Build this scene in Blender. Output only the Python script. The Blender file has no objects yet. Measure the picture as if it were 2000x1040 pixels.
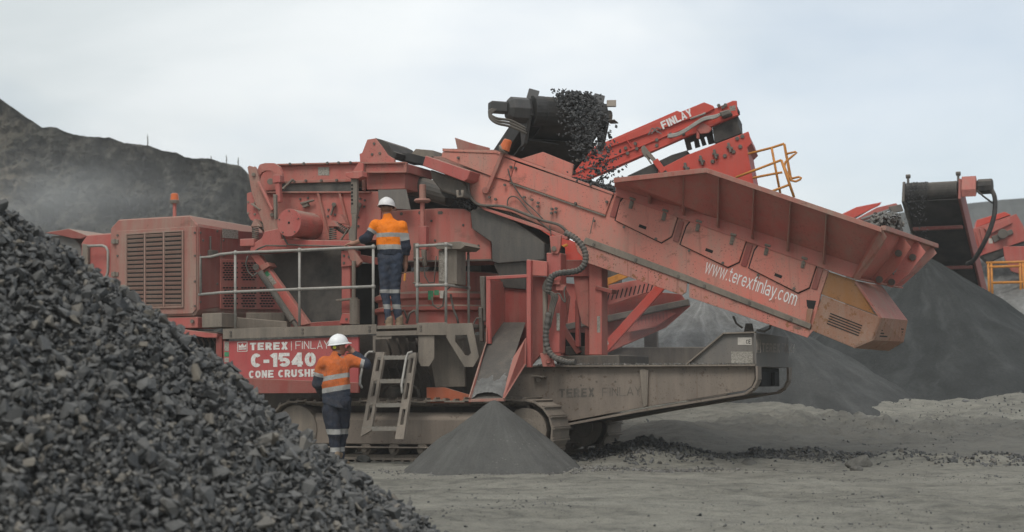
import bpy, bmesh, math, random
import numpy as np
from mathutils import Vector, Matrix, noise

random.seed(7)
rng = np.random.default_rng(11)
SC = bpy.context.scene
COL = SC.collection
R = math.radians

# ------------------------------------------------------------------ camera
F, HZ, CAMH = 2800.0, 745.0, 1.14          # focal length in photo pixels, horizon row, lens height
PITCH = math.atan((HZ - 520.0) / F)
CAM = Vector((0, 0, CAMH))
cd = bpy.data.cameras.new('camera')
cam = bpy.data.objects.new('camera', cd)
COL.objects.link(cam)
cam.location = CAM
cam.rotation_euler = (R(90) + PITCH, 0, 0)
cd.sensor_width = 36
cd.lens = 36 * F / 2000
cd.clip_start, cd.clip_end = 0.2, 3000
cd.dof.use_dof = True
cd.dof.focus_distance = 19.5
cd.dof.aperture_fstop = 2.0
SC.camera = cam

# ------------------------------------------------------------------ sky and sun
SUN_EL, SUN_AZ = R(52), R(200)             # high, from behind the camera and a little to the left
world = bpy.data.worlds.new('World')
SC.world = world
world.use_nodes = True
wn, wl = world.node_tree.nodes, world.node_tree.links
wn.clear()
w_out = wn.new('ShaderNodeOutputWorld')
w_bg = wn.new('ShaderNodeBackground')
w_bg.inputs['Strength'].default_value = 0.11
w_sky = wn.new('ShaderNodeTexSky')
w_sky.sky_type = 'NISHITA'
w_sky.sun_disc = False
w_sky.sun_elevation = SUN_EL
w_sky.sun_rotation = R(200)
w_sky.dust_density = 1.2
w_sky.ozone_density = 0.4
w_tc = wn.new('ShaderNodeTexCoord')
w_map = wn.new('ShaderNodeMapping')
w_map.inputs['Scale'].default_value = (1.0, 1.0, 2.6)
w_map.inputs['Location'].default_value = (0.35, 0.2, 0.1)
w_no = wn.new('ShaderNodeTexNoise')
w_no.inputs['Scale'].default_value = 2.2
w_no.inputs['Detail'].default_value = 5
w_no.inputs['Roughness'].default_value = 0.5
w_cr = wn.new('ShaderNodeValToRGB')        # cloud cover
w_cr.color_ramp.elements[0].position = 0.30
w_cr.color_ramp.elements[0].color = (0.55, 0.55, 0.55, 1)
w_cr.color_ramp.elements[1].position = 0.50
w_cr.color_ramp.elements[1].color = (0.97, 0.97, 0.97, 1)
w_no2 = wn.new('ShaderNodeTexNoise')
w_no2.inputs['Scale'].default_value = 3.4
w_no2.inputs['Detail'].default_value = 6
w_no2.inputs['Distortion'].default_value = 0.6
w_cc = wn.new('ShaderNodeValToRGB')        # cloud tone
w_cc.color_ramp.elements[0].position = 0.32
w_cc.color_ramp.elements[0].color = (6.7, 7.2, 7.4, 1)
w_cc.color_ramp.elements[1].position = 0.62
w_cc.color_ramp.elements[1].color = (7.9, 8.2, 8.3, 1)
w_mix = wn.new('ShaderNodeMixRGB')
w_sep = wn.new('ShaderNodeSeparateXYZ')
wl.new(w_tc.outputs['Generated'], w_map.inputs['Vector'])
wl.new(w_map.outputs['Vector'], w_no.inputs['Vector'])
wl.new(w_map.outputs['Vector'], w_no2.inputs['Vector'])
wl.new(w_no.outputs['Fac'], w_cr.inputs['Fac'])
wl.new(w_no2.outputs['Fac'], w_cc.inputs['Fac'])
# thinner cover towards the clear side of the sky (east of the view)
w_rng = wn.new('ShaderNodeMapRange')
w_rng.inputs['From Min'].default_value = 0.08
w_rng.inputs['From Max'].default_value = 0.40
w_rng.inputs['To Min'].default_value = 1.0
w_rng.inputs['To Max'].default_value = 0.60
w_mul = wn.new('ShaderNodeMath'); w_mul.operation = 'MULTIPLY'
wl.new(w_tc.outputs['Generated'], w_sep.inputs['Vector'])
wl.new(w_sep.outputs['X'], w_rng.inputs['Value'])
wl.new(w_cr.outputs['Color'], w_mul.inputs[0])
wl.new(w_rng.outputs['Result'], w_mul.inputs[1])
wl.new(w_mul.outputs['Value'], w_mix.inputs['Fac'])
wl.new(w_sky.outputs['Color'], w_mix.inputs['Color1'])
# a bank of greyer cloud over the western half
w_r2 = wn.new('ShaderNodeMapRange')
w_r2.inputs['From Min'].default_value = -0.04
w_r2.inputs['From Max'].default_value = -0.42
w_g2 = wn.new('ShaderNodeMixRGB')
w_g2.inputs['Color2'].default_value = (4.5, 4.95, 5.05, 1)
w_m2 = wn.new('ShaderNodeMath'); w_m2.operation = 'MULTIPLY_ADD'
wl.new(w_sep.outputs['X'], w_r2.inputs['Value'])
wl.new(w_no2.outputs['Fac'], w_m2.inputs[0])
w_m2.inputs[1].default_value = -1.6
w_m2.inputs[2].default_value = 1.55
w_m3 = wn.new('ShaderNodeMath'); w_m3.operation = 'MULTIPLY'; w_m3.use_clamp = True
wl.new(w_r2.outputs['Result'], w_m3.inputs[0]); wl.new(w_m2.outputs['Value'], w_m3.inputs[1])
wl.new(w_m3.outputs['Value'], w_g2.inputs['Fac'])
wl.new(w_cc.outputs['Color'], w_g2.inputs['Color1'])
wl.new(w_g2.outputs['Color'], w_mix.inputs['Color2'])
wl.new(w_mix.outputs['Color'], w_bg.inputs['Color'])
wl.new(w_bg.outputs['Background'], w_out.inputs['Surface'])

sd = bpy.data.lights.new('sun', 'SUN')
sd.energy = 1.5
sd.angle = R(25)
sd.color = (1.0, 0.965, 0.91)
sun = bpy.data.objects.new('sun', sd)
COL.objects.link(sun)
sun_dir = Vector((math.sin(SUN_AZ) * math.cos(SUN_EL), math.cos(SUN_AZ) * math.cos(SUN_EL), math.sin(SUN_EL)))
sun.rotation_euler = sun_dir.to_track_quat('Z', 'Y').to_euler()
sun.location = (0, 0, 60)

vs = SC.view_settings
vs.view_transform = 'Standard'
vs.look = 'None'
vs.gamma = 1
vs.use_curve_mapping = False
vs.exposure = 0.25
SC.render.engine = 'CYCLES'
cy = SC.cycles
cy.use_denoising = True
cy.max_bounces = 6
cy.diffuse_bounces = 3
cy.glossy_bounces = 2
cy.volume_bounces = 1
cy.use_adaptive_sampling = True
cy.adaptive_threshold = 0.02

# ------------------------------------------------------------------ projection frames
def ray(px, py):
    x, y, z = (px - 1000.0) / F, 1.0, -(py - 520.0) / F
    c, s = math.cos(PITCH), math.sin(PITCH)
    return Vector((x, y * c - z * s, y * s + z * c))

def at(px, py, depth):
    """world point seen at a photo pixel at a given distance along the view (world Y)"""
    d = ray(px, py)
    return CAM + d * (depth / d.y)

def on_z(px, py, z=0.0):
    d = ray(px, py)
    return CAM + d * ((z - CAMH) / d.z)

class Frame:
    """a real upright frame (u along, v across and away, w up) standing in the world"""
    def __init__(s, o, yaw, tilt=0.0):
        a, t = R(yaw), R(tilt)
        s.o = Vector(o)
        s.u = Vector((math.cos(a) * math.cos(t), -math.sin(a) * math.cos(t), math.sin(t)))
        s.v = Vector((math.sin(a), math.cos(a), 0))
        s.w = s.u.cross(s.v)
        m = Matrix((s.u, s.v, s.w)).transposed().to_4x4()
        m.translation = s.o
        s.m = m
        s.mi = m.inverted()
    def P(s, px, py, y=0.0):
        d = ray(px, py)
        t = (y - (CAM - s.o).dot(s.v)) / d.dot(s.v)
        return s.mi @ (CAM + d * t)
    def L(s, world):
        return s.mi @ Vector(world)

# ------------------------------------------------------------------ mesh building
# pieces too small to pick apart stay one part; the rest of these are split into single parts
TINY = {'bolts', 'vent_slots', 'bar_holes', 'clamp_bolts', 'guard_slots'}
SPLIT = {k: k for k in ('lagging_band', 'inner_plate', 'cable', 'flange', 'stiffener', 'conveyor_rib', 'spring_cap', 'yellow_beam', 'yellow_tube', 'clamp_lever', 'ram', 'trestle',
                        'rear_post', 'box_rim', 'tie_rod', 'side_cover', 'guard_lip', 'deck_sill', 'actuator', 'rail_post', 'undercarriage', 'nose_dark_fill', 'pivot_pin', 'bottom_rail', 'hopper_lip', 'roller', 'gusset_rim', 'jack_guide')}
SPLIT.update({'hydraulic_hoses': 'hydraulic_hose', 'drive_hoses': 'drive_hose', 'cable_loom': 'cable', 'rubber_flaps': 'rubber_flap'})

class MB:
    def __init__(s, fr=None):
        s.fr, s.v, s.f = fr, [], []
    def face(s, pts):
        n = len(s.v)
        s.v += [tuple(p) for p in pts]
        s.f.append(tuple(range(n, n + len(pts))))
        return s
    def prism(s, pts, d):
        n, k = len(s.v), len(pts)
        d = Vector(d)
        s.v += [tuple(p) for p in pts] + [tuple(Vector(p) + d) for p in pts]
        s.f.append(tuple(range(n, n + k)))
        s.f.append(tuple(range(n + 2 * k - 1, n + k - 1, -1)))
        for i in range(k):
            j = (i + 1) % k
            s.f.append((n + i, n + k + i, n + k + j, n + j))
        return s
    def pp(s, poly, y, t):
        """polygon given in photo pixels, standing in the plane y, t metres thick"""
        return s.prism([s.fr.P(a, b, y) for a, b in poly], (0, t, 0))
    def rc(s, x0, y0, x1, y1, y, t):
        return s.pp([(x0, y0), (x1, y0), (x1, y1), (x0, y1)], y, t)
    def strip(s, a, b, wa, wb, y, t):
        dx, dy = b[0] - a[0], b[1] - a[1]
        l = math.hypot(dx, dy)
        nx, ny = -dy / l, dx / l
        return s.pp([(a[0] + nx * wa / 2, a[1] + ny * wa / 2), (b[0] + nx * wb / 2, b[1] + ny * wb / 2),
                     (b[0] - nx * wb / 2, b[1] - ny * wb / 2), (a[0] - nx * wa / 2, a[1] - ny * wa / 2)], y, t)
    def ring(s, a_pts, b_pts):
        """closed skin between two loops with caps"""
        n, k = len(s.v), len(a_pts)
        s.v += [tuple(p) for p in a_pts] + [tuple(p) for p in b_pts]
        s.f.append(tuple(range(n, n + k)))
        s.f.append(tuple(range(n + 2 * k - 1, n + k - 1, -1)))
        for i in range(k):
            j = (i + 1) % k
            s.f.append((n + i, n + k + i, n + k + j, n + j))
        return s
    def plate(s, pts, t):
        """flat or slightly bent polygon thickened along its own normal"""
        pts = [Vector(p) for p in pts]
        nrm = Vector((0, 0, 0))
        for i in range(len(pts)):
            a, b = pts[i], pts[(i + 1) % len(pts)]
            nrm += a.cross(b)
        nrm.normalize()
        return s.prism(pts, nrm * t)
    def box(s, a, b):
        x0, y0, z0 = a
        x1, y1, z1 = b
        return s.prism([(x0, y0, z0), (x1, y0, z0), (x1, y0, z1), (x0, y0, z1)], (0, y1 - y0, 0))
    def beam(s, a, b, w, h, up=(0, 0, 1)):
        a, b = Vector(a), Vector(b)
        d = (b - a).normalized()
        side = d.cross(Vector(up))
        if side.length < 1e-4:
            side = d.cross(Vector((0, 1, 0)))
        side.normalize()
        top = side.cross(d)
        q = [side * (w / 2) * i + top * (h / 2) * j for i, j in ((-1, -1), (1, -1), (1, 1), (-1, 1))]
        return s.ring([a + x for x in q], [b + x for x in q])
    def tube(s, pts, r, n=8, cap=True):
        pts = [Vector(p) for p in pts]
        rs = r if isinstance(r, (list, tuple)) else [r] * len(pts)
        base = len(s.v)
        t0 = (pts[1] - pts[0]).normalized()
        ref = Vector((0, 0, 1)) if abs(t0.z) < 0.9 else Vector((1, 0, 0))
        nrm = t0.cross(ref).normalized()
        for i, p in enumerate(pts):
            if i == 0: t = pts[1] - pts[0]
            elif i == len(pts) - 1: t = pts[-1] - pts[-2]
            else: t = (pts[i + 1] - p).normalized() + (p - pts[i - 1]).normalized()
            if t.length < 1e-9: t = t0
            t.normalize()
            nrm = (nrm - t * nrm.dot(t))
            nrm = nrm.normalized() if nrm.length > 1e-6 else t.orthogonal().normalized()
            bn = t.cross(nrm)
            for k in range(n):
                a = 2 * math.pi * k / n
                s.v.append(tuple(p + (nrm * math.cos(a) + bn * math.sin(a)) * rs[i]))
        for i in range(len(pts) - 1):
            for k in range(n):
                k2 = (k + 1) % n
                s.f.append((base + i * n + k, base + i * n + k2, base + (i + 1) * n + k2, base + (i + 1) * n + k))
        if cap:
            s.f.append(tuple(range(base + n - 1, base - 1, -1)))
            m = base + (len(pts) - 1) * n
            s.f.append(tuple(range(m, m + n)))
        return s
    def cyl(s, a, b, r, n=16, r2=None):
        return s.tube([a, b], [r, r if r2 is None else r2], n)
    def ball(s, c, r, n=8):
        c = Vector(c)
        pts, rs = [], []
        for i in range(7):
            a = -math.pi / 2 + math.pi * i / 6
            pts.append(c + Vector((0, 0, r * math.sin(a))))
            rs.append(max(1e-4, r * math.cos(a)))
        return s.tube(pts, rs, n)
    def bolts(s, pix, y, r=0.017, h=0.014):
        for a, b in pix:
            p = s.fr.P(a, b, y)
            s.cyl(p, p + Vector((0, -h, 0)), r, 6)
        return s
    def mesh(s, name, smooth=False):
        me = bpy.data.meshes.new(name)
        me.from_pydata(s.v, [], s.f)
        bm = bmesh.new()
        bm.from_mesh(me)
        bmesh.ops.recalc_face_normals(bm, faces=bm.faces)
        bm.to_mesh(me)
        bm.free()
        if smooth is True:
            me.polygons.foreach_set('use_smooth', [True] * len(me.polygons))
        return me
    def islands(s):
        up = list(range(len(s.v)))
        def find(a):
            while up[a] != a:
                up[a] = up[up[a]]; a = up[a]
            return a
        for f in s.f:
            a = find(f[0])
            for b in f[1:]: up[find(b)] = a
        out = {}
        for f in s.f: out.setdefault(find(f[0]), []).append(f)
        res = []
        for fs in out.values():
            ids = sorted({i for f in fs for i in f}); mp = {i: k for k, i in enumerate(ids)}
            m = MB(s.fr); m.v = [s.v[i] for i in ids]; m.f = [tuple(mp[i] for i in f) for f in fs]
            res.append(m)
        return res
    def build(s, name, mat, parent=None, bevel=0.0, smooth=False):
        if name in SPLIT:
            pieces = s.islands()
            if len(pieces) > 1:
                obs = [m.build(SPLIT[name] + '', mat, parent, bevel, smooth) if SPLIT[name] != name else m._build(name, mat, parent, bevel, smooth) for m in pieces]
                return obs[0]
            name = SPLIT[name]
        return s._build(name, mat, parent, bevel, smooth)
    def _build(s, name, mat, parent=None, bevel=0.0, smooth=False):
        me = s.mesh(name, smooth)
        me.materials.append(mat)
        o = bpy.data.objects.new(name, me)
        COL.objects.link(o)
        if name in TINY: o['kind'] = 'stuff'
        if parent is not None:
            o.parent = parent
        if bevel:
            m = o.modifiers.new('bevel', 'BEVEL')
            m.width = bevel
            m.segments = 1
            m.limit_method = 'ANGLE'
            m.angle_limit = R(40)
        return o

def tag(o, label=None, cat=None, group=None, kind=None):
    if label: o['label'] = label
    if cat: o['category'] = cat
    if group: o['group'] = group
    if kind: o['kind'] = kind
    return o

def root(name, fr, label, cat, group=None):
    o = bpy.data.objects.new(name, None)
    COL.objects.link(o)
    o.matrix_world = fr.m if isinstance(fr, Frame) else Matrix.Translation(Vector(fr))
    o.empty_display_size = 0.2
    return tag(o, label, cat, group)

def instance(name, me, mat4, parent=None):
    o = bpy.data.objects.new(name, me)
    COL.objects.link(o)
    o.parent = parent
    o.matrix_local = mat4
    return o

# ------------------------------------------------------------------ sans lettering built from strokes
def arc(cx, cy, rx, ry, a0, a1, n=8):
    return [(cx + rx * math.cos(R(a0 + (a1 - a0) * k / n)), cy + ry * math.sin(R(a0 + (a1 - a0) * k / n))) for k in range(n + 1)]
# glyph: (width, strokes) on a unit cap height; centre lines run inside the edges by half the weight
def glyph(ch, w, h):
    """w = stroke weight; returns advance width and centre lines"""
    e = h
    W = {'I': w, 'l': w, '.': w, '-': .34, '|': w, '1': .36, 'i': w, 'f': .34, 't': .34, 'r': .36, 'm': .80, 'w': .74, ' ': .3}.get(ch, .62 if ch.isupper() or ch.isdigit() else .52)
    x0, x1, y0, y1 = e, W - e, e, 1 - e
    xm, ym, xh = W / 2, .5, .72 - e
    S = {
        'T': [[(0, y1), (W, y1)], [(xm, 0), (xm, 1)]],
        'E': [[(x0, 0), (x0, 1)], [(0, y1), (W, y1)], [(0, ym), (W * .9, ym)], [(0, y0), (W, y0)]],
        'F': [[(x0, 0), (x0, 1)], [(0, y1), (W, y1)], [(0, ym), (W * .88, ym)]],
        'R': [[(x0, 0), (x0, 1)], [(x0, y1), (W * .55, y1)] + arc(W * .55, (y1 + ym - .03) / 2, x1 - W * .55, (y1 - ym + .03) / 2, 90, -90) + [(x0, ym - .03)], [(W * .5, ym - .03), (x1 + e * .2, 0)]],
        'X': [[(e * .9, 0), (W - e * .9, 1)], [(e * .9, 1), (W - e * .9, 0)]],
        'I': [[(xm, 0), (xm, 1)]], 'l': [[(xm, 0), (xm, 1)]],
        'N': [[(x0, 0), (x0, 1)], [(x0, 1 - e * .3), (x1, e * .3)], [(x1, 0), (x1, 1)]],
        'L': [[(x0, 0), (x0, 1)], [(0, y0), (W, y0)]],
        'A': [[(e * .8, 0), (xm, 1 - e * .3), (W - e * .8, 0)], [(W * .22, .30), (W * .78, .30)]],
        'Y': [[(e * .8, 1), (xm, .45), (W - e * .8, 1)], [(xm, 0), (xm, .5)]],
        'C': [arc(xm, ym, xm - e, ym - e, 42, 318, 14)],
        'O': [arc(xm, ym, xm - e, ym - e, 90, 450, 18)], '0': [arc(xm, ym, xm - e, ym - e, 90, 450, 18)],
        'U': [[(x0, 1), (x0, .33)] + arc(xm, .33, xm - e, .33 - e, 180, 360) + [(x1, 1)]],
        'S': [arc(xm, .745, xm - e, .255 - e, 25, 270, 9) + arc(xm, .245 + e * 0, xm - e, .255 - e + .0, 90, -155, 9)],
        'H': [[(x0, 0), (x0, 1)], [(x1, 0), (x1, 1)], [(x0, ym), (x1, ym)]],
        '-': [[(0, .42), (W, .42)]], '|': [[(xm, -.05), (xm, 1.05)]],
        '1': [[(W - e, 0), (W - e, 1)], [(0, .74), (W - e * 1.2, .98 - e * .6)]],
        '5': [[(W * .95, y1), (W * .16, y1), (W * .10, .52)] , [(W * .10, .53)] + arc(xm * .92, .33, xm * 1.06 - e, .33 - e, 125, -150, 11)],
        '4': [[(W * .70, 0), (W * .70, 1)], [(W * .68, 1 - e * .7), (e * .5, .27)], [(0, .25), (W, .25)]],
        '3': [arc(xm * .9, .735, xm * .95 - e, .265 - e, 140, -90, 8), arc(xm * .95, .27, xm * 1.02 - e, .27 - e * .2 - e * .8, 90, -140, 8)],
        '9': [arc(xm, .66, xm - e, .34 - e, 0, 360, 14), [(x1, .66)] + arc(xm, .36, xm - e, .36 - e, 0, -130, 6)],
        'w': [[(e * .8, .72), (W * .27, e * .3), (W * .5, .70), (W * .73, e * .3), (W - e * .8, .72)]],
        '.': [[(xm, 0), (xm, w * 1.15)]],
        't': [[(W * .42, .92), (W * .42, .2)] + arc(W * .42 + .14, .2, .14, .2 - e, 180, 270, 4) + [(W, y0)], [(0, xh), (W * .95, xh)]],
        'e': [[(x0, .37), (x1, .37)] + arc(xm, .36, xm - e, .36 - e, 0, 320, 12)],
        'r': [[(x0, 0), (x0, .72)], [(x0, .45)] + arc(W * .92, .40, W * .92 - e, .32 - e, 160, 88, 5)],
        'x': [[(e * .9, 0), (W - e * .9, .72)], [(e * .9, .72), (W - e * .9, 0)]],
        'f': [[(W * .4, 0), (W * .4, .8)] + arc(W * .4 + .14, .80, .14, .2 - e, 180, 90, 4), [(0, xh), (W * .95, xh)]],
        'i': [[(xm, 0), (xm, .72)], [(xm, .88), (xm, 1)]],
        'n': [[(x0, 0), (x0, .72)], [(x0, .42)] + arc(xm, .42, xm - e, .30 - e, 180, 0, 8) + [(x1, 0)]],
        'm': [[(x0, 0), (x0, .72)], [(x0, .46)] + arc((x0 + xm) / 2, .46, (xm - x0) / 2, .26 - e, 180, 0, 6) + [(xm, 0)], [(xm, .46)] + arc((x1 + xm) / 2, .46, (x1 - xm) / 2, .26 - e, 180, 0, 6) + [(x1, 0)]],
        'a': [arc(xm, .215, xm - e, .215 - e * .8, 30, 330, 10), [(W * .12, .56)] + arc(xm, .5, xm - e, .22 - e, 150, 0, 6) + [(x1, 0)]],
        'y': [[(e * .8, .72), (W * .52, .04)], [(W - e * .8, .72), (W * .46, -.12), (W * .12, -.22)]],
        'c': [arc(xm, .36, xm - e, .36 - e, 45, 315, 10)],
        'o': [arc(xm, .36, xm - e, .36 - e, 90, 450, 14)],
        ' ': [],
    }[ch]
    return W, S

def text_part(txt, A, B, C, mat, parent, name='lettering', weight=.16, gap=.13, bold=0, squeeze=None, proud=None):
    """letters laid on a surface: A lower left, B lower right, C upper left (local points)"""
    A, B, C = Vector(A), Vector(B), Vector(C)
    chars, x = [], 0.0
    for ch in txt:
        w, strokes = glyph(ch, weight, weight / 2)
        if strokes: chars.append([[(x + a, b) for a, b in st] for st in strokes])
        x += w + gap
    tot = x - gap
    ux, uy = (B - A) / tot, (C - A)
    nrm = ux.cross(uy).normalized()
    if nrm.dot(Vector((0, -1, 0))) + nrm.dot(Vector((1, 0, 0))) < 0: nrm = -nrm
    # keep the stroke weight even in real space
    kx = ux.length / uy.length
    first = None
    for ci, group in enumerate(chars):
        mb = MB()
        for i, st in enumerate(group):
            h = weight / 2
            L_, R_ = [], []
            for k, p in enumerate(st):
                ds = []
                if k > 0: ds.append((p[0] - st[k - 1][0], p[1] - st[k - 1][1]))
                if k < len(st) - 1: ds.append((st[k + 1][0] - p[0], st[k + 1][1] - p[1]))
                ns = []
                for dx, dy in ds:
                    l = math.hypot(dx, dy) or 1
                    ns.append((-dy / l, dx / l))
                nx_, ny_ = sum(a for a, b in ns), sum(b for a, b in ns)
                l = math.hypot(nx_, ny_) or 1
                nx_, ny_ = nx_ / l, ny_ / l
                m = 1.0
                if len(ns) == 2:
                    m = 1 / max(.45, nx_ * ns[0][0] + ny_ * ns[0][1])
                L_.append((p[0] + nx_ * h * m, p[1] + ny_ * h * m))
                R_.append((p[0] - nx_ * h * m, p[1] - ny_ * h * m))
            off = nrm * (.0006 * (i % 5))
            for k in range(len(st) - 1):
                q = [L_[k], L_[k + 1], R_[k + 1], R_[k]]
                mb.face([A + ux * a + uy * b + off for a, b in q])
        o = mb.build('letter', mat, parent)
        first = first or o
    return first
# ------------------------------------------------------------------ materials
class NT:
    def __init__(s, name):
        s.m = bpy.data.materials.new(name)
        s.m.use_nodes = True
        s.n, s.l = s.m.node_tree.nodes, s.m.node_tree.links
        s.b = s.n['Principled BSDF']
        s.tc = s.n.new('ShaderNodeTexCoord')
    def map(s, scale=(1, 1, 1), src='Object', rot=(0, 0, 0)):
        m = s.n.new('ShaderNodeMapping')
        m.inputs['Scale'].default_value = scale
        m.inputs['Rotation'].default_value = rot
        s.l.new(s.tc.outputs[src], m.inputs['Vector'])
        return m.outputs['Vector']
    def noise(s, scale, detail=4, rough=0.55, vec=None):
        t = s.n.new('ShaderNodeTexNoise')
        t.inputs['Scale'].default_value = scale
        t.inputs['Detail'].default_value = detail
        t.inputs['Roughness'].default_value = rough
        s.l.new(vec if vec is not None else s.tc.outputs['Object'], t.inputs['Vector'])
        return t.outputs['Fac']
    def rng(s, v, a, b, c=0.0, d=1.0):
        t = s.n.new('ShaderNodeMapRange')
        for k, x in zip(('From Min', 'From Max', 'To Min', 'To Max'), (a, b, c, d)):
            t.inputs[k].default_value = x
        s.l.new(v, t.inputs['Value'])
        return t.outputs['Result']
    def math(s, op, a, b=None):
        t = s.n.new('ShaderNodeMath')
        t.operation = op
        for i, x in enumerate((a, b)):
            if x is None: continue
            if isinstance(x, (int, float)): t.inputs[i].default_value = x
            else: s.l.new(x, t.inputs[i])
        return t.outputs['Value']
    def mix(s, fac, a, b, mode='MIX'):
        t = s.n.new('ShaderNodeMixRGB')
        t.blend_type = mode
        for k, x in zip(('Fac', 'Color1', 'Color2'), (fac, a, b)):
            if isinstance(x, (int, float)): t.inputs[k].default_value = x
            elif isinstance(x, (tuple, list)): t.inputs[k].default_value = (*x[:3], 1)
            else: s.l.new(x, t.inputs[k])
        return t.outputs['Color']
    def up(s):
        g = s.n.new('ShaderNodeNewGeometry')
        x = s.n.new('ShaderNodeSeparateXYZ')
        s.l.new(g.outputs['Normal'], x.inputs['Vector'])
        return x.outputs['Z']
    def color(s, c): 
        if isinstance(c, (tuple, list)): s.b.inputs['Base Color'].default_value = (*c[:3], 1)
        else: s.l.new(c, s.b.inputs['Base Color'])
    def rough(s, v):
        if isinstance(v, (int, float)): s.b.inputs['Roughness'].default_value = v
        else: s.l.new(v, s.b.inputs['Roughness'])
    def bump(s, h, strength=0.3, dist=0.01):
        t = s.n.new('ShaderNodeBump')
        t.inputs['Strength'].default_value = strength
        t.inputs['Distance'].default_value = dist
        s.l.new(h, t.inputs['Height'])
        s.l.new(t.outputs['Normal'], s.b.inputs['Normal'])

DUST = (0.300, 0.248, 0.198)

def paint(name, col, dust=0.4, speck=0.3, rust=0.0, rough=0.55, topdust=0.85, dustcol=DUST, splash=0.42):
    t = NT(name)
    big = t.rng(t.noise(1.1, 5, 0.6), 0.35, 0.7)
    streak = t.rng(t.noise(1.0, 5, 0.65, t.map((7, 7, 0.9))), 0.42, 0.72)
    fine = t.rng(t.noise(42, 3, 0.7), 0.45, 0.75)
    tone = t.noise(3.0, 3)
    c = t.mix(t.rng(tone, 0.3, 0.7, 0.0, 0.35), col, [x * 0.72 for x in col])
    f = t.math('MULTIPLY', t.math('ADD', big, streak), dust * 0.62)
    f = t.math('ADD', f, t.math('MULTIPLY', fine, speck * 0.5))
    f = t.math('ADD', f, dust * 0.22)
    upf = t.math('MULTIPLY', t.rng(t.up(), 0.35, 0.85), topdust)
    f = t.math('MAXIMUM', f, upf)
    f = t.math('MINIMUM', f, 0.95)
    c = t.mix(f, c, dustcol)
    # mud specks and grimy splashes
    vo = t.n.new('ShaderNodeTexVoronoi'); vo.inputs['Scale'].default_value = 26
    t.l.new(t.tc.outputs['Object'], vo.inputs['Vector'])
    sp = t.math('MULTIPLY', t.rng(vo.outputs['Distance'], .16, .26, 1, 0), t.rng(t.noise(2.4, 4, .6), .46, .60))
    c = t.mix(t.math('MULTIPLY', sp, splash), c, (.060, .046, .036))
    sm = t.rng(t.noise(1.7, 8, .74, t.map((1.0, 1.0, 2.2), 'Object', (0, R(-20), 0))), .60, .68)
    c = t.mix(t.math('MULTIPLY', sm, splash * .9), c, (.105, .075, .055))
    run = t.rng(t.noise(1.0, 6, .7, t.map((13, 13, .55))), .58, .72)
    c = t.mix(t.math('MULTIPLY', run, splash * .8), c, (.120, .072, .050))
    # scratches and chips down to primer / rust
    chip = t.rng(t.noise(9, 8, 0.72), 0.635 - 0.09 * rust, 0.675 - 0.09 * rust)
    c = t.mix(t.math('MULTIPLY', chip, 0.35 + 0.6 * min(1, rust)), c, (0.085, 0.052, 0.034) if rust < 0.6 else (0.20, 0.085, 0.03))
    t.color(c)
    t.rough(t.rng(f, 0, 0.8, rough, 0.9))
    t.bump(t.noise(60, 4, 0.7), 0.25, 0.004)
    t.b.inputs['Specular IOR Level'].default_value = 0.3
    return t.m

def plain(name, col, rough=0.7, var=0.25, scale=20, bump=0.2, metallic=0.0, dust=0.0, spec=0.3):
    t = NT(name)
    n = t.noise(scale, 5, 0.6)
    c = t.mix(t.rng(n, 0.3, 0.7), [x * (1 - var) for x in col], [min(1, x * (1 + var)) for x in col])
    if dust:
        d = t.math('MAXIMUM', t.math('MULTIPLY', t.rng(t.noise(2.2, 5, 0.65), 0.35, 0.7), dust),
                   t.math('MULTIPLY', t.rng(t.up(), 0.4, 0.9), min(0.9, dust * 1.6)))
        c = t.mix(d, c, DUST)
    t.color(c)
    t.rough(rough)
    t.b.inputs['Metallic'].default_value = metallic
    t.b.inputs['Specular IOR Level'].default_value = spec
    if bump: t.bump(t.noise(scale * 3, 4, 0.65), bump, 0.004)
    return t.m

RED = (0.49, 0.100, 0.080)
m_red = paint('faded_red_paint', RED, 0.42, 0.22)
m_red_pink = paint('dusty_red_panel', (0.44, 0.078, 0.068), 0.30, 0.16)
m_engine = paint('dust_filmed_red_panel', (0.34, 0.080, 0.062), 0.70, 0.25)
m_red_dusty = paint('dust_caked_red_paint', (0.38, 0.080, 0.058), 0.62, 0.35, rust=0.3)
m_red_spot = paint('speckled_red_paint', (0.63, 0.165, 0.122), 0.52, 0.42, rust=0.25, splash=0.55)
m_flap = paint('scuffed_red_flap', (0.56, 0.148, 0.112), 0.55, 0.5, rust=0.75, splash=1.0)
m_red_deep = paint('deep_red_paint', (0.26, 0.036, 0.030), 0.30, 0.15)
m_red_sign = paint('sign_red_paint', (0.43, 0.058, 0.062), 0.20, 0.06)
m_bright = paint('fresh_red_paint', (0.54, 0.050, 0.030), 0.14, 0.04, topdust=0.4, rough=0.45, splash=.12)
m_bright_d = paint('weathered_bright_red', (0.42, 0.05, 0.038), 0.40, 0.1, topdust=0.6)
m_steel = paint('dust_covered_steel', (0.115, 0.100, 0.082), 0.55, 0.3, topdust=0.8)
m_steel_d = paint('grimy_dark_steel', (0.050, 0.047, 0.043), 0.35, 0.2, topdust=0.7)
m_chassis = paint('chassis_grey_paint', (0.150, 0.122, 0.100), 0.45, 0.25, rust=0.5, splash=.5)
m_grey = paint('grey_panel_paint', (0.105, 0.105, 0.102), 0.30, 0.1)
m_galv = plain('galvanised_pipe', (0.30, 0.29, 0.265), 0.55, 0.2, 14, 0.15, 0.2, 0.35)
m_rubber = plain('black_rubber', (0.020, 0.020, 0.020), 0.75, 0.3, 12, 0.3, 0, 0.22)
m_belt = plain('worn_conveyor_belt', (0.030, 0.030, 0.030), 0.8, 0.35, 3, 0.2, 0, 0.12)
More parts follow.
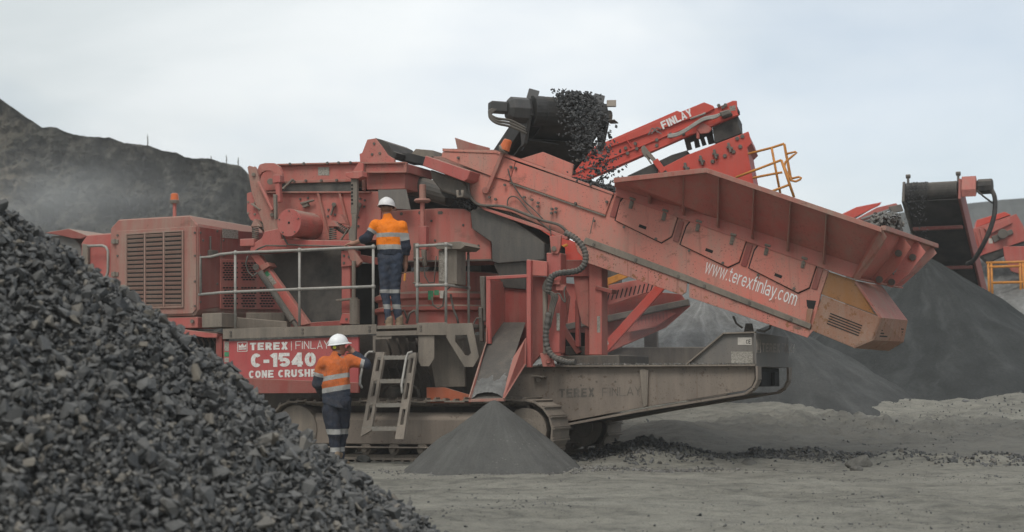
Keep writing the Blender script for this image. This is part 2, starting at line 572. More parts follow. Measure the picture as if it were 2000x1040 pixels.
m_curtain = plain('dark_rubber_curtain', (0.050, 0.049, 0.046), 0.6, 0.35, 2.2, 0.15, 0, 0.25)
m_void = plain('shade_and_print_black', (0.020, 0.020, 0.019), 0.9, 0.3, 4, 0)  # near-black colour stands for shade in openings and gaps; also prints CE
m_hose = plain('ribbed_hose_rubber', (0.060, 0.058, 0.054), 0.6, 0.3, 9, 0.2, 0, 0.35)
m_chrome = plain('worn_steel_rod', (0.20, 0.20, 0.19), 0.35, 0.15, 10, 0.05, 0.7, 0.2)
m_cable = plain('dusty_cable', (0.065, 0.058, 0.050), 0.7, 0.2, 15, 0, 0, 0.3)
m_white = plain('white_lettering', (0.62, 0.59, 0.55), 0.7, 0.22, 30, 0)
m_white_b = plain('clean_white_lettering', (0.70, 0.68, 0.66), 0.6, 0.06, 30, 0)
m_ghost = plain('faded_dark_lettering', (0.125, 0.110, 0.094), 0.9, 0.35, 8, 0)
m_greytext = plain('dim_pale_lettering', (0.27, 0.235, 0.20), 0.8, 0.3, 12, 0)
m_decal = plain('faded_red_grey_lettering', (0.33, 0.17, 0.14), 0.8, 0.25, 12, 0)
m_yellow = plain('yellow_paint', (0.52, 0.20, 0.025), 0.5, 0.2, 10, 0.1, 0, 0.12)
m_ochre = paint('worn_ochre_plate', (0.32, 0.120, 0.018), 0.30, 0.15, rust=0.2)
m_rustbox = paint('rusty_orange_guard', (0.27, 0.095, 0.045), 0.50, 0.45, rust=0.8)
m_orangeplate = paint('orange_plate', (0.40, 0.085, 0.03), 0.25, 0.15)
m_amber = plain('amber_lens', (0.55, 0.12, 0.03), 0.35, 0.2, 8, 0, 0, 0.2)
m_green = plain('green_sticker', (0.06, 0.22, 0.11), 0.6, 0.25, 30, 0)

def sticker(name, a, b, scale):
    t = NT(name)
    br = t.n.new('ShaderNodeTexBrick')
    br.inputs['Scale'].default_value = scale
    br.inputs['Color1'].default_value = (*a, 1)
    br.inputs['Color2'].default_value = (*[x * 0.8 for x in a], 1)
    br.inputs['Mortar'].default_value = (*b, 1)
    br.inputs['Mortar Size'].default_value = 0.03
    t.l.new(t.map((1, 1, 1), 'Object', (R(90), 0, 0)), br.inputs['Vector'])
    c = t.mix(t.rng(t.noise(38, 5, 0.75), 0.45, 0.62), br.outputs['Color'], b)
    t.color(c)
    t.rough(0.7)
    return t.m
m_pulley = plain('worn_black_pulley', (0.028, 0.027, 0.026), 0.6, 0.35, 10, 0.3, 0, 0.05)
m_slat = paint('dust_coated_slat', (0.27, 0.135, 0.105), 0.55, 0.2, topdust=0.6)
m_tread = plain('worn_step_tread', (0.21, 0.195, 0.17), 0.6, 0.25, 12, 0.2, 0.1, 0.4)
m_label = sticker('printed_sticker', (0.36, 0.33, 0.28), (0.13, 0.10, 0.08), 16)
m_label_w = sticker('pale_printed_sticker', (0.42, 0.39, 0.34), (0.17, 0.15, 0.12), 22)
m_plate_w = plain('white_sticker', (0.46, 0.42, 0.37), 0.7, 0.15, 20, 0)

def stone_mat(name, dark, light, tan, dusty=0.3):
    t = NT(name)
    g = t.n.new('ShaderNodeNewGeometry')
    oi = t.n.new('ShaderNodeObjectInfo')
    r = t.math('FRACT', t.math('ADD', g.outputs['Random Per Island'], oi.outputs['Random']))
    c = t.mix(t.rng(r, 0.0, 0.75), dark, light)
    c = t.mix(t.rng(r, 0.86, 1.0, 0, 0.8), c, tan)
    n = t.noise(30, 6, 0.7)
    c = t.mix(t.rng(n, 0.3, 0.75, 0, 0.6), c, [x * 0.55 for x in dark])
    d = t.math('MULTIPLY', t.rng(t.up(), 0.2, 0.95), dusty)
    c = t.mix(t.math('MULTIPLY', d, t.rng(t.noise(9, 4), 0.3, 0.7)), c, (0.20, 0.185, 0.165))
    t.color(c)
    t.rough(t.rng(r, 0, 1, .42, .9))
    t.bump(n, 0.5, 0.01)
    return t.m
m_stone = stone_mat('crushed_bluestone', (0.018, 0.0195, 0.020), (0.128, 0.126, 0.119), (0.26, 0.225, 0.175), 0.42)
m_stone_dark = stone_mat('wet_dark_stone', (0.020, 0.020, 0.021), (0.085, 0.084, 0.082), (0.12, 0.115, 0.11), 0.25)
m_stone_pale = stone_mat('dusty_pale_stone', (0.085, 0.082, 0.075), (0.20, 0.19, 0.17), (0.27, 0.24, 0.20), 0.5)

def earth(name, a, b, scale=1.5, fine=30, bump=0.4, pebble=0.0, peb_col=(0.05, 0.05, 0.048), stretch=(1, 1, 1), dist=0.03, slip=0.0):
    t = NT(name)
    v = t.map(stretch)
    n1 = t.noise(scale, 7, 0.62, v)
    n2 = t.noise(fine, 6, 0.7, v)
    c = t.mix(t.rng(n1, 0.34, 0.66), a, b)
    c = t.mix(t.rng(n2, 0.35, 0.7, 0, 0.45), c, [x * 0.6 for x in a])
    if slip:      # dust sorted into runs down the slope
        sx = t.n.new('ShaderNodeSeparateXYZ'); t.l.new(t.tc.outputs['Object'], sx.inputs['Vector'])
        an = t.math('ARCTAN2', sx.outputs['Y'], sx.outputs['X'])
        cb = t.n.new('ShaderNodeCombineXYZ')
        t.l.new(t.math('ADD', t.math('MULTIPLY', an, 5.0), t.math('MULTIPLY', t.noise(1.1, 4), 1.2)), cb.inputs['X']); t.l.new(t.math('MULTIPLY', sx.outputs['Z'], .8), cb.inputs['Y'])
        sn = t.noise(1.6, 6, .65, cb.outputs['Vector'])
        c = t.mix(t.rng(sn, .50, .74, 0, slip), c, [min(1, x * 1.75) for x in b])
        c = t.mix(t.rng(sn, .46, .26, 0, slip), c, [x * .6 for x in a])
    if pebble:
        vo = t.n.new('ShaderNodeTexVoronoi')
        vo.inputs['Scale'].default_value = 14
        t.l.new(t.map((1, 1, 1)), vo.inputs['Vector'])
        p = t.rng(vo.outputs['Distance'], 0.10, 0.22, 1, 0)
        p = t.math('MULTIPLY', p, t.rng(t.noise(0.9, 4, 0.6), 0.48, 0.62))
        c = t.mix(t.math('MULTIPLY', p, pebble), c, peb_col)
    t.color(c)
    t.rough(0.95)
    t.b.inputs['Specular IOR Level'].default_value = 0.15
    t.bump(t.math('ADD', n2, t.math('MULTIPLY', n1, 2.0)), bump, dist)
    return t.m
m_fines = earth('dark_grey_crusher_dust', (0.088, 0.086, 0.080), (0.120, 0.117, 0.108), 2.2, 45, 0.6, 0.6, (0.20, 0.19, 0.17), slip=.22)
m_fines_far = earth('charcoal_crusher_dust', (0.034, 0.036, 0.035), (0.058, 0.060, 0.058), 0.7, 18, 0.6, slip=.5, dist=.05)
m_fines_mid = earth('slate_grey_dust', (0.050, 0.051, 0.049), (0.090, 0.090, 0.086), 0.9, 22, 0.5, slip=.35, dist=.04)
m_pale = earth('pale_rubble', (0.170, 0.166, 0.156), (0.27, 0.265, 0.25), 2.0, 9, 0.8, 0.3, (0.09, 0.088, 0.082), dist=0.1, slip=.5)
# ------------------------------------------------------------------ vectorised noise
def vnoise(x, y, seed=0):
    xi, yi = np.floor(x).astype(np.int64), np.floor(y).astype(np.int64)
    xf, yf = x - xi, y - yi
    def h(a, b):
        n = (a * 374761393 + b * 668265263 + seed * 1442695041) & 0x7fffffff
        n = ((n ^ (n >> 13)) * 1274126177) & 0x7fffffff
        return ((n ^ (n >> 16)) & 0xffff) / 65535.0
    u, v = xf * xf * xf * (xf * (xf * 6 - 15) + 10), yf * yf * yf * (yf * (yf * 6 - 15) + 10)
    return (h(xi, yi) * (1 - u) + h(xi + 1, yi) * u) * (1 - v) + (h(xi, yi + 1) * (1 - u) + h(xi + 1, yi + 1) * u) * v

def fbm(x, y, oct=4, seed=0, gain=0.5):
    s, a, t = 0.0, 1.0, 0.0
    c, sn = math.cos(0.6), math.sin(0.6)
    for i in range(oct):
        s = s + a * (vnoise(x, y, seed + i * 17) - 0.5)
        t += a
        a *= gain
        x, y = (x * c - y * sn) * 2.03 + 13.7, (x * sn + y * c) * 2.03 + 5.1
    return s / t * 2

def sstep(a, b, x):
    t = np.clip((x - a) / (b - a), 0, 1)
    return t * t * (3 - 2 * t)

def rut(x, y):
    """wheel tracks running across the yard"""
    z = 0.0
    for y0, w, d, k in ((12.1, .24, .035, .12), (13.9, .26, .04, .10), (15.4, .22, .03, -.06), (16.9, .25, .035, -.04), (11.2, .2, .03, .15)):
        c = y - y0 - k * x - .25 * np.sin(x * .5 + y0)
        z = z - d * np.exp(-(c / w) ** 2) + d * .7 * np.exp(-((np.abs(c) - w * 1.7) / (w * .6)) ** 2)
    return z * (.6 + .8 * vnoise(x * 1.7, y * 1.5, 71))

def gz(x, y):
    """height of the ground"""
    x, y = np.asarray(x, float), np.asarray(y, float)
    z = 0.86 * sstep(21.6, 28.5, y + 1.0 * fbm(x * 0.15, y * 0.2, 2, 5)) * sstep(-4, 2.5, x + 0 * y)
    near = 1 - sstep(30, 60, y)
    z = z + near * (0.045 * fbm(x * 1.5, y * 4.6, 4, 1, .62) + 0.06 * fbm(x * 0.30, y * 0.75, 3, 2) + rut(x, y))
    z = z + near * 0.22 * sstep(22, 26, y) * fbm(x * 0.5, y * 0.6, 5, 9, .58)
    # spoil ridge pushed up beside the tracks
    ridge = np.exp(-((y - 20.0 + 0.35 * np.sin(x * 1.3)) / 0.55) ** 2) * sstep(0.9, 2.0, x) * (1 - sstep(6.5, 8.5, x))
    z = z + ridge * (0.13 + 0.17 * fbm(x * 1.4, y * 2.3, 5, 21, .6))
    z = z + .30 * np.exp(-(((x - 1.75) / .55) ** 2 + ((y - 20.7) / .5) ** 2)) * (1 + .5 * fbm(x * 2, y * 2, 3, 44))
    # pushed-up bank of pale dirt on the rise
    z = z + .24 * np.exp(-(((x - 6.0) / 3.0) ** 2 + ((y - 24.6) / 1.3) ** 2)) * (1 + 1.3 * fbm(x * 1.6, y * 1.9, 5, 33, .66))
    z = z + .26 * np.exp(-(((x - 2.6) / .85) ** 2 + ((y - 23.4) / .8) ** 2)) * (1 + .2 * fbm(x * 1.3, y * 1.6, 3, 34))
    # shallow dip between ridge and rise
    z = z - 0.10 * np.exp(-((y - 21.6) / .8) ** 2) * sstep(1.5, 3.0, x)
    return z

def grid_mesh(name, X, Y, Z, mat, smooth=True, parent=None):
    r, c = X.shape
    co = np.stack([X, Y, Z], -1).reshape(-1, 3).astype(np.float32)
    i = np.arange(r * c).reshape(r, c)
    q = np.stack([i[:-1, :-1], i[:-1, 1:], i[1:, 1:], i[1:, :-1]], -1).reshape(-1, 4)
    return raw_mesh(name, co, q, mat, smooth, parent)

def raw_mesh(name, co, q, mat, smooth=False, parent=None):
    me = bpy.data.meshes.new(name)
    n, k = q.shape
    me.vertices.add(len(co))
    me.vertices.foreach_set('co', np.ascontiguousarray(co, np.float32).ravel())
    me.loops.add(n * k)
    me.loops.foreach_set('vertex_index', np.ascontiguousarray(q, np.int32).ravel())
    me.polygons.add(n)
    me.polygons.foreach_set('loop_start', np.arange(0, n * k, k, dtype=np.int32))
    me.polygons.foreach_set('loop_total', np.full(n, k, dtype=np.int32))
    me.polygons.foreach_set('use_smooth', np.full(n, smooth))
    me.update(calc_edges=True)
    me.validate()
    me.materials.append(mat)
    o = bpy.data.objects.new(name, me)
    COL.objects.link(o)
    if parent is not None: o.parent = parent
    return o

# ------------------------------------------------------------------ ground
def ground_material():
    t = NT('quarry_floor_dust')
    v = t.map((0.45, 1.5, 1))
    n1 = t.noise(0.8, 7, 0.6, v)
    n2 = t.noise(5, 7, 0.65, t.map((0.7, 1.6, 1)))
    n3 = t.noise(36, 5, 0.7)
    c = t.mix(t.rng(n1, 0.36, 0.64), (0.195, 0.186, 0.158), (0.312, 0.297, 0.252))
    c = t.mix(t.rng(n2, 0.45, 0.70, 0, 0.55), c, (0.385, 0.362, 0.300))
    c = t.mix(t.rng(n2, 0.46, 0.28, 0, 0.6), c, (0.096, 0.092, 0.085))
    c = t.mix(t.rng(n3, 0.50, 0.72, 0, 0.4), c, (0.10, 0.097, 0.09))
    # spilled dark dust: blotches of its own in the yard beyond the spoil ridge
    sx = t.n.new('ShaderNodeSeparateXYZ')
    t.l.new(t.tc.outputs['Object'], sx.inputs['Vector'])
    wob = t.math('MULTIPLY', t.math('SUBTRACT', t.noise(0.55, 5, 0.6, t.map((0.5, 1, 1))), 0.5), 4.2)
    yy = t.math('ADD', sx.outputs['Y'], wob)
    band = t.math('MULTIPLY', t.rng(yy, 19.6, 20.6), t.rng(yy, 25.6, 24.2))
    band = t.math('MULTIPLY', band, t.rng(sx.outputs['X'], 0.2, 1.6))
    far = t.math('MULTIPLY', t.rng(yy, 31.5, 33.5), t.rng(sx.outputs['X'], 6.0, 9.5))
    dk = t.math('MAXIMUM', t.math('MULTIPLY', band, 0.6), t.math('MULTIPLY', far, 0.6))
    c = t.mix(dk, c, (0.098, 0.096, 0.090))
    vo = t.n.new('ShaderNodeTexVoronoi')
    vo.inputs['Scale'].default_value = 11
    t.l.new(t.tc.outputs['Object'], vo.inputs['Vector'])
    peb = t.math('MULTIPLY', t.rng(vo.outputs['Distance'], 0.08, 0.18, 1, 0), t.rng(t.noise(1.3, 4), 0.5, 0.62))
    c = t.mix(t.math('MULTIPLY', peb, 0.6), c, (0.085, 0.083, 0.078))
    t.color(c)
    t.rough(0.95)
    t.b.inputs['Specular IOR Level'].default_value = 0.12
    t.bump(t.math('ADD', t.math('MULTIPLY', n2, 2.0), n3), 0.9, 0.05)
    return t.m

def spaced(segs):
    out = []
    for a, b, d in segs:
        out += list(np.arange(a, b, d))
    out.append(segs[-1][1])
    return np.array(out)

xs = np.concatenate([-np.geomspace(500, 12, 26), spaced([(-12, -3, .3), (-3, 9, .055), (9, 16, .15)]), np.geomspace(16.3, 500, 26)])
ys = np.concatenate([[-60, -25, -8, 0, 4], spaced([(6, 10, .2), (10, 24, .055), (24, 40, .14)]), np.geomspace(41, 900, 30)])
X, Y = np.meshgrid(xs, ys)
ground = grid_mesh('ground', X, Y, gz(X, Y), ground_material())
tag(ground, 'dusty grey beige quarry floor with wheel ruts in front of the red crusher', None, None, 'structure')

# ------------------------------------------------------------------ quarry face on the left
def cliff_material():
    t = NT('weathered_quarry_rock')
    n1 = t.noise(0.16, 7, 0.62, t.map((1, 1, 1.5)))
    n2 = t.noise(0.9, 7, 0.68, t.map((1.2, 1.2, 0.6)))
    n3 = t.noise(0.10, 3, 0.5)
    c = t.mix(t.rng(n1, 0.38, 0.64), (0.025, 0.025, 0.022), (0.066, 0.062, 0.052))
    c = t.mix(t.rng(n2, 0.46, 0.66, 0, 0.8), c, (0.135, 0.125, 0.104))
    c = t.mix(t.rng(n2, 0.50, 0.30, 0, 0.7), c, (0.026, 0.026, 0.024))
    c = t.mix(t.math('MULTIPLY', t.rng(n3, 0.50, 0.66), t.rng(n2, 0.4, 0.6)), c, (0.20, 0.165, 0.120))
    up = t.rng(t.up(), 0.55, 0.9, 0, 0.75)
    c = t.mix(up, c, (0.070, 0.066, 0.050))
    t.color(c)
    t.rough(0.95)
    t.b.inputs['Specular IOR Level'].default_value = 0.1
    t.bump(t.math('ADD', n2, n1), 0.8, 0.5)
    return t.m

def cliff(name, top, depth, label, rows=120, cols=560, mat=None, rough=1.0, lean=0.35, base=0.0, spread=0.02):
    top = sorted(top)
    px = np.linspace(top[0][0], top[-1][0], cols)
    py = np.interp(px, [a for a, b in top], [b for a, b in top])
    py = py + 3.0 * fbm(px * 0.03, px * 0 + 3.3, 4, 3) * rough + 1.2 * fbm(px * 0.16, px * 0 + 7.3, 3, 4) * rough
    dep = depth * (1 + spread * fbm(px * 0.006, px * 0, 3, 8) * 3)
    W = [at(float(a), float(b), float(d)) for a, b, d in zip(px, py, dep)]
    wx, wy, wz = (np.array([p[k] for p in W]) for k in range(3))
    t = np.linspace(0, 1, rows)[:, None]
    zb = base
    Z = zb + (wz[None, :] - zb) * t
    out = lean * (wz[None, :] - zb) * (1 - t) ** 1.3                     # toe slopes out towards the viewer
    u = wx[None, :] + 0 * t
    crag = 3.4 * fbm(u * 0.20, Z * 0.26, 6, 31, 0.58) + 2.2 * np.abs(fbm(u * 0.42, Z * 0.30, 5, 37, .6)) + 0.5 * fbm(u * 1.6, Z * 1.9, 3, 39)
    edge = np.sin(np.clip(t, 0, 1) * math.pi) ** 0.35
    Yf = wy[None, :] - out + rough * crag * edge
    k = 24
    tt = (np.arange(1, k + 1) / k)[:, None] ** 1.6
    Xb = wx[None, :] + 0 * tt
    Yb = wy[None, :] + tt * 40
    Zb = wz[None, :] - 0.06 * tt * 40 + 0.35 * fbm(Xb * 0.3, Yb * 0.3, 3, 77) * tt
    X = np.concatenate([u, Xb]); Yy = np.concatenate([Yf, Yb]); Z = np.concatenate([Z, Zb])
    o = grid_mesh(name, X, Yy, Z, mat or cliff_material(), smooth=False)
    return tag(o, label, None, None, 'structure')

m_cliff = cliff_material()
cliff_top = [(-900, 40), (-300, 95), (-120, 120), (0, 193), (40, 224), (80, 249), (110, 250), (140, 262), (172, 268), (215, 270), (245, 281), (290, 285),
             (318, 297), (345, 300), (370, 308), (415, 312), (440, 320), (470, 324), (490, 345), (560, 392), (680, 450), (900, 520), (1100, 600)]
cliff('quarry_hill', cliff_top, 78, 'dark weathered rock face of the quarry stepping down behind the engine', mat=m_cliff, base=-0.3)
m_hill = earth('far_grey_slope', (0.10, 0.105, 0.10), (0.15, 0.152, 0.145), 0.05, 0.6, 0.5, dist=0.5)
cliff('hill', [(900, 560), (1700, 425), (1800, 408), (1890, 398), (1950, 391), (2010, 387), (2200, 372), (2600, 400), (3200, 520)], 150,
      'smooth grey spoil slope on the horizon behind the black stacker', rows=30, cols=160, mat=m_hill, rough=0.25, lean=1.2)

# ------------------------------------------------------------------ heaps of dust
m_mound = earth('pale_lumpy_dirt', (0.150, 0.145, 0.130), (0.235, 0.225, 0.20), 1.6, 11, 0.8, 0.4, (0.09, 0.088, 0.082), dist=0.06)
def heap(name, apex_px, depth, slope, base, label, mat, n=110, rough=0.03, round_=0.12, group=None, flat=0.0, seed=0, stretch=1.0, cat='heap', ext=.75):
    a = at(*apex_px, depth)
    H = a.z - base
    Rr = (H + ext) / slope
    r = np.linspace(0, 1, n)[:, None] ** 0.9
    th = np.linspace(0, 2 * math.pi, 2 * n + 1)[None, :]
    rr = Rr * r * (1 + 0.05 * fbm(np.cos(th) * 1.5 + seed, np.sin(th) * 1.5, 3, 40 + seed))
    x, y = rr * np.cos(th) * stretch, rr * np.sin(th)
    d = np.sqrt((x / stretch) ** 2 + y ** 2)
    soft = round_ * H
    prof = H + flat - slope * (np.sqrt(d * d + (soft / slope) ** 2) - soft / slope)
    # radial slip lines and lumps
    lump = rough * H * (fbm(x * 2.2 / max(H, .5) + seed, y * 2.2 / max(H, .5), 4, 50 + seed) * np.minimum(1, d / (0.25 * Rr))
                        + 0.35 * fbm(np.cos(th) * 9 + 0 * r + seed, np.sin(th) * 9 + 0.6 * r, 3, 60 + seed) * np.minimum(1, d / (0.3 * Rr)))
    z = prof + lump
    if flat:
        z = np.minimum(z, H + lump * 0.5)
    z = np.maximum(z, -1.2)
    root_ = Matrix.Translation((a.x, a.y, base))
    o = grid_mesh(name, x, y, z, mat)
    o.matrix_world = root_
    return tag(o, label, cat, group)

heap('crusher_dust_heap', (965, 782), 18.6, 0.80, -0.02, 'small dark grey cone of dust under the red spout beside the track', m_fines, rough=0.05, round_=0.05)
heap('charcoal_dust_heap', (1800, 500), 32.0, 0.66, 0.80, 'large smooth charcoal heap under the tall black stacker conveyor', m_fines_far, 150, 0.05, 0.03, seed=3)
heap('slate_dust_heap', (1515, 634), 29.0, 0.58, 0.84, 'mid grey dust heap rising behind the end of the chassis', m_fines_mid, 120, 0.05, 0.10, seed=5)
heap('pale_rubble_heap', (1375, 588), 32.0, 0.60, 0.8, 'pale rubble heap behind the chassis and the bright red brace', m_pale, 150, 0.10, 0.15, seed=8, stretch=1.35)
heap('pale_rubble_heap', (1985, 470), 41.0, 0.6, 0.8, 'pale rubble bank behind the yellow railing of the red mobile screen', m_pale, 120, 0.10, 0.2, seed=12, stretch=1.2)

# ------------------------------------------------------------------ stones
def stone_variant(seed, n=13, sq=(1, .78, .58)):
    r = np.random.default_rng(seed)
    bm = bmesh.new()
    for i in range(n):
        v = r.normal(size=3)
        v /= np.linalg.norm(v)
        v = np.sign(v) * np.abs(v) ** 0.8
        v *= r.uniform(0.8, 1.05) * np.array(sq) * 0.5
        bm.verts.new(v)
    res = bmesh.ops.convex_hull(bm, input=bm.verts)
    junk = [g for g in res['geom_interior'] if isinstance(g, bmesh.types.BMVert)]
    if junk: bmesh.ops.delete(bm, geom=junk, context='VERTS')
    bmesh.ops.recalc_face_normals(bm, faces=bm.faces)
    bmesh.ops.triangulate(bm, faces=bm.faces)
    me = bpy.data.meshes.new('stone')
    bm.to_mesh(me)
    bm.free()
    co = np.empty(len(me.vertices) * 3)
    me.vertices.foreach_get('co', co)
    tr = np.array([tuple(p.vertices) for p in me.polygons])
    return me, co.reshape(-1, 3), tr

VAR = [stone_variant(100 + i, 10 + i % 6, (1, 0.58 + 0.05 * (i % 5), 0.34 + 0.045 * (i % 6))) for i in range(18)]

def rand_rot(n, r):
    q = r.normal(size=(n, 4))
    q /= np.linalg.norm(q, axis=1)[:, None]
    w, x, y, z = q.T
    return np.stack([np.stack([1 - 2 * (y * y + z * z), 2 * (x * y - z * w), 2 * (x * z + y * w)], -1),
                     np.stack([2 * (x * y + z * w), 1 - 2 * (x * x + z * z), 2 * (y * z - x * w)], -1),
                     np.stack([2 * (x * z - y * w), 2 * (y * z + x * w), 1 - 2 * (x * x + y * y)], -1)], 1)

def scatter_mesh(name, pos, size, mat, parent=None, r=rng, rot=None, var=None):
    n = len(pos)
    rot = rand_rot(n, r) if rot is None else rot
    var = r.integers(0, len(VAR), n) if var is None else var
    cos, tris, off = [], [], 0
    for k, (me, co, tr) in enumerate(VAR):
        idx = np.nonzero(var == k)[0]
        if not len(idx): continue
        c = np.einsum('nij,vj->nvi', rot[idx] * size[idx, None, None], co) + pos[idx, None, :]
        m = len(co)
        tris.append((tr[None] + (np.arange(len(idx)) * m)[:, None, None] + off).reshape(-1, 3))
        cos.append(c.reshape(-1, 3))
        off += len(idx) * m
    return raw_mesh(name, np.concatenate(cos), np.concatenate(tris), mat, False, parent)

def single_stones(name, pos, size, mat, parent, r=rng, flat=1.0, max_var=18):
    n = len(pos)
    rot = rand_rot(n, r)
    out = []
    meshes = stone_meshes(mat)
    for i in range(n):
        m = Matrix([list(rot[i][k]) for k in range(3)]).to_4x4()
        M = Matrix.Translation(Vector(pos[i])) @ Matrix.Diagonal((1, 1, flat, 1)) @ m @ Matrix.Scale(float(size[i]), 4)
        out.append(instance(name, meshes[int(r.integers(0, max_var))], M, parent))
    return out
_sm = {}
def stone_meshes(mat):
    if mat.name not in _sm:
        l = []
        for me, co, tr in VAR:
            c = me.copy()
            c.materials.append(mat)
            l.append(c)
        _sm[mat.name] = l
    return _sm[mat.name]

# ------------------------------------------------------------------ foreground heap of crushed stone
def stone_heap():
    D0 = 10.0
    ax, az = (-255 - 1000) / F * D0, CAMH + (745 - 205) / F * D0
    prof_r = np.array([0, 1.0, 2.0, 3.0, 4.0, 4.3, 6])
    prof_z = np.array([az, az - .74, az - 1.49, az - 2.29, az - 3.05, az - 3.30, -1.0])
    def hz(x, y):
        d = np.sqrt((x - ax) ** 2 + (y - D0) ** 2)
        a = np.arctan2(y - D0, x - ax)
        d2 = np.sqrt(d * d + 0.02) + 0.10 * fbm(np.cos(a) * 2.2, np.sin(a) * 2.2 + d * 0.2, 3, 90)
        return np.interp(d2, prof_r, prof_z) + 0.13 * fbm(x * 0.8, y * 0.8, 4, 91) + 0.05 * fbm(x * 3.0, y * 3.0, 2, 92)
    rt = root('crushed_stone_heap', (ax, D0, 0), 'huge heap of loose crushed bluestone partly hiding the engine and the lower worker', 'stone heap')
    r = np.linspace(0, 4.6, 90)[:, None]
    th = np.linspace(-math.pi, math.pi, 180)[None, :]
    x, y = ax + r * np.cos(th), D0 + r * np.sin(th)
    m_core = earth('heap_inner_grit', (0.028, 0.028, 0.028), (0.055, 0.054, 0.05), 3, 30, 0.5)
    core = grid_mesh('mound', x - ax, y - D0, hz(x, y) - 0.05, m_core, parent=rt)
    g = np.random.default_rng(5)
    # candidate stones over the side that faces the view and beyond the crest
    N = 82000
    px_, py_ = g.uniform(ax - 1.3, ax + 4.75, N), g.uniform(D0 - 4.75, D0 + 2.0, N)
    d = np.hypot(px_ - ax, py_ - D0)
    vis = (d < 4.5) & (px_ > -0.362 * py_ - 0.4)
    px_, py_ = px_[vis], py_[vis]
    n = len(px_)
    size = np.clip(g.lognormal(math.log(0.049), 0.46, n), 0.018, 0.16)
    pz = hz(px_, py_) + g.uniform(-0.045, 0.030, n) * (size / 0.06)
    e = 0.03
    pos = np.stack([px_ - ax, py_ - D0, pz], -1)
    app = size / py_ * (pz > hz(px_, py_) - 0.005) * (px_ > -0.345 * py_)
    vrow = HZ + (CAMH - pz) / py_ * F
    app = app * (vrow < 1030)
    order = np.argsort(-app)
    big, rest = order[:300], order[300:]
    single_stones('stone', pos[big], size[big], m_stone, rt, g)
    o = scatter_mesh('loose_stones', pos[rest], size[rest], m_stone, rt, g)
    o['kind'] = 'stuff'
stone_heap()
# ------------------------------------------------------------------ the tracked cone crusher
MC = Frame(at(770, 905, 20.0), 24.0, 0.6)
MC.o.z = 0.0
MC.m.translation = MC.o
MC.mi = MC.m.inverted()
P = MC.P
crusher = root('cone_crusher', MC, 'large dusty red tracked cone crusher filling the middle of the quarry yard', 'crusher')

def B():
    return MB(MC)
def part(mb, name, mat, parent=None, bevel=0.006, smooth=False, label=None):
    o = mb.build(name, mat, parent or crusher, bevel, smooth)
    if label: o['label'] = label
    return o

# ---- engine housing -------------------------------------------------
EY = 0.05
def x_at(px, y=0.0, py=600): return P(px, py, y).x
eng_poly = [(215, 618), (215, 447), (231, 429), (371, 421), (386, 439), (386, 606), (379, 618)]
eng = part(B().pp(eng_poly, EY, 2.75), 'engine_housing', m_engine, None, 0.02)
# end face extras live on the plane x = xe, facing right
xe = P(386, 520, EY).x
def onx(px, py, x):
    """point of the plane x = const (facing along the machine) seen at a pixel"""
    d = ray(px, py)
    t = (x - (CAM - MC.o).dot(MC.u)) / d.dot(MC.u)
    return MC.mi @ (CAM + d * t)
def xplate(mb, poly, x, t):
    return mb.prism([onx(a, b, x) for a, b in poly], (t, 0, 0))
mb = B()
xplate(mb, [(388, 443), (429, 449), (429, 600), (388, 606)], xe + 0.002, 0.018)
xplate(mb, [(433, 449), (560, 458), (560, 596), (433, 600)], xe + 0.002, 0.014)
part(mb, 'end_panel', m_red_deep, eng, 0.005)
mb = B()
xplate(mb, [(429, 506), (548, 512), (548, 605), (429, 604)], xe + 0.018, 0.02)
part(mb, 'vent_cover', m_red, eng, 0.004)
mb = B()
for row, (ya, yb) in enumerate(((512, 549), (560, 601))):
    for c in range(3):
        xa = 434 + c * 36
        nrow = 8
        for i in range(nrow):
            y = ya + (yb - ya) * (i + 0.5) / nrow
            for k in range(5):
                x = xa + 1 + k * 6.2 + (3 if i % 2 else 0)
                if k == 4 and i % 2: continue
                xplate(mb, [(x, y - 1.3), (x + 4.6, y - 1.3), (x + 4.6, y + 1.3), (x, y + 1.3)], xe + 0.039, 0.003)
part(mb, 'vent_slots', m_void, eng, 0)
mb = B()
xplate(mb, [(434, 447), (465, 450), (465, 467), (434, 465)], xe + 0.020, 0.003)
part(mb, 'warning_label', m_label_w, eng, 0)
mb = B()
for a, b in ((391, 455), (391, 500), (391, 560), (424, 452), (424, 500), (424, 555), (436, 470), (436, 500), (396, 470), (391, 590)):
    p = onx(a, b, xe + 0.02); mb.cyl(p, p + Vector((.015, 0, 0)), .02, 6)
p0, p1 = onx(411, 462, xe + .05), onx(411, 490, xe + .05)
mb.cyl(p0, p1, .015, 8); mb.cyl(p1 - Vector((0, 0, .0)), p1 + Vector((0, 0, -.10)), .04, 8)
xplate(mb, [(405, 489), (420, 490), (420, 500), (405, 499)], xe + .02, .06)
part(mb, 'latch', m_steel_d, eng, 0.003)
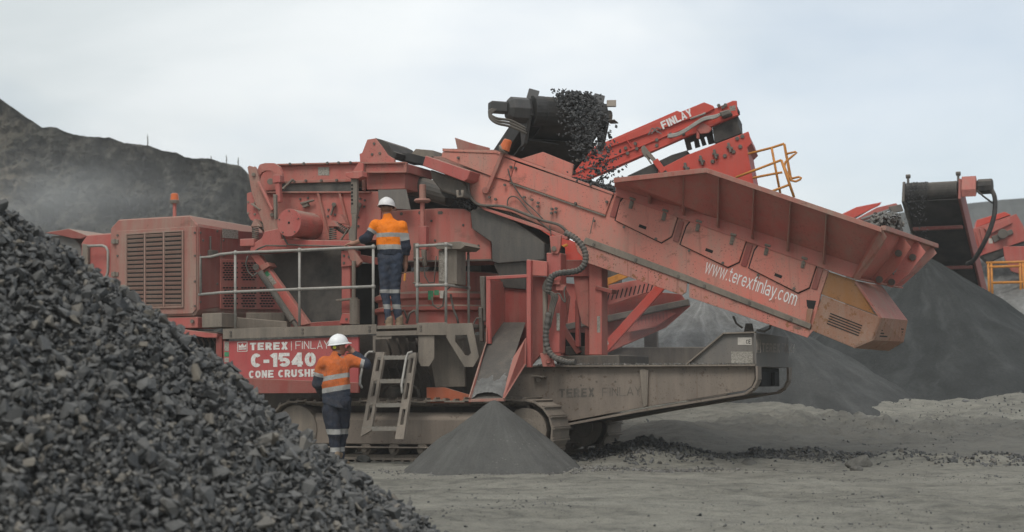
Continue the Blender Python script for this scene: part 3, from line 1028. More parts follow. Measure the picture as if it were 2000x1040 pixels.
# grille door
door = part(B().pp([(227, 452), (383, 442), (383, 603), (376, 613), (227, 617)], EY - 0.02, 0.018), 'grille_door', m_engine, eng, 0.006)
part(B().pp([(246, 459), (355, 452.5), (355, 599), (246, 602)], EY - 0.0235, 0.003), 'grille_opening', m_void, eng, 0)
fr_ = B()
for a, b in (((244, 458), (357, 451)), ((244, 603), (357, 600))): fr_.strip(a, b, 3, 3, EY - 0.045, 0.022)
for x, y0, y1 in ((245.5, 457, 604), (282, 456, 602), (319, 454, 601), (356, 451, 601)): fr_.strip((x, y0), (x, y1), 3.2, 3.2, EY - 0.05, 0.026)
part(fr_, 'grille_frame', m_slat, eng, 0.003)
SL = 17
for c, (xa, xb) in enumerate(((248, 280), (284, 317), (321, 354))):
    for i in range(SL):
        f = (i + 0.55) / SL
        ya = 459.5 + f * 141.5 - (xa - 246) * 0.062 * (1 - f)
        yb = ya - (xb - xa) * 0.062 * (1 - f)
        a0, b0 = P(xa, ya - 2.3, EY - 0.045), P(xb, yb - 2.3, EY - 0.045)
        a1, b1 = P(xa, ya + 2.3, EY - 0.030), P(xb, yb + 2.3, EY - 0.030)
        mb = MB(MC).prism([a0, b0, b1, a1], (0, 0, 0.006))
        part(mb, 'louvre_slat', m_slat, eng, 0)
for y in (472, 536):
    mb = B().rc(217, y - 4, 230, y + 4, EY - 0.04, 0.025)
    q = P(223, y - 5, EY - .045); q2 = P(223, y + 5, EY - .045); mb.cyl(q, q2, .022, 8)
    part(mb, 'hinge', m_steel, eng, 0.003)
text_part('59 0333', P(303, 614, EY - .0225), P(346, 613.5, EY - .0225), P(303, 604, EY - .0225), m_decal, eng, weight=.14)
mb = B().bolts([(381, 455), (381, 500), (381, 550), (381, 598), (230, 460), (230, 500), (232, 606)], EY - 0.02, .018)
mb.cyl(P(376, 628, EY), P(376, 628, EY) + Vector((0, -.02, 0)), .03, 10)
part(mb, 'bolts', m_steel_d, eng, 0)
part(B().pp([(317, 621), (386, 619), (386, 641), (350, 642), (317, 636)], EY + .02, 0.5), 'engine_skirt', m_red_pink, eng, 0.01)
part(B().pp([(330, 640), (424, 652), (423, 660), (400, 660), (330, 648)], EY - .02, 0.5), 'sloping_flap', m_red_pink, eng, 0.006)
# radiator end: tank, hand rail and cowl on the far left
tank = part(B().pp([(158, 560), (158, 475), (170, 459), (222, 455), (222, 560)], 0.45, 1.6), 'side_tank', m_red_pink, None, 0.02)
part(B().pp([(160, 476), (171, 478), (171, 560), (160, 560)], 0.38, .06), 'tank_bracket', m_steel, tank, 0.006)
mb = B().tube([P(x, y, 0.30) for x, y in ((171, 481), (200, 480), (207, 483), (211, 491), (211, 530), (208, 540), (203, 547))], 0.022, 8)
part(mb, 'grab_rail', m_galv, tank, 0, True)
cowl = part(B().pp([(95, 462), (128, 460), (145, 466), (155, 478), (159, 496), (159, 540), (95, 540)], 0.8, .9), 'grey_cowl', m_grey, None, 0.015)
part(B().pp([(86, 455), (134, 447), (172, 461), (158, 467), (140, 466), (120, 461)], 0.7, 1.2), 'top_hood', m_red_deep, cowl, 0.008)
# beacon on the engine
bea = part(B().tube([P(341, 424, .6), P(341, 396, .6)], .028, 8), 'beacon_post', m_red, None, 0)
mb = B().tube([P(341, 398, .6), P(341, 392.5, .6), P(341, 391, .6)], [.07, .078, .062], 14)
part(mb, 'beacon_base', m_steel, bea, 0)
mb = B().tube([P(341, 391.5, .6), P(341, 379.5, .6), P(341, 378, .6)], [.066, .056, .040], 14)
part(mb, 'beacon_lens', m_amber, bea, 0, False)

# ---- dark frame and bay under the deck ------------------------------
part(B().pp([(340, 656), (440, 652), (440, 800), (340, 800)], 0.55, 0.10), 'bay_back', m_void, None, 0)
mb = B()
for k in range(7):
    a = 350 + k * 11
    mb.tube([P(a, 662, .4), P(a + 6, 672, .36), P(a + 3, 684, .36), P(a + 9, 694, .4), P(a + 6, 710, .4)], .018, 6)
part(mb, 'cable_loom', m_cable, None, 0, True)
part(B().rc(421, 656, 433, 770, .1, .12), 'bay_post', m_red_deep, None, 0.01)
part(B().pp([(394, 613), (433, 611), (433, 639), (394, 641)], -.02, .4), 'deck_end_box', m_steel, None, 0.008)
part(B().pp([(434, 618), (560, 628), (560, 642), (434, 643)], .55, .12), 'deck_beam', m_steel, None, 0.01)
part(B().rc(480, 611, 556, 628, .95, .12), 'inner_beam', m_steel, None, 0.01)
# sign panel
sign = part(B().pp([(436, 667), (650, 659), (700, 658), (700, 768), (500, 769), (436, 740)], .06, .05), 'sign_panel', m_red_sign, None, 0.008)
part(B().pp([(436, 737), (700, 748), (700, 768), (503, 769), (436, 745)], .035, .024), 'sign_lower_lip', m_red_deep, sign, 0.006)
SY = 0.056
text_part('TEREX', P(488, 684.5, SY), P(562, 683, SY), P(488, 670, SY), m_white, sign, weight=.24)
text_part('FINLAY', P(577, 682.5, SY), P(643, 681, SY), P(577, 667, SY), m_white, sign, weight=.09)
part(B().strip((569, 667), (569, 685), 1.2, 1.2, SY, .003), 'lettering', m_white, sign, 0)
text_part('C-1540', P(490, 718, SY), P(617, 716, SY), P(490, 691, SY), m_white, sign, weight=.24, gap=.10)
text_part('CONE CRUSHER', P(486, 739, SY), P(632, 735.5, SY), P(486, 724.5, SY), m_white, sign, weight=.22, gap=.10)
mb = B()   # crest: framed box with a crown of three points over a bar
for a, b in (((464, 669), (482.5, 668.4)), ((482.5, 668.4), (482.5, 686.4)), ((482.5, 686.4), (464, 687)), ((464, 687), (464, 669))): mb.strip(a, b, 1.2, 1.2, SY - .001, .003)
mb.pp([(466, 683.5), (466, 672.5), (469.5, 676.5), (473.2, 671), (477, 676.5), (480.8, 672), (480.8, 683)], SY, .003)
part(mb, 'crest', m_white, sign, 0)
part(B().strip((465.5, 680.3), (481.3, 679.6), 1.1, 1.1, SY - .004, .003), 'crest_bar', m_red_sign, sign, 0)
part(B().rc(438, 668, 447, 686, .057, .003), 'sticker', m_label_w, sign, 0)
part(B().rc(438, 688, 447, 697, .057, .003), 'green_sticker', m_green, sign, 0)
part(B().rc(438, 699, 447, 708, .057, .003), 'sticker', m_label_w, sign, 0)

# ---- walkway deck ----------------------------------------------------
deck = part(B().pp([(435, 643), (735, 634), (735, 653), (435, 663)], 0.0, .012), 'walkway_edge', m_steel, None, 0.003)
mb = B()
a, b = P(435, 644, 0), P(905, 631, 0)
mb.box((a.x, .012, a.z - .06), (b.x, .78, a.z - .012))
part(mb, 'deck_plate', m_steel, deck, 0.004)
part(B().pp([(735, 648), (814, 646), (814, 655), (735, 657)], 0.004, .012), 'step_edge', m_steel, deck, 0.003)
part(B().pp([(814, 631), (873, 630), (873, 655), (814, 655)], 0.0, .012), 'walkway_edge', m_steel, deck, 0.003)
part(B().bolts([(451, 649), (451, 656), (591, 644), (591, 651), (722, 639), (722, 646), (822, 638), (822, 645)], 0.0, .02), 'bolts', m_steel_d, deck, 0)
# bracket with a slot through it: outer wings butt along two seams
o_ = [(872, 633), (922, 631), (935, 698), (924, 717), (907, 717), (872, 660)]
i_ = [(889, 655), (912, 654), (920, 690), (914, 696), (908, 694), (889, 668)]
mb = B()
for k in range(6):
    j = (k + 1) % 6
    mb.pp([o_[k], o_[j], i_[j], i_[k]], 0.0, .015)
part(mb, 'deck_bracket', m_steel, deck, 0)
part(B().pp([(728, 655), (766, 654), (764, 662), (733, 664), (733, 690), (728, 690)], .02, .012), 'hanger_plate', m_steel, deck, 0.002)
part(B().pp([(817, 656), (848, 655), (848, 700), (838, 716), (822, 716), (817, 705)], .03, .012), 'hanger_plate', m_steel, deck, 0.002)
part(B().pp([(830, 662), (905, 662), (908, 756), (850, 757), (843, 715)], .45, .05), 'support_web', m_steel, deck, 0.006)

part(B().rc(940, 500, 1010, 575, 2.2, .05), 'dark_backing', m_void, None, 0)  # added black sheet closes a bright gap, its colour standing for shade
# ---- guard rails -----------------------------------------------------
def rail_part(name, runs, r=.022, balls=(), y=0.03, parent=None):
    mb = B()
    for run in runs:
        mb.tube([p if isinstance(p, Vector) else P(p[0], p[1], y) for p in run], r, 8)
    for p in balls:
        mb.ball(p if isinstance(p, Vector) else P(p[0], p[1], y), r * 1.75, 8)
    return part(mb, name, m_galv, parent, 0, True)
rails = rail_part('guard_rail', [[(392, 577), (392, 503), (412, 502), (430, 497), (446, 495.5), (460, 494), (585, 489), (729, 482.5)],
                                 [(388, 576), (430, 572), (460, 570.5), (585, 565), (729, 560)]],
                  .021, [(460, 494), (585, 489), (729, 482.5), (460, 570.5), (585, 565), (729, 560)])
for x, y0, y1 in ((459.5, 494, 641), (585, 489, 637), (729, 482.5, 634)):
    rail_part('rail_post', [[(x, y0), (x, y1)]], .020, (), .03, rails)
c1 = P(871, 478, .03)
cb = Vector((c1.x, .74, c1.z)); m1 = P(871, 557, .03); mbk = Vector((m1.x, .74, m1.z))
rails2 = rail_part('guard_rail', [[P(815, 481, .03), c1, cb], [P(815, 558, .03), m1, mbk]], .021, [P(815, 481, .03), c1, cb, P(815, 558, .03), m1, mbk])
for x, y0, y1 in ((815, 481, 632), (871, 478, 632)):
    rail_part('rail_post', [[(x, y0), (x, y1)]], .020, (), .03, rails2)
rail_part('rail_post', [[cb, Vector((cb.x, .74, P(871, 632, .03).z))]], .020, (), .03, rails2)
# control box hung on the rail
cbx = part(B().pp([(856, 489), (892, 487), (892, 556), (856, 554)], .28, .30), 'control_box', m_steel, None, 0.008)
part(B().pp([(858, 492), (874, 491.5), (874, 551), (858, 550)], .268, .010), 'box_door', m_label, cbx, 0.003)
part(B().pp([(846, 479), (856, 474), (900, 472), (909, 480), (900, 487), (854, 487)], .20, .50), 'box_hood', m_steel, cbx, 0.004)
part(B().rc(836, 568, 846, 586, .9, .004), 'green_sticker', m_green, cbx, 0)
part(B().rc(848, 567, 857, 577, .9, .004), 'green_sticker', m_green, cbx, 0)
part(B().rc(859, 568, 868, 583, .9, .004), 'sticker', m_plate_w, cbx, 0)
mb = B().tube([P(x, y, .75) for x, y in ((843, 580), (846, 597), (856, 603), (865, 598), (868, 570), (880, 560))], .012, 6)
mb.tube([P(x, y, .6) for x, y in ((826, 500), (830, 540), (838, 553), (848, 552), (852, 500))], .010, 6)
mb.tube([P(x, y, .5) for x, y in ((880, 575), (886, 605), (893, 622), (895, 632))], .016, 6)
part(mb, 'cable', m_cable, cbx, 0, True)

# ---- ladder ----------------------------------------------------------
def Lp(px, py):
    """leaning ladder: y goes from 0 at the deck to -0.55 at the lowest step"""
    f = (py - 690.0) / 160.0
    return P(px, py, -0.02 - 0.50 * f)
def lplate(mb, poly, t=.012, d=(1, 0, 0)):
    return mb.prism([Lp(a, b) for a, b in poly], Vector(d) * t)
lad = None
for nm, top, bot in (('ladder_rail', (740, 688), (711, 853)), ('ladder_rail', (806, 689), (778, 858))):
    wpx = 17 if top[0] < 780 else 13
    A0, A1, B0, B1 = Lp(top[0] - 6, top[1]), Lp(top[0] + wpx - 6, top[1]), Lp(bot[0] - 7, bot[1]), Lp(bot[0] + wpx - 3, bot[1] - (12 if top[0] < 780 else 0))
    mb = B()
    # side plate with four long slots: two strips joined by webs
    def at2(u, f): return (A0 * (1 - u) + A1 * u) * (1 - f) + (B0 * (1 - u) + B1 * u) * f
    for u0, u1 in ((0, .32), (.72, 1)):
        mb.prism([at2(u0, 0), at2(u1, 0), at2(u1, 1), at2(u0, 1)], (0.004, .05, 0))
    for f0, f1 in ((0, .07), (.24, .36), (.55, .66), (.84, 1)):
        mb.prism([at2(.32, f0), at2(.72, f0), at2(.72, f1), at2(.32, f1)], (0.004, .048, 0))
    o = part(mb, nm, m_steel, lad, 0)
    if lad is None: lad = o
for x0, x1, y in ((733, 803, 697), (724, 796, 743), (714, 790, 790), (706, 783, 836)):
    mb = B()
    a, b = Lp(x0, y), Lp(x1, y - 1)
    mb.prism([a, b, b + Vector((0, 0, -.045)), a + Vector((0, 0, -.045))], (0, .012, 0))
    mb.prism([a, b, b + Vector((0, .20, 0)), a + Vector((0, .20, 0))], (0, 0, .008))
    n = 9
    for k in range(n):
        q = a.lerp(b, (k + .5) / n)
        mb.box((q.x - .012, q.y, q.z + .008), (q.x + .012, q.y + .19, q.z + .016))
    part(mb, 'step', m_tread, lad, 0)
for pts in (((736, 688), (728, 688), (722, 693), (718, 704), (711, 737), (710, 750), (714, 758)), ((812, 688), (804, 690), (800, 700), (794, 735), (791, 752), (792, 768))):
    mb = B().tube([Lp(*p) + Vector((0, -.10, 0)) for p in pts], .018, 8)
    part(mb, 'handrail', m_galv, lad, 0, True)

# ---- crusher body above the deck ------------------------------------
BY = 0.95
body = part(B().pp([(508, 376), (744, 374), (744, 470), (516, 470), (505, 430)], BY, .9), 'screen_box', m_red, None, 0.01)
part(B().pp([(504, 325), (703, 318), (703, 352), (553, 356), (540, 372), (504, 374)], BY + .05, .9), 'upper_box', m_red, body, 0.008)
mb = B().strip((512, 322.5), (706, 317.5), 3, 3, BY - .02, .10)
mb.strip((556, 356), (686, 352.5), 5, 5, BY - .02, .08).strip((515, 376), (722, 375.5), 3.2, 3.2, BY - .06, .08)
part(mb, 'flange', m_red_dusty, body, 0.003)
part(B().pp([(548, 359), (690, 355), (690, 374), (548, 375)], BY + .02, .05), 'opening_shade', m_curtain, body, 0)  # dark grey strip painted for the shade inside an opening
mb = B().strip((620.5, 377), (642, 468), 4, 4, BY - .05, .06).strip((662.5, 377), (680, 445), 4, 4, BY - .05, .06)
part(mb, 'stiffener', m_red_dusty, body, 0.003)
part(B().bolts([(567, 321), (594, 320), (640, 319), (662, 318.5), (685, 318), (598, 353.5), (628, 353), (658, 352.5), (575, 354.5)], BY - .025, .022, .02), 'bolts', m_steel_d, body, 0)
part(B().bolts([(587, 389), (602, 387), (642, 410), (655, 420), (704, 389), (712, 404), (700, 425), (713, 392), (596, 398), (641, 423), (700, 442)], BY - .002, .018, .02), 'bolts', m_steel_d, body, 0)
part(B().rc(621, 327, 643, 343, BY + .046, .003), 'warning_label', m_label_w, body, 0)
mb = B().strip((586, 398), (611, 391), 4, 3, BY - .10, .05).strip((590, 403), (601, 399), 7, 7, BY - .08, .06)
mb.strip((652, 399), (645, 421), 3, 3, BY - .06, .03).strip((703, 398), (696, 424), 3, 3, BY - .06, .03)
mb.cyl(P(652, 400, BY), P(652, 400, BY - .10), .035, 8).cyl(P(702, 400, BY), P(702, 400, BY - .10), .035, 8)
part(mb, 'clamp_lever', m_steel, body, 0.004)
# drum with a flat cover
c = P(565.5, 435.5, .34)
drum = part(B().cyl((c.x, .34, c.z), (c.x, BY, c.z), .205, 28), 'drive_drum', m_red, None, 0.006)
part(B().cyl((c.x, .325, c.z), (c.x, .338, c.z), .207, 28), 'drum_cover', m_red_pink, drum, 0.003)
part(B().cyl((c.x, .318, c.z), (c.x, .326, c.z), .018, 10), 'plug', m_void, drum, 0)
mb = B()
for k in range(5):
    a = k * 2 * math.pi / 5 + .3
    p = Vector((c.x + .175 * math.cos(a), .325, c.z + .175 * math.sin(a))); mb.cyl(p, p + Vector((0, -.012, 0)), .012, 6)
part(mb, 'bolts', m_steel_d, drum, 0)
mb = B().pp([(607, 415), (617, 418), (617, 455), (612, 462), (603, 458)], BY - .05, .03)
part(mb, 'drum_flange', m_red, drum, 0.004)
# hooked lifting arm and links at the left end
mb = B()
arch_o = [(500, 352), (501, 336), (507, 322), (517, 319), (535, 319), (546, 326), (551, 339), (551, 356), (543, 363)]
arch_i = [(505, 350), (507, 343), (511, 337), (518, 333.5), (528, 333.5), (535, 338), (539, 346), (541, 356), (541, 362)]
for k in range(8):
    mb.pp([arch_o[k], arch_o[k + 1], arch_i[k + 1], arch_i[k]], .70, .05)
arm = part(mb, 'hook_arm', m_red, None, 0)
part(B().pp([(483, 327), (486, 324), (491, 325), (494, 327), (497, 325), (500, 329), (506, 352), (513, 378), (530, 402), (542, 428), (547, 470), (518, 474), (514, 440), (500, 402), (491, 375)], .60, .04), 'link_plate', m_red_dusty, arm, 0.005)
part(B().pp([(482, 378), (490, 375), (500, 398), (513, 432), (503, 436), (489, 430), (482, 415)], .66, .04), 'side_plate', m_red_pink, arm, 0.005)
part(B().strip((503, 354), (531, 411), 5, 5, .50, .06), 'push_rod', m_red, arm, 0.01)
part(B().pp([(532, 345), (536, 342), (547, 342), (547, 356), (532, 358)], .52, .12).strip((541, 357), (543, 395), 8, 8, .54, .08), 'actuator', m_red_pink, arm, 0.006)
part(B().strip((536, 380), (537, 428), 6, 4, .50, .05), 'cover_strip', m_steel, arm, 0.004)
part(B().cyl(P(528, 355, .68), P(528, 355, .60), .05, 12).cyl(P(495, 341, .60), P(495, 341, .56), .03, 10).cyl(P(531, 420, .60), P(531, 420, .55), .03, 10)
     .bolts([(485, 395), (485, 417), (498, 419), (498, 397)], .66, .02), 'pivot_pin', m_steel, arm, 0.003)
part(B().strip((490, 398), (507, 410), 3, 3, .58, .05).strip((551, 369), (571, 350), 3, 3, .55, .04), 'tie_rod', m_steel, arm, 0.003)
# base beam, foot and springs
base = part(B().pp([(487, 494), (490, 479), (510, 466), (517, 452), (546, 446), (549, 468), (684, 470), (692, 476), (690, 483), (560, 487), (545, 490)], .52, .35), 'base_beam', m_red_pink, None, 0.01)
part(B().pp([(468, 467), (496, 466), (496, 481), (468, 482)], .50, .3), 'stub_beam', m_red_pink, base, 0.01)
def spring(a, b, r, turns, y, parent):
    A_, B_ = P(*a, y), P(*b, y)
    ax = (B_ - A_); L_ = ax.length; ax.normalize()
    n1 = ax.orthogonal().normalized(); n2 = ax.cross(n1)
    pts = [A_ + ax * L_ * (k / (turns * 10)) + (n1 * math.cos(k * math.pi / 5) + n2 * math.sin(k * math.pi / 5)) * r for k in range(turns * 10 + 1)]
    return part(B().tube(pts, .011, 5), 'spring', m_steel_d, parent, 0, True)
for a, b, r in (((498.5, 445), (499, 467), .045), ((650, 445), (650, 468), .05)): spring(a, b, r, 6, .60, base)
for a, b, r in (((505, 436), (520, 449), .042), ((656, 440), (676, 453), .048)): spring(a, b, r, 6, .66, base)
part(B().pp([(489, 443), (497, 427), (508, 443)], .54, .12).pp([(640, 443), (648, 430), (660, 443)], .54, .12).pp([(660, 437), (664, 418), (676, 438)], .62, .1), 'spring_cap', m_red_dusty, base, 0.006)
mb = B().tube([P(x, y, .45) for x, y in ((549, 440), (553, 462), (562, 478), (590, 480), (640, 481), (680, 482))], .014, 6)
mb.tube([P(x, y, .45) for x, y in ((489, 497), (505, 486), (520, 480), (560, 481))], .013, 6)
mb.tube([P(x, y, .40) for x, y in ((484, 500), (480, 515), (485, 532), (494, 540), (503, 533))], .013, 6)
part(mb, 'cable', m_cable, base, 0, True)
# perforated hanger bar
bar = part(B().rc(685, 347, 697, 418, .60, .06), 'hanger_bar', m_steel, None, 0.006)
part(B().pp([(675, 337), (706, 334), (708, 345), (700, 349), (684, 349), (675, 344)], .55, .16), 'bar_head', m_red, bar, 0.006)
part(B().pp([(688, 336), (700, 318), (709, 318), (709, 336)], .62, .04), 'gusset', m_red, bar, 0.004)
mb = B()
for k in range(6): 
    p = P(687.5, 362 + 7.2 * k, .596); mb.cyl(p, p + Vector((0, .004, 0)), .018, 10)
part(mb, 'bar_holes', m_void, bar, 0)
part(B().pp([(686, 418), (696, 418), (694, 470), (682, 474), (680, 452), (687, 440)], .58, .05).strip((679, 447), (664, 470), 2.5, 2.5, .56, .03), 'lower_link', m_steel, bar, 0.005)
# right end of the upper box
hd = part(B().pp([(703, 318), (702, 301), (707, 299), (717, 273), (733, 270.5), (746, 287), (757, 303), (770, 311), (770, 318)], 1.0, .05), 'cheek_plate', m_red, None, 0.005)
part(B().bolts([(731, 281), (742, 300), (727, 302)], 1.0, .022), 'bolts', m_steel_d, hd, 0)
part(B().pp([(732, 269.5), (745, 273), (757, 279), (767, 295), (776, 299), (771, 309), (760, 309), (748, 299)], 1.03, .8), 'rubber_flap', m_rubber, hd, 0.006)
part(B().pp([(770, 300), (800, 299), (830, 307), (826, 322), (792, 314), (768, 309)], 1.3, .7), 'belt_sag', m_belt, hd, 0.004)
part(B().pp([(801, 303), (812, 291), (846, 294), (849, 306), (835, 309)], 1.6, .4), 'end_cap', m_steel, hd, 0.006)
fb = part(B().pp([(710, 318), (790, 318), (790, 336), (710, 337)], .85, .9), 'feed_box', m_red, None, 0.008)
part(B().strip((709, 337), (793, 336), 3, 3, .80, .08).strip((709, 319), (790, 318), 3, 3, .80, .08).rc(788, 317, 794, 338, .82, .05).rc(707, 317, 711, 372, .80, .05), 'box_rim', m_red_dusty, fb, 0.003)
part(B().pp([(716, 339), (791, 338), (791, 369), (716, 371)], .95, .7), 'lower_feed_box', m_red, fb, 0.006)
part(B().pp([(738, 371), (793, 370), (802, 410), (740, 406)], .75, .012), 'deflector_plate', m_grey, fb, 0.002)
mb = B()
a_, b_ = P(775, 352, 1.5), P(880, 384, 1.5)
mb.cyl(a_, b_, .16, 18)
part(mb, 'feed_drum', m_curtain, fb, 0)
part(B().rc(790, 362, 912, 412, 2.2, .05), 'shade_filler', m_void, fb, 0)  # added black sheet in place of the shaded interior, no real wall
part(B().rc(686, 340, 745, 378, 1.96, .05), 'shade_filler', m_void, fb, 0)  # black sheet added over a sky gap, standing for shade
part(B().pp([(700, 376), (745, 375), (745, 510), (700, 510)], 1.3, .5), 'shade_filler', m_void, fb, 0)
# middle wall behind the man on the deck
mid = part(B().pp([(745, 416), (768, 412), (860, 407), (905, 408), (920, 416), (921, 446), (959, 470), (959, 507), (840, 512), (745, 514)], .98, .9), 'middle_wall', m_red, None, 0.01)
part(B().bolts([(784, 418), (820, 416), (858, 416), (862, 416)], .98, .028, .004).bolts([(843, 432), (905, 440), (850, 470), (935, 480)], .98, .018), 'bolts', m_steel_d, mid, 0)
part(B().strip((745, 512), (960, 508), 4, 4, .93, .06), 'wall_ledge', m_steel_d, mid, 0.004)
# screw jack
jk = part(B().cyl(P(825, 365, .75), P(825, 445, .75), .034, 10), 'screw_jack', m_red, None, 0)
part(B().cyl(P(825.5, 361, .75), P(825.5, 390, .75), .050, 12), 'jack_sleeve', m_red_dusty, jk, 0.004)
part(B().tube([P(825, 389, .75), P(825, 393, .75), P(825, 396, .75)], [.11, .125, .10], 12), 'jack_collar', m_red_dusty, jk, 0.003)
part(B().rc(817, 442, 832, 488, .72, .10), 'jack_bracket', m_red_pink, jk, 0.006)
part(B().strip((811, 475), (813, 560), 9, 8, .5, .06).strip((806, 505), (824, 505), 4, 4, .48, .05).strip((806, 553), (822, 554), 3, 3, .48, .05), 'jack_guide', m_steel, jk, 0.006)
part(B().strip((826, 488), (828, 520), 8, 6, .7, .06), 'jack_rod', m_steel, jk, 0.006)
# crusher bowl: a ribbed cylinder
c = P(850, 560, 1.75)
zt, zb = P(850, 527, .95).z, P(850, 640, .95).z
prof = [(.90, zt), (.94, zt - .02), (.94, zt - .30), (1.02, zt - .34), (1.02, zt - .40), (.96, zt - .43), (.96, zt - .50), (1.04, zt - .53), (1.04, zt - .58), (.97, zt - .61), (.97, zb)]
mb = B().tube([(c.x, 1.95, z) for r_, z in prof], [r_ for r_, z in prof], 48)
part(mb, 'crusher_bowl', m_red, None, 0)
part(B().strip((941, 540), (944, 628), 10, 8, .5, .10).strip((937, 600), (939, 668), 7, 6, .45, .08), 'hydraulic_ram', m_steel_d, None, 0.01)
mb = B().tube([P(x, y, .42) for x, y in ((926, 664), (926, 630), (931, 622), (938, 622))], .012, 6)
part(mb, 'cable', m_cable, None, 0, True)
# dark curtain, struts and the post left of the man
part(B().pp([(505, 497), (668, 488), (668, 634), (596, 636)], 1.02, .05), 'rubber_curtain', m_curtain, None, 0)
strut = part(B().pp([(490, 500), (506, 498), (604, 633), (585, 637)], .62, .10), 'diagonal_strut', m_red, None, 0.008)
part(B().pp([(506, 520), (522, 512), (527, 520), (511, 530)], .56, .2), 'strut_clevis', m_red_dusty, strut, 0.006)
part(B().pp([(518, 536), (526, 532), (540, 553), (533, 558)], .617, .004), 'green_sticker', m_label_w, strut, 0)
part(B().pp([(516, 533.5), (522, 529), (527, 537), (521, 541)], .614, .004), 'green_sticker', m_green, strut, 0)
part(B().cyl(P(508, 532, .52), P(572, 628, .52), .050, 14).cyl(P(572, 628, .52), P(580, 640, .52), .028, 10).cyl(P(500, 522, .55), P(500, 522, .45), .05, 12), 'hydraulic_cylinder', m_steel_d, strut, 0.004)
post = part(B().pp([(666, 490), (690, 488), (690, 512), (686, 520), (666, 522)], .60, .22).rc(667, 521, 684, 612, .64, .16).pp([(662, 633), (668, 612), (684, 612), (690, 633)], .60, .2), 'support_post', m_red_pink, None, 0.008)
part(B().pp([(675, 478), (686, 480), (706, 512), (698, 520), (684, 508)], .56, .06), 'post_elbow', m_red_dusty, post, 0.006)
part(B().strip((690, 502), (745, 512), 14, 14, 1.1, .1), 'cross_tie', m_red_deep, post, 0.006)
part(B().cyl(P(691, 510, .52), P(691, 585, .52), .030, 10).cyl(P(693, 585, .55), P(693, 634, .55), .075, 14), 'lift_cylinder', m_steel, post, 0.004)
part(B().strip((656, 587), (694, 583), 4, 4, .5, .08), 'pin_bar', m_steel, post, 0.004)
part(B().bolts([(672, 500), (682, 502), (672, 514), (677, 624), (685, 627)], .60, .02), 'bolts', m_steel_d, post, 0)
part(B().pp([(560, 633), (668, 626), (668, 636), (560, 641)], .66, .3), 'deck_sill', m_red_deep, None, 0.006)
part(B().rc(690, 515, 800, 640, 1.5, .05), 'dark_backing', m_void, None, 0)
mb = B()
for k in range(3):
    x = 752 + k * 21
    mb.tube([P(x, 632, .55), P(x + 6, 612, .55), P(x + 16, 606, .6), P(x + 22, 622, .6)], .018, 6)
part(mb, 'hydraulic_hoses', m_cable, None, 0, True)

# ---- inside the chassis between deck and track ----------------------
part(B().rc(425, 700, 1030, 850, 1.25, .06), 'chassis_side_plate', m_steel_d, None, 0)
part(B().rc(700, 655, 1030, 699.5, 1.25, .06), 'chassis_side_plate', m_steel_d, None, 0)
mb = B()
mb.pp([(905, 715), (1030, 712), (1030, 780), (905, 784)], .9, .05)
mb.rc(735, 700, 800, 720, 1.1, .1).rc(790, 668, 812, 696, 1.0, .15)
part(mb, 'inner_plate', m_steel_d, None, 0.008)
mb = B()
mb.cyl(P(770, 770, 1.0), P(770, 770, .85), .13, 18).cyl(P(885, 700, 1.1), P(885, 700, .95), .16, 18)
for k in range(5):
    x = 756 + k * 19
    mb.tube([P(x, 662, .95), P(x + 8, 690, .9), P(x - 3, 715, .95), P(x + 10, 745, .95), P(x + 4, 782, 1.0)], .020, 6)
mb.tube([P(x, y, .85) for x, y in ((745, 770), (752, 757), (770, 752), (800, 752), (815, 760), (822, 780))], .028, 6)
part(mb, 'hydraulic_hoses', m_steel_d, None, 0, True)
part(B().pp([(833, 757), (868, 757), (884, 762), (916, 771), (919, 788), (833, 788)], .35, .02), 'orange_guard', m_orangeplate, None, 0.003)

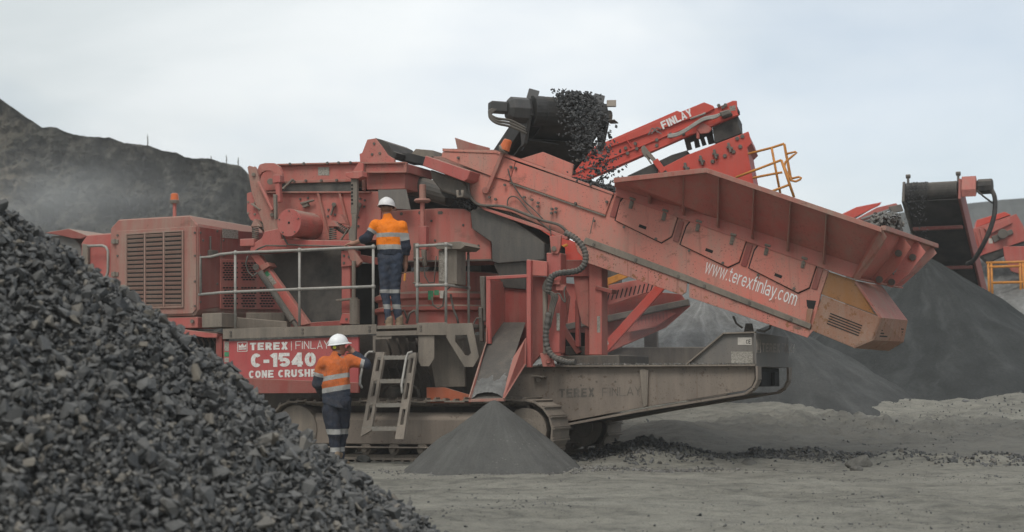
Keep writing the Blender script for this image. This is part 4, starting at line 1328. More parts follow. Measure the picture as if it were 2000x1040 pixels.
# ---- tracks -----------------------------------------------------------
zg = 0.02
rt_ = .405
def track(y0, y1, xa, xb, tilt=0.0):
    zc = zg + rt_ + .03
    N = 66
    per = 2 * (xb - xa) + 2 * math.pi * rt_
    def pos(s):
        s %= per
        if s < xb - xa: return Vector((xa + s, 0, zc + rt_)), 0.0
        s -= xb - xa
        if s < math.pi * rt_:
            a = math.pi / 2 - s / rt_
            return Vector((xb + rt_ * math.cos(a), 0, zc + rt_ * math.sin(a))), a - math.pi / 2
        s -= math.pi * rt_
        if s < xb - xa: return Vector((xb - s, 0, zc - rt_)), math.pi
        s -= xb - xa
        a = -math.pi / 2 - s / rt_
        return Vector((xa + rt_ * math.cos(a), 0, zc + rt_ * math.sin(a))), a - math.pi / 2
    ym, w = (y0 + y1) / 2, (y1 - y0)
    # frame
    mb = MB(MC)
    mb.box((xa - .1, y0 + .10, zc - .20), (xb + .05, y1 - .10, zc + .15))
    mb.prism([(xa - .1, y0 + .02, zc - .235), (xb - .05, y0 + .02, zc - .235), (xb - .05, y0 + .02, zc - .255), (xa - .1, y0 + .02, zc - .255)], (0, w - .04, 0))
    mb.prism([(xa - .1, y0 + .10, zc + .15), (xb, y0 + .10, zc + .15), (xb, y0 + .20, zc + .24), (xa - .1, y0 + .20, zc + .24)], (0, .3, 0))
    fr = part(mb, 'track', m_chassis, None, 0.01)
    shoe = MB(MC)
    shoe.box((-.082, -w / 2, -.012), (.082, w / 2, .012))
    shoe.box((-.080, -w / 2, .012), (-.058, w / 2, .040))
    shoe.box((.050, -w / 2, .012), (.070, w / 2, .030))
    shoe.box((-.085, -w * .22, -.055), (.075, -w * .10, -.0125))
    shoe.box((-.085, w * .10, -.055), (.075, w * .22, -.0125))
    sme = shoe.mesh('track_shoe'); sme.materials.append(m_steel)
    for k in range(N):
        p, a = pos(per * k / N)
        if a == 0.0: p.z += .012 * math.sin(k * 1.7) 
        M = Matrix.Translation((p.x, ym, p.z)) @ Matrix.Rotation(-a, 4, 'Y')
        instance('track_shoe', sme, M, fr)
    sp = MB(MC).cyl((xb, y0 + .06, zc), (xb, y1 - .06, zc), rt_ - .10, 22).cyl((xb, y0 + .03, zc), (xb, y0 + .06, zc), .17, 16)
    for k in range(11):
        a = k * 2 * math.pi / 11
        sp.beam(Vector((xb, ym, zc)), Vector((xb + (rt_ - .04) * math.cos(a), ym, zc + (rt_ - .04) * math.sin(a))), .05, .07, (0, 1, 0))
    part(sp, 'sprocket', m_steel, fr, 0.004)
    part(MB(MC).cyl((xa, y0 + .08, zc), (xa, y1 - .08, zc), rt_ - .05, 22), 'idler_wheel', m_steel, fr, 0.004)
    rme = MB(MC).cyl((0, -w * .32, 0), (0, w * .32, 0), .085, 14).cyl((0, -w * .40, 0), (0, -w * .32, 0), .05, 10).mesh('roller'); rme.materials.append(m_steel)
    nr = 8
    for k in range(nr):
        instance('roller', rme, Matrix.Translation((xa + .25 + (xb - xa - .5) * k / (nr - 1), ym, zc - rt_ + .14)), fr)
    return fr
xa_, xb_ = P(592, 850, .5).x, P(1028, 848, .3).x
track(.22, .82, xa_, xb_)
track(2.35, 2.95, xa_, xb_)
mb = B()
mb.box((xb_ - 2.2, .84, .40), (xb_ - .1, 2.33, .78))
part(mb, 'track_cross_frame', m_steel_d, None, 0.01)

# ---- main chassis beam on the right ----------------------------------
CY0, CY1 = .88, 2.65
ch_top = 717
poly = [(985, 718), (1474, 716), (1474, 741), (1468, 755), (1456, 763), (1250, 797), (1085, 828), (985, 832)]
ch = part(B().pp(poly, CY0, .03), 'chassis_beam', m_chassis, None, 0.004)
part(B().pp(poly, CY1 - .03, .03), 'far_web', m_chassis, ch, 0.004)
# flanges follow the outline: top, curved nose, underside
def flange(name, pts, y0, y1, t, mat, parent):
    mb = B()
    for (a, b) in zip(pts[:-1], pts[1:]):
        p, q = P(*a, CY0), P(*b, CY0)
        n = Vector((-(q - p).z, 0, (q - p).x)).normalized() * t
        mb.prism([Vector((p.x, y0, p.z)), Vector((q.x, y0, q.z)), Vector((q.x, y0, q.z)) + n, Vector((p.x, y0, p.z)) + n], (0, y1 - y0, 0))
    return part(mb, name, mat, parent, 0)
flange('top_flange', [(985, 717.5), (1478, 715.5)], CY0 - .09, CY1 + .05, .022, m_steel, ch)
for yy0, yy1 in ((CY0 - .09, CY0 + .10), (CY1 - .12, CY1 + .06)):
    flange('lower_flange', [(1479, 716), (1479.5, 742), (1472, 757), (1458, 767), (1250, 801), (1085, 832)], yy0, yy1, .030, m_chassis, ch)
flange('belly_plate', [(1440, 768), (1250, 799.5), (1085, 830.5), (985, 836)], CY0 + .102, CY1 - .122, .012, m_steel_d, ch)
mb = B()
mb.pp([(1249, 722), (1256, 720), (1266, 724), (1264, 792), (1257, 797), (1254, 780)], CY0 - .05, .05)
part(mb, 'stiffener', m_steel, ch, 0.004)
mb = B().bolts([(1135, 735), (1135, 753), (1165, 746), (1202, 746), (1419, 762)], CY0, .016, .004)
mb.bolts([(1064, 724), (1109, 724), (1335, 722), (1377, 722), (1422, 721), (1464, 720)], CY0 - .02, .014, .03)
part(mb, 'bolts', m_steel_d, ch, 0)
part(B().pp([(1037, 733), (1062, 735), (1062, 738), (1037, 737)], CY0 - .12, .12).cyl(P(1051, 742, CY0), P(1051, 742, CY0 - .06), .035, 12), 'step_lug', m_steel, ch, 0.003)
text_part('TEREX', P(1092, 777, CY0 - .004), P(1161, 775, CY0 - .004), P(1092, 760, CY0 - .004), m_ghost, ch, weight=.22)
text_part('FINLAY', P(1176, 775, CY0 - .004), P(1252, 772, CY0 - .004), P(1176, 758, CY0 - .004), m_ghost, ch, weight=.08)
# nose box over the chassis end
gp = [(1341, 713), (1413, 652), (1473, 650), (1473, 714)]
nose = part(B().pp(gp, CY0 + .02, .02), 'nose_gusset', m_grey, None, 0.003)
part(B().strip((1339, 713), (1413, 651), 3, 3, CY0 - .03, .07).strip((1412, 651.5), (1474, 649.5), 3, 3, CY0 - .03, .07), 'gusset_rim', m_steel, nose, 0.003)
xn = P(1474, 690, CY0).x
zt_, zb_ = P(1474, 651, CY0).z, P(1474, 717, CY0).z
mb = B().box((xn, CY0 - .03, zb_), (xn + .03, CY1 + .05, zt_))
part(mb, 'nose_plate', m_grey, nose, 0.004)
part(B().box((xn - .8, CY1 - .03, zb_), (xn, CY1, zt_)), 'far_gusset', m_grey, nose, 0)
part(B().rc(1441, 659.5, 1468, 674, CY0 + .016, .004), 'approval_plate', m_plate_w, nose, 0)
text_part('CE', P(1457, 672, CY0 + .0125), P(1466, 671.5, CY0 + .0125), P(1457, 664, CY0 + .0125), m_void, nose, weight=.16)
part(B().rc(1428, 687, 1470, 710, CY0 + .016, .004), 'data_plate', m_label_w, nose, 0)
def nx(px, py): return onx(px, py, xn + .0325)
text_part('TEREX', nx(1488, 688), nx(1523, 689), nx(1488, 670), m_greytext, nose, weight=.22)
text_part('FINLAY', nx(1527, 689), nx(1552, 690), nx(1527, 671), m_greytext, nose, weight=.10)
mb = B()
for a, b in (((1478, 664), (1485, 664.5)), ((1485, 664.5), (1485, 689)), ((1485, 689), (1478, 688.5)), ((1478, 688.5), (1478, 664))):
    q0, q1 = nx(*a), nx(*b); mb.beam(q0, q1, .012, .008)
mb.plate([nx(1479, 684), nx(1479, 668), nx(1480.5, 674), nx(1481.5, 667), nx(1482.7, 674), nx(1484, 668), nx(1484, 684)], .002)
part(mb, 'crest', m_greytext, nose, 0)
zlow = P(1462, 762, CY0).z
mb = B().box((xn - .12, CY0 + .04, zlow + .04), (xn - .09, CY1 - .06, zb_ - .005)).box((xn - .085, CY0 + .45, zlow + .06), (xn - .03, CY0 + .75, zb_ - .06)).box((xn - .085, CY0 + 1.2, zlow + .06), (xn - .03, CY0 + 1.4, zb_ - .06))
part(mb, 'nose_dark_fill', m_void, nose, 0.01)  # black plate and blocks put the shade of the open chassis end into colour
# conveyor pivot on the nose
mb = B().cyl(P(1462, 640, CY0 + .3), P(1462, 640, CY0 + 1.4), .045, 12).pp([(1452, 652), (1456, 632), (1468, 632), (1472, 652)], CY0 + .3, .04).pp([(1452, 652), (1456, 632), (1468, 632), (1472, 652)], CY0 + 1.3, .04)
mb.tube([P(x, y, CY0 + .25) for x, y in ((1432, 618), (1438, 632), (1450, 641))], .016, 6)
mb.tube([P(x, y, CY0 + .25) for x, y in ((1478, 645), (1492, 648), (1503, 642), (1506, 634))], .016, 6)
part(mb, 'pivot', m_steel_d, nose, 0.003)
# hydraulic sub-deck
part(B().box((P(1087, 716, .95).x, .95, P(1087, 716, .95).z), (P(1210, 716, .95).x, 2.2, P(1087, 696, .95).z)), 'sub_deck', m_steel_d, ch, 0.008)
part(B().rc(1104, 677, 1162, 694, 1.3, .5).rc(1112, 668, 1122, 677, 1.3, .2), 'valve_block', m_steel_d, ch, 0.01)
g = np.random.default_rng(3)
n = 420
pp_ = np.stack([g.uniform(P(1060, 717, 1).x, P(1470, 717, 1).x, n), g.choice([0, 1], n, p=[.75, .25]) * g.uniform(0, 1.2, n) + CY0 - .06 + g.uniform(0, .12, n), np.zeros(n)], -1)
pp_[:, 2] = P(1270, 716.3, CY0).z + .022 + 0 * pp_[:, 0]
mid_x = P(1270, 716, CY0).x
sl = (P(1478, 715.5, CY0).z - P(985, 717.5, CY0).z) / (P(1478, 715.5, CY0).x - P(985, 717.5, CY0).x)
pp_[:, 2] = P(985, 717.5, CY0).z + sl * (pp_[:, 0] - P(985, 717.5, CY0).x) + .03
o = scatter_mesh('spilled_stones', pp_, g.uniform(.02, .055, n), m_stone_pale, crusher, g)
o['kind'] = 'stuff'
# ------------------------------------------------------------------ side chute, legs and hose
chute = part(B().pp([(918, 412), (948, 404), (990, 424), (1033, 452), (1063, 476), (1063, 508), (972, 515), (961, 511), (960, 474), (922, 447)], .86, .8), 'upper_chute', m_grey, None, 0.01)
chute.data.materials[0] = paint('chute_dark_steel', (0.060, 0.060, 0.058), 0.25, 0.15, topdust=0.6)
fun = MB(MC).ring([P(964, 515, .90), P(1030, 508, .90), P(1030, 508, 1.6), P(964, 515, 1.6)], [P(984, 562, 1.0), P(1027, 566, 1.0), P(1027, 566, 1.5), P(984, 562, 1.5)])
part(fun, 'chute_funnel', chute.data.materials[0], chute, 0.008)
frm = part(B().rc(949, 540, 957.5, 672, .42, .06), 'chute_frame', m_red_pink, None, 0.006)
part(B().pp([(949, 540), (1029, 536), (1029, 542.5), (949, 547)], .415, .06), 'frame_bar', m_red_pink, frm, 0.006)
part(B().rc(1028, 508, 1036.5, 718, .40, .07), 'frame_post', m_red_pink, frm, 0.006)
part(B().pp([(1029, 507), (1068, 511), (1068, 540), (1029, 538)], .47, .05), 'frame_gusset', m_red, frm, 0.006)
part(B().pp([(1037, 540), (1067, 541), (1067, 680), (1037, 715)], .62, .04), 'chute_side', m_red_deep, frm, 0.004)
part(B().pp([(957, 547), (1028, 543), (1028, 720), (957, 720)], 1.05, .04), 'chute_back', m_red_deep, frm, 0)
part(MB(MC).prism([P(950.5, 547, .48), P(950.5, 668, .48), P(950.5, 668, .48) + Vector((0, .56, 0)), P(950.5, 547, .48) + Vector((0, .56, 0))], (.02, 0, 0)), 'chute_cheek', m_red, frm, 0)
m_spout = paint('worn_spout_steel', (0.062, 0.060, 0.056), 0.25, 0.3, topdust=0.12)
# sloping spout: floor with two sides, open at the front
fl_t = [P(966, 630, 1.0), P(1026, 630, 1.0)]
fl_m = [P(938, 700, .15), P(1003, 700, .15)]
fl_b = [P(919, 780, -.55), P(983, 778, -.55)]
mb = MB(MC)
mb.plate([fl_t[0], fl_t[1], fl_m[1], fl_m[0]], .012).plate([fl_m[0], fl_m[1], fl_b[1], fl_b[0]], .012)
spout = part(mb, 'spout_floor', m_spout, frm, 0)
l0, l1, l2 = P(949, 640, .40), P(949, 668, .36), P(915, 777, -.60)
part(MB(MC).prism([l0, l1, l2, fl_b[0], fl_m[0], fl_t[0]], (.014, 0, 0)), 'spout_side', m_red_dusty, frm, 0)
r0, r1, r2 = P(1028, 661, .36), P(1027, 712, .30), P(986, 778, -.60)
part(MB(MC).prism([r0, r1, r2, fl_b[1], fl_m[1]], (-.014, 0, 0)), 'spout_side', m_red, frm, 0)
part(MB(MC).prism([fl_b[0] + Vector((-.02, -.02, .0)), fl_b[1] + Vector((.02, -.02, 0)), fl_b[1] + Vector((.02, -.02, -.04)), fl_b[0] + Vector((-.02, -.02, -.04))], (0, .05, 0)), 'spout_lip', m_red_dusty, frm, 0.004)
g = np.random.default_rng(8)
# a tongue of finer dust lying in the spout
nu, nv = 26, 34
U, V = np.meshgrid(np.linspace(0, 1, nu), np.linspace(0, 1, nv))
A0, A1, A2, A3 = (np.array(p) for p in (fl_b[0], fl_b[1], fl_m[1], fl_m[0]))
S = (A0 * (1 - U[..., None]) + A1 * U[..., None]) * (1 - V[..., None]) + (A3 * (1 - U[..., None]) + A2 * U[..., None]) * V[..., None]
edge_ = .55 + .45 * fbm(U * 3.0, V * 0, 3, 5) - V * 1.0
hgt = np.clip(edge_, -.1, .5) * .20 * (1 - (2 * np.abs(U - .5)) ** 3) + .020 * fbm(U * 7, V * 9, 4, 8) - .012
S[..., 2] += hgt; S[..., 1] -= .01
grid_mesh('dust_tongue', S[..., 0], S[..., 1], S[..., 2], m_pale, True, frm)
S2 = S.copy()

# legs that carry the feed conveyor
leg = part(B().pp([(1067, 494), (1095, 494), (1095, 560), (1092, 690), (1070, 690)], .55, .22), 'conveyor_leg', m_red_pink, None, 0.01)
part(B().pp([(1073, 462), (1096, 460), (1094, 484), (1090, 496), (1077, 496)], .52, .04), 'leg_bracket', m_red, leg, 0.005)
part(B().cyl(P(1082, 486, .52), P(1082, 486, .49), .035, 12), 'pin', m_steel, leg, 0)
part(B().strip((1063, 560), (1064, 695), 8, 8, .50, .10), 'leg_ram', m_steel, leg, 0.01)
part(B().rc(1073, 548, 1093, 556, .46, .09).pp([(1085, 556), (1106, 556), (1100, 568), (1085, 568)], .50, .04), 'hose_bracket', m_red, leg, 0.004)
part(B().rc(1087, 612, 1093, 646, .53, .01), 'sticker', m_label_w, leg, 0)
part(B().pp([(1054, 690), (1075, 690), (1082, 717), (1060, 717)], .5, .06).cyl(P(1071, 705, .5), P(1071, 705, .46), .04, 12), 'leg_foot', m_red, leg, 0.006)
leg2 = part(B().rc(1150, 508, 1175, 694, .95, .25), 'conveyor_leg', m_red, None, 0.01)
part(B().rc(1093, 508, 1152, 541, 1.0, .12), 'cross_beam', m_red_deep, leg2, 0.01)
part(B().pp([(1120, 541), (1150, 541), (1150, 640), (1136, 632), (1126, 590)], 1.05, .05), 'knee_plate', m_red, leg2, 0.006)
part(B().pp([(1095, 550), (1112, 580), (1106, 632), (1095, 632)], 1.05, .05), 'knee_plate', m_red, leg2, 0.006)
part(B().strip((1127, 585), (1127, 678), 8, 8, 1.15, .08), 'lift_ram', m_red_pink, leg2, 0.01)
part(B().strip((1097, 640), (1130, 690), 12, 9, 1.25, .06), 'brace', m_red, leg2, 0.006)
part(B().strip((1163, 562), (1195, 570), 8, 8, .92, .2), 'outrigger', m_red_deep, leg2, 0.006)
part(B().rc(1166, 618, 1172, 650, .945, .004), 'sticker', m_label_w, leg2, 0)
part(B().rc(1142, 640, 1152, 694, 1.1, .1).rc(1095, 541, 1100, 694, 1.3, .1), 'rear_post', m_red_deep, leg2, 0.006)
part(B().rc(1095, 650, 1150, 694, 1.7, .05), 'dark_backing', m_void, leg2, 0)
# ribbed hose
hp = [(1104, 455), (1118, 462), (1130, 472), (1140, 486), (1144, 502), (1141, 517), (1130, 528), (1112, 532), (1092, 534), (1080, 540), (1074, 552), (1071, 570)]
def spline(pts, n=6):
    out = []
    q = [pts[0]] + list(pts) + [pts[-1]]
    for i in range(1, len(q) - 2):
        for k in range(n):
            t = k / n
            out.append(tuple(0.5 * ((2 * q[i][j]) + (-q[i - 1][j] + q[i + 1][j]) * t + (2 * q[i - 1][j] - 5 * q[i][j] + 4 * q[i + 1][j] - q[i + 2][j]) * t * t + (-q[i - 1][j] + 3 * q[i][j] - 3 * q[i + 1][j] + q[i + 2][j]) * t ** 3) for j in range(len(pts[0]))))
    out.append(tuple(pts[-1]))
    return out
def ribbed(pix, y, r, name='ribbed_hose'):
    pts = spline([tuple(P(a, b, y)) for a, b in pix], 10)
    pts = [Vector(p) for p in pts]
    rs = [r * (1.0 if (i // 2) % 2 else .84) for i in range(len(pts))]
    return part(B().tube(pts, rs, 10), name, m_hose, None, 0, False)
ribbed(hp, .42, .045)
ribbed([(1072, 610), (1068, 640), (1066, 660), (1070, 682), (1080, 696), (1096, 704), (1110, 708), (1124, 708)], .40, .045)
mb = B()
for k in range(4):
    o_ = k * 3.0
    mb.tube([Vector(p) for p in spline([tuple(P(a, b, .42)) for a, b in ((1076 + o_, 536), (1064 + o_ * .8, 552), (1061 + o_, 565), (1070 + o_, 572), (1078 + o_ * 1.2, 580), (1074 + o_, 600), (1068 + o_ * .7, 640))], 4)], .013, 6)
mb.tube([Vector(p) for p in spline([tuple(P(a, b, .42)) for a, b in ((1083, 576), (1092, 574), (1098, 584), (1104, 590), (1102, 570), (1105, 560))], 4)], .012, 6)
part(mb, 'hydraulic_hoses', m_cable, None, 0, True)

# ------------------------------------------------------------------ feed conveyor and hopper
FY0, FY1 = .82, 2.30
fw = [(905, 354), (919, 334), (957, 344), (995, 355), (1182, 419), (1201, 377), (1618, 529), (1603, 575), (1590, 634), (1576, 646), (1342, 552), (1140, 476),
      (1108, 462), (1048, 437), (1000, 415), (948, 404), (918, 388)]
feed = part(B().pp(fw, FY0, .05), 'feed_conveyor', m_red_spot, None, 0.006)
part(B().pp(fw, FY1 - .05, .05), 'far_side_wall', m_red_spot, feed, 0.006)
# upper hood plates (near side), standing proud with a lip on top
part(B().pp([(862, 307), (864, 297), (968, 300), (1006, 316), (995, 354), (957, 344)], FY0 - .03, .028), 'hood_plate', m_red_spot, feed, 0.005)
part(B().pp([(1007, 317), (1196, 381), (1182, 420), (996, 355)], FY0 - .03, .028), 'hood_plate', m_red_spot, feed, 0.005)
part(B().pp([(864, 296), (864, 292), (968, 295), (1197, 376), (1197, 381), (968, 300)], FY0 - .045, .10), 'hood_lip', m_red_spot, feed, 0.004)
part(B().strip((995, 357), (1182, 422), 3, 3, FY0 - .03, .03), 'seam_strip', m_steel, feed, 0.002)
# roof over the head end, dusty on top
a0, a1, a2 = P(864, 293, FY0), P(968, 296, FY0), P(1060, 328, FY0)
dy = Vector((0, FY1 - FY0, 0))
part(MB(MC).ring([a0, a1, a1 + dy, a0 + dy], [p + Vector((0, 0, .02)) for p in (a0, a1, a1 + dy, a0 + dy)]).ring([a1, a2, a2 + dy, a1 + dy], [p + Vector((0, 0, .02)) for p in (a1, a2, a2 + dy, a1 + dy)]), 'hood_roof', m_red_dusty, feed, 0)
part(B().pp([(1009, 313), (1060, 297), (1120, 321), (1116, 349)], FY0 + .10, .03), 'skirt_plate', m_red_spot, feed, 0.004)
part(B().pp([(888, 269), (925, 281), (956, 289), (956, 305), (895, 300)], FY1 + .1, .02), 'back_skirt', m_red_dusty, feed, 0.003)
# head guard box at the far left
gb = MB(MC)
front = [P(831, 304, .50), P(919, 334, .50), P(913, 350, .50), P(906, 355, .50), P(825, 324, .50)]
gb.prism(front, (0, .42, 0))
part(gb, 'head_guard', m_red_pink, feed, 0.01)
mb = B()
p = P(882, 362, .9); mb.cyl(p, p + Vector((0, 1.4, 0)), .20, 18)
part(mb, 'head_pulley', m_rubber, feed, 0)
part(B().pp([(839, 331), (905, 354), (918, 388), (900, 386), (862, 374), (843, 350)], .72, .12), 'gearbox', m_steel_d, feed, 0.02)
part(B().tube([P(x, y, .55) for x, y in ((893, 372), (894, 385), (904, 384), (903, 372))], .022, 8), 'hose_loop', m_steel, feed, 0, True)
part(B().pp([(846, 306), (868, 306), (960, 338), (960, 356), (905, 350), (846, 322)], 1.5, .3), 'head_cross_plate', m_red_dusty, feed, 0.006)
# beacon on its arm
bc = part(B().strip((951, 371), (981, 298), 7, 7, FY0 - .09, .05).cyl(P(948, 372, FY0), P(948, 372, FY0 - .10), .05, 12), 'beacon_arm', m_red_dusty, feed, 0.006)
mb = B().tube([P(980, 297, FY0 - .12), P(983, 292.5, FY0 - .12), P(985, 291, FY0 - .12)], [.05, .085, .080], 14)
part(mb, 'beacon_base', m_steel, bc, 0)
mb = B().tube([P(984.5, 292.5, FY0 - .12), P(992, 275, FY0 - .12), P(992.6, 273, FY0 - .12)], [.082, .062, .045], 14)
part(mb, 'beacon_lens', m_amber, bc, 0)
# belt with its load, seen behind the near wall
b0, b1 = P(1000, 330, 1.15), P(1205, 402, 1.15)
bd = Vector((0, .85, 0))
part(MB(MC).ring([b0, b1, b1 + bd, b0 + bd], [p - Vector((0, 0, .03)) for p in (b0, b1, b1 + bd, b0 + bd)]), 'belt', m_belt, feed, 0)
g = np.random.default_rng(21)
n = 1300
t_ = g.uniform(.30, 1.02, n); yy_ = np.clip(g.normal(.5, .22, n), .02, .98)
bb0, bb1 = np.array(P(1000, 322, FY0)), np.array(P(1205, 392, FY0))
pos = bb0[None] * (1 - t_[:, None]) + bb1[None] * t_[:, None]
pos[:, 1] = FY0 + .04 + yy_ * (FY1 - FY0 - .1)
pos[:, 2] += .02 + .20 * np.exp(-((yy_ - .5) / .3) ** 2) * np.clip(t_ - .2, 0, .5) + g.uniform(-.03, .05, n)
o = scatter_mesh('belt_load', pos, g.uniform(.03, .085, n), m_stone, feed, g); o['kind'] = 'stuff'

# hinged inspection doors
def lerp2(a, b, f): return (a[0] + (b[0] - a[0]) * f, a[1] + (b[1] - a[1]) * f)
doors = [([(1218, 387), (1323, 424), (1311, 462), (1291, 474), (1202, 431), (1211, 396)], ((1233, 400), (1297, 423)), (1255, 443.5), ((1219, 444), (1281, 467))),
         ([(1349, 433), (1457, 470), (1443, 512), (1421, 522), (1329, 478), (1341, 443)], ((1363, 444), (1430, 470)), (1385, 490), ((1346, 490), (1412, 514))),
         ([(1482, 479), (1594, 519), (1580, 562), (1558, 572), (1463, 524), (1474, 490)], ((1497, 491), (1569, 516)), (1520, 539), ((1481, 538), (1551, 564)))]
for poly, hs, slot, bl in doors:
    # flat black sheet round each door paints in the shade of its gap
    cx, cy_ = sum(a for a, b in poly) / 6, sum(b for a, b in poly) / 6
    part(B().pp([(cx + (a - cx) * 1.035, cy_ + (b - cy_) * 1.05) for a, b in poly], FY0 - .004, .003), 'door_gap_shade', m_void, feed, 0)
    d = part(B().pp(poly, FY0 - .030, .022), 'access_door', m_red_spot, feed, 0.006)
    for hx, hy in hs:
        part(B().strip((hx + 2.5, hy - 12), (hx - 2.5, hy + 8), 8, 7, FY0 - .045, .014).cyl(P(hx - 3, hy - 13, FY0 - .045), P(hx + 8, hy - 9.5, FY0 - .045), .018, 8).bolts([(hx + 1, hy - 6), (hx, hy), (hx - 1.5, hy + 5)], FY0 - .045, .012), 'hinge', m_steel, d, 0.002)
    part(B().strip((slot[0] - 7, slot[1] - 2.6), (slot[0] + 7, slot[1] + 2.6), 6, 6, FY0 - .033, .003), 'hand_slot', m_void, d, 0)
    part(B().bolts(bl, FY0 - .03, .020), 'bolts', m_steel_d, d, 0)
for a, b in (((1207, 386), (1196, 424)), ((1331, 432), (1319, 472)), ((1465, 478), (1452, 520)), ((1603, 522), (1590, 565))):
    part(B().strip(a, b, 11, 11, FY0 - .018, .017), 'door_post', m_red_deep, feed, 0.004)
# lower rail strip and hanging flaps
part(B().pp([(1144, 464), (1342, 538), (1584, 633), (1581, 643), (1342, 551), (1137, 475)], FY0 - .06, .05), 'edge_strip', m_steel, feed, 0.004)
part(B().bolts([(1160, 478), (1242, 508), (1325, 540), (1376, 559), (1464, 592), (1545, 624)], FY0 - .06, .022), 'bolts', m_steel_d, feed, 0)
part(B().pp([(1120, 466), (1137, 475), (1342, 551), (1340, 571), (1332, 577), (1147, 514), (1128, 492)], FY0 - .035, .02), 'rubber_edged_flap', m_flap, feed, 0.004)
part(B().pp([(1346, 553), (1581, 644), (1588, 646), (1577, 660), (1346, 581)], FY0 - .035, .02), 'lower_flap', m_flap, feed, 0.004)
part(B().pp([(918, 389), (948, 406), (1048, 439), (1110, 463), (1106, 469), (1046, 446), (946, 411)], FY0 - .05, .10), 'bottom_rail', m_red, feed, 0.006)
part(B().strip((1160, 424), (1152, 458), 1.6, 1.6, FY0 - .002, .003), 'panel_seam', m_steel_d, feed, 0)
part(B().bolts([(1025, 386), (1040, 391), (1052, 397), (1051, 404), (1079, 409), (1078, 417), (1087, 408), (1086, 415), (1161, 432), (1125, 398), (1128, 314), (1186, 395), (999, 327), (1008, 329), (896, 309), (987, 362), (957, 386), (969, 390)], FY0 - .031, .020, .036), 'bolts', m_steel_d, feed, 0)
# cables along the side
mb = B()
mb.tube([Vector(p) for p in spline([tuple(P(a, b, FY0 - .07)) for a, b in ((914, 356), (917, 380), (928, 396), (945, 402), (985, 404), (1030, 420), (1060, 431), (1092, 440), (1110, 456))], 5)], .022, 6)
mb.tube([Vector(p) for p in spline([tuple(P(a, b, FY0 - .06)) for a, b in ((992, 330), (1000, 356), (1022, 390), (1045, 412), (1060, 428))], 5)], .010, 6)
mb.tube([Vector(p) for p in spline([tuple(P(a, b, FY0 - .06)) for a, b in ((991, 402), (992, 390), (1000, 384), (1012, 388), (1030, 410), (1050, 430), (1074, 450))], 5)], .010, 6)
mb.tube([Vector(p) for p in spline([tuple(P(a, b, FY0 - .06)) for a, b in ((1073, 440), (1076, 460), (1074, 500))], 4)], .008, 6)
part(mb, 'cable', m_cable, feed, 0, True)
# web address
q0, q1 = P(1375, 532, FY0 - .003), P(1553, 598, FY0 - .003)
text_part('www.terexfinlay.com', q0, q1, P(1383, 505, FY0 - .003), m_white_b, feed, weight=.10, gap=.10)

# hopper wings
LY = .12
lip = [(1200, 350), (1380, 330), (1722, 446)]
fold = [(1200, 366), (1277, 386), (1465, 448), (1690, 522)]
def xl(a): return P(a[0], a[1], LY)
def xf(a): return P(a[0], a[1], FY0 - .05)
wing = MB(MC)
top = [xl(lip[0]), xl(lip[1]), xl(lip[2])]
bot = [xf(fold[0]), xf((1395, 425)), xf(fold[3])]
for k in range(2):
    wing.ring([top[k], top[k + 1], bot[k + 1], bot[k]], [q + Vector((0, .03, .0)) for q in (top[k], top[k + 1], bot[k + 1], bot[k])])
hop = part(wing, 'hopper', m_red_deep, None, 0)
hop.data.materials[0] = m_red
far = MB(MC)
mir = lambda q: Vector((q.x, FY0 + FY1 - q.y, q.z))
for k in range(2):
    far.ring([mir(q) for q in (top[k], top[k + 1], bot[k + 1], bot[k])], [mir(q) - Vector((0, .03, 0)) for q in (top[k], top[k + 1], bot[k + 1], bot[k])])
part(far, 'far_wing', m_red, hop, 0)
part(B().pp([(1203, 366), (1277, 386), (1465, 448), (1690, 522), (1668, 544), (1643, 537), (1201, 382)], FY0 - .045, .04), 'skirt_band', m_red, hop, 0.004)
mb = B()
for a, b in zip(lip[:-1], lip[1:]):
    p, q = P(*a, LY), P(*b, LY)
    mb.prism([p + Vector((0, -.03, .01)), q + Vector((0, -.03, .01)), q + Vector((0, -.03, -.055)), p + Vector((0, -.03, -.055))], (0, .06, 0))
part(mb, 'hopper_lip', m_red_dusty, hop, 0.004)
mb = B()
for a, b in zip(lip[:-1], lip[1:]):
    p, q = mir(P(*a, LY)), mir(P(*b, LY))
    mb.prism([p + Vector((0, -.03, .01)), q + Vector((0, -.03, .01)), q + Vector((0, -.03, -.055)), p + Vector((0, -.03, -.055))], (0, .06, 0))
part(mb, 'hopper_lip', m_red_dusty, hop, 0.004)
ribs = [((1269, 346), (1270, 399)), ((1334, 340), (1336, 422)), ((1403, 345), (1403, 446)), ((1471, 368), (1470, 468)), ((1543, 392), (1539, 492)), ((1613, 416), (1609, 517))]
for (ax_, ay_), (bx_, by_) in ribs:
    t_ = P(ax_, ay_, LY); b_ = P(bx_, by_, FY0 - .055)
    # wing surface height line at this x
    f_ = P(bx_, by_ - 45, FY0 - .055)
    part(MB(MC).prism([t_ + Vector((0, -.01, 0)), Vector((b_.x, FY0 - .15, b_.z)), b_, f_ + Vector((0, .02, 0)), t_ + Vector((0, .05, .02))], (.014, 0, 0)), 'wing_rib', m_red_dusty, hop, 0)
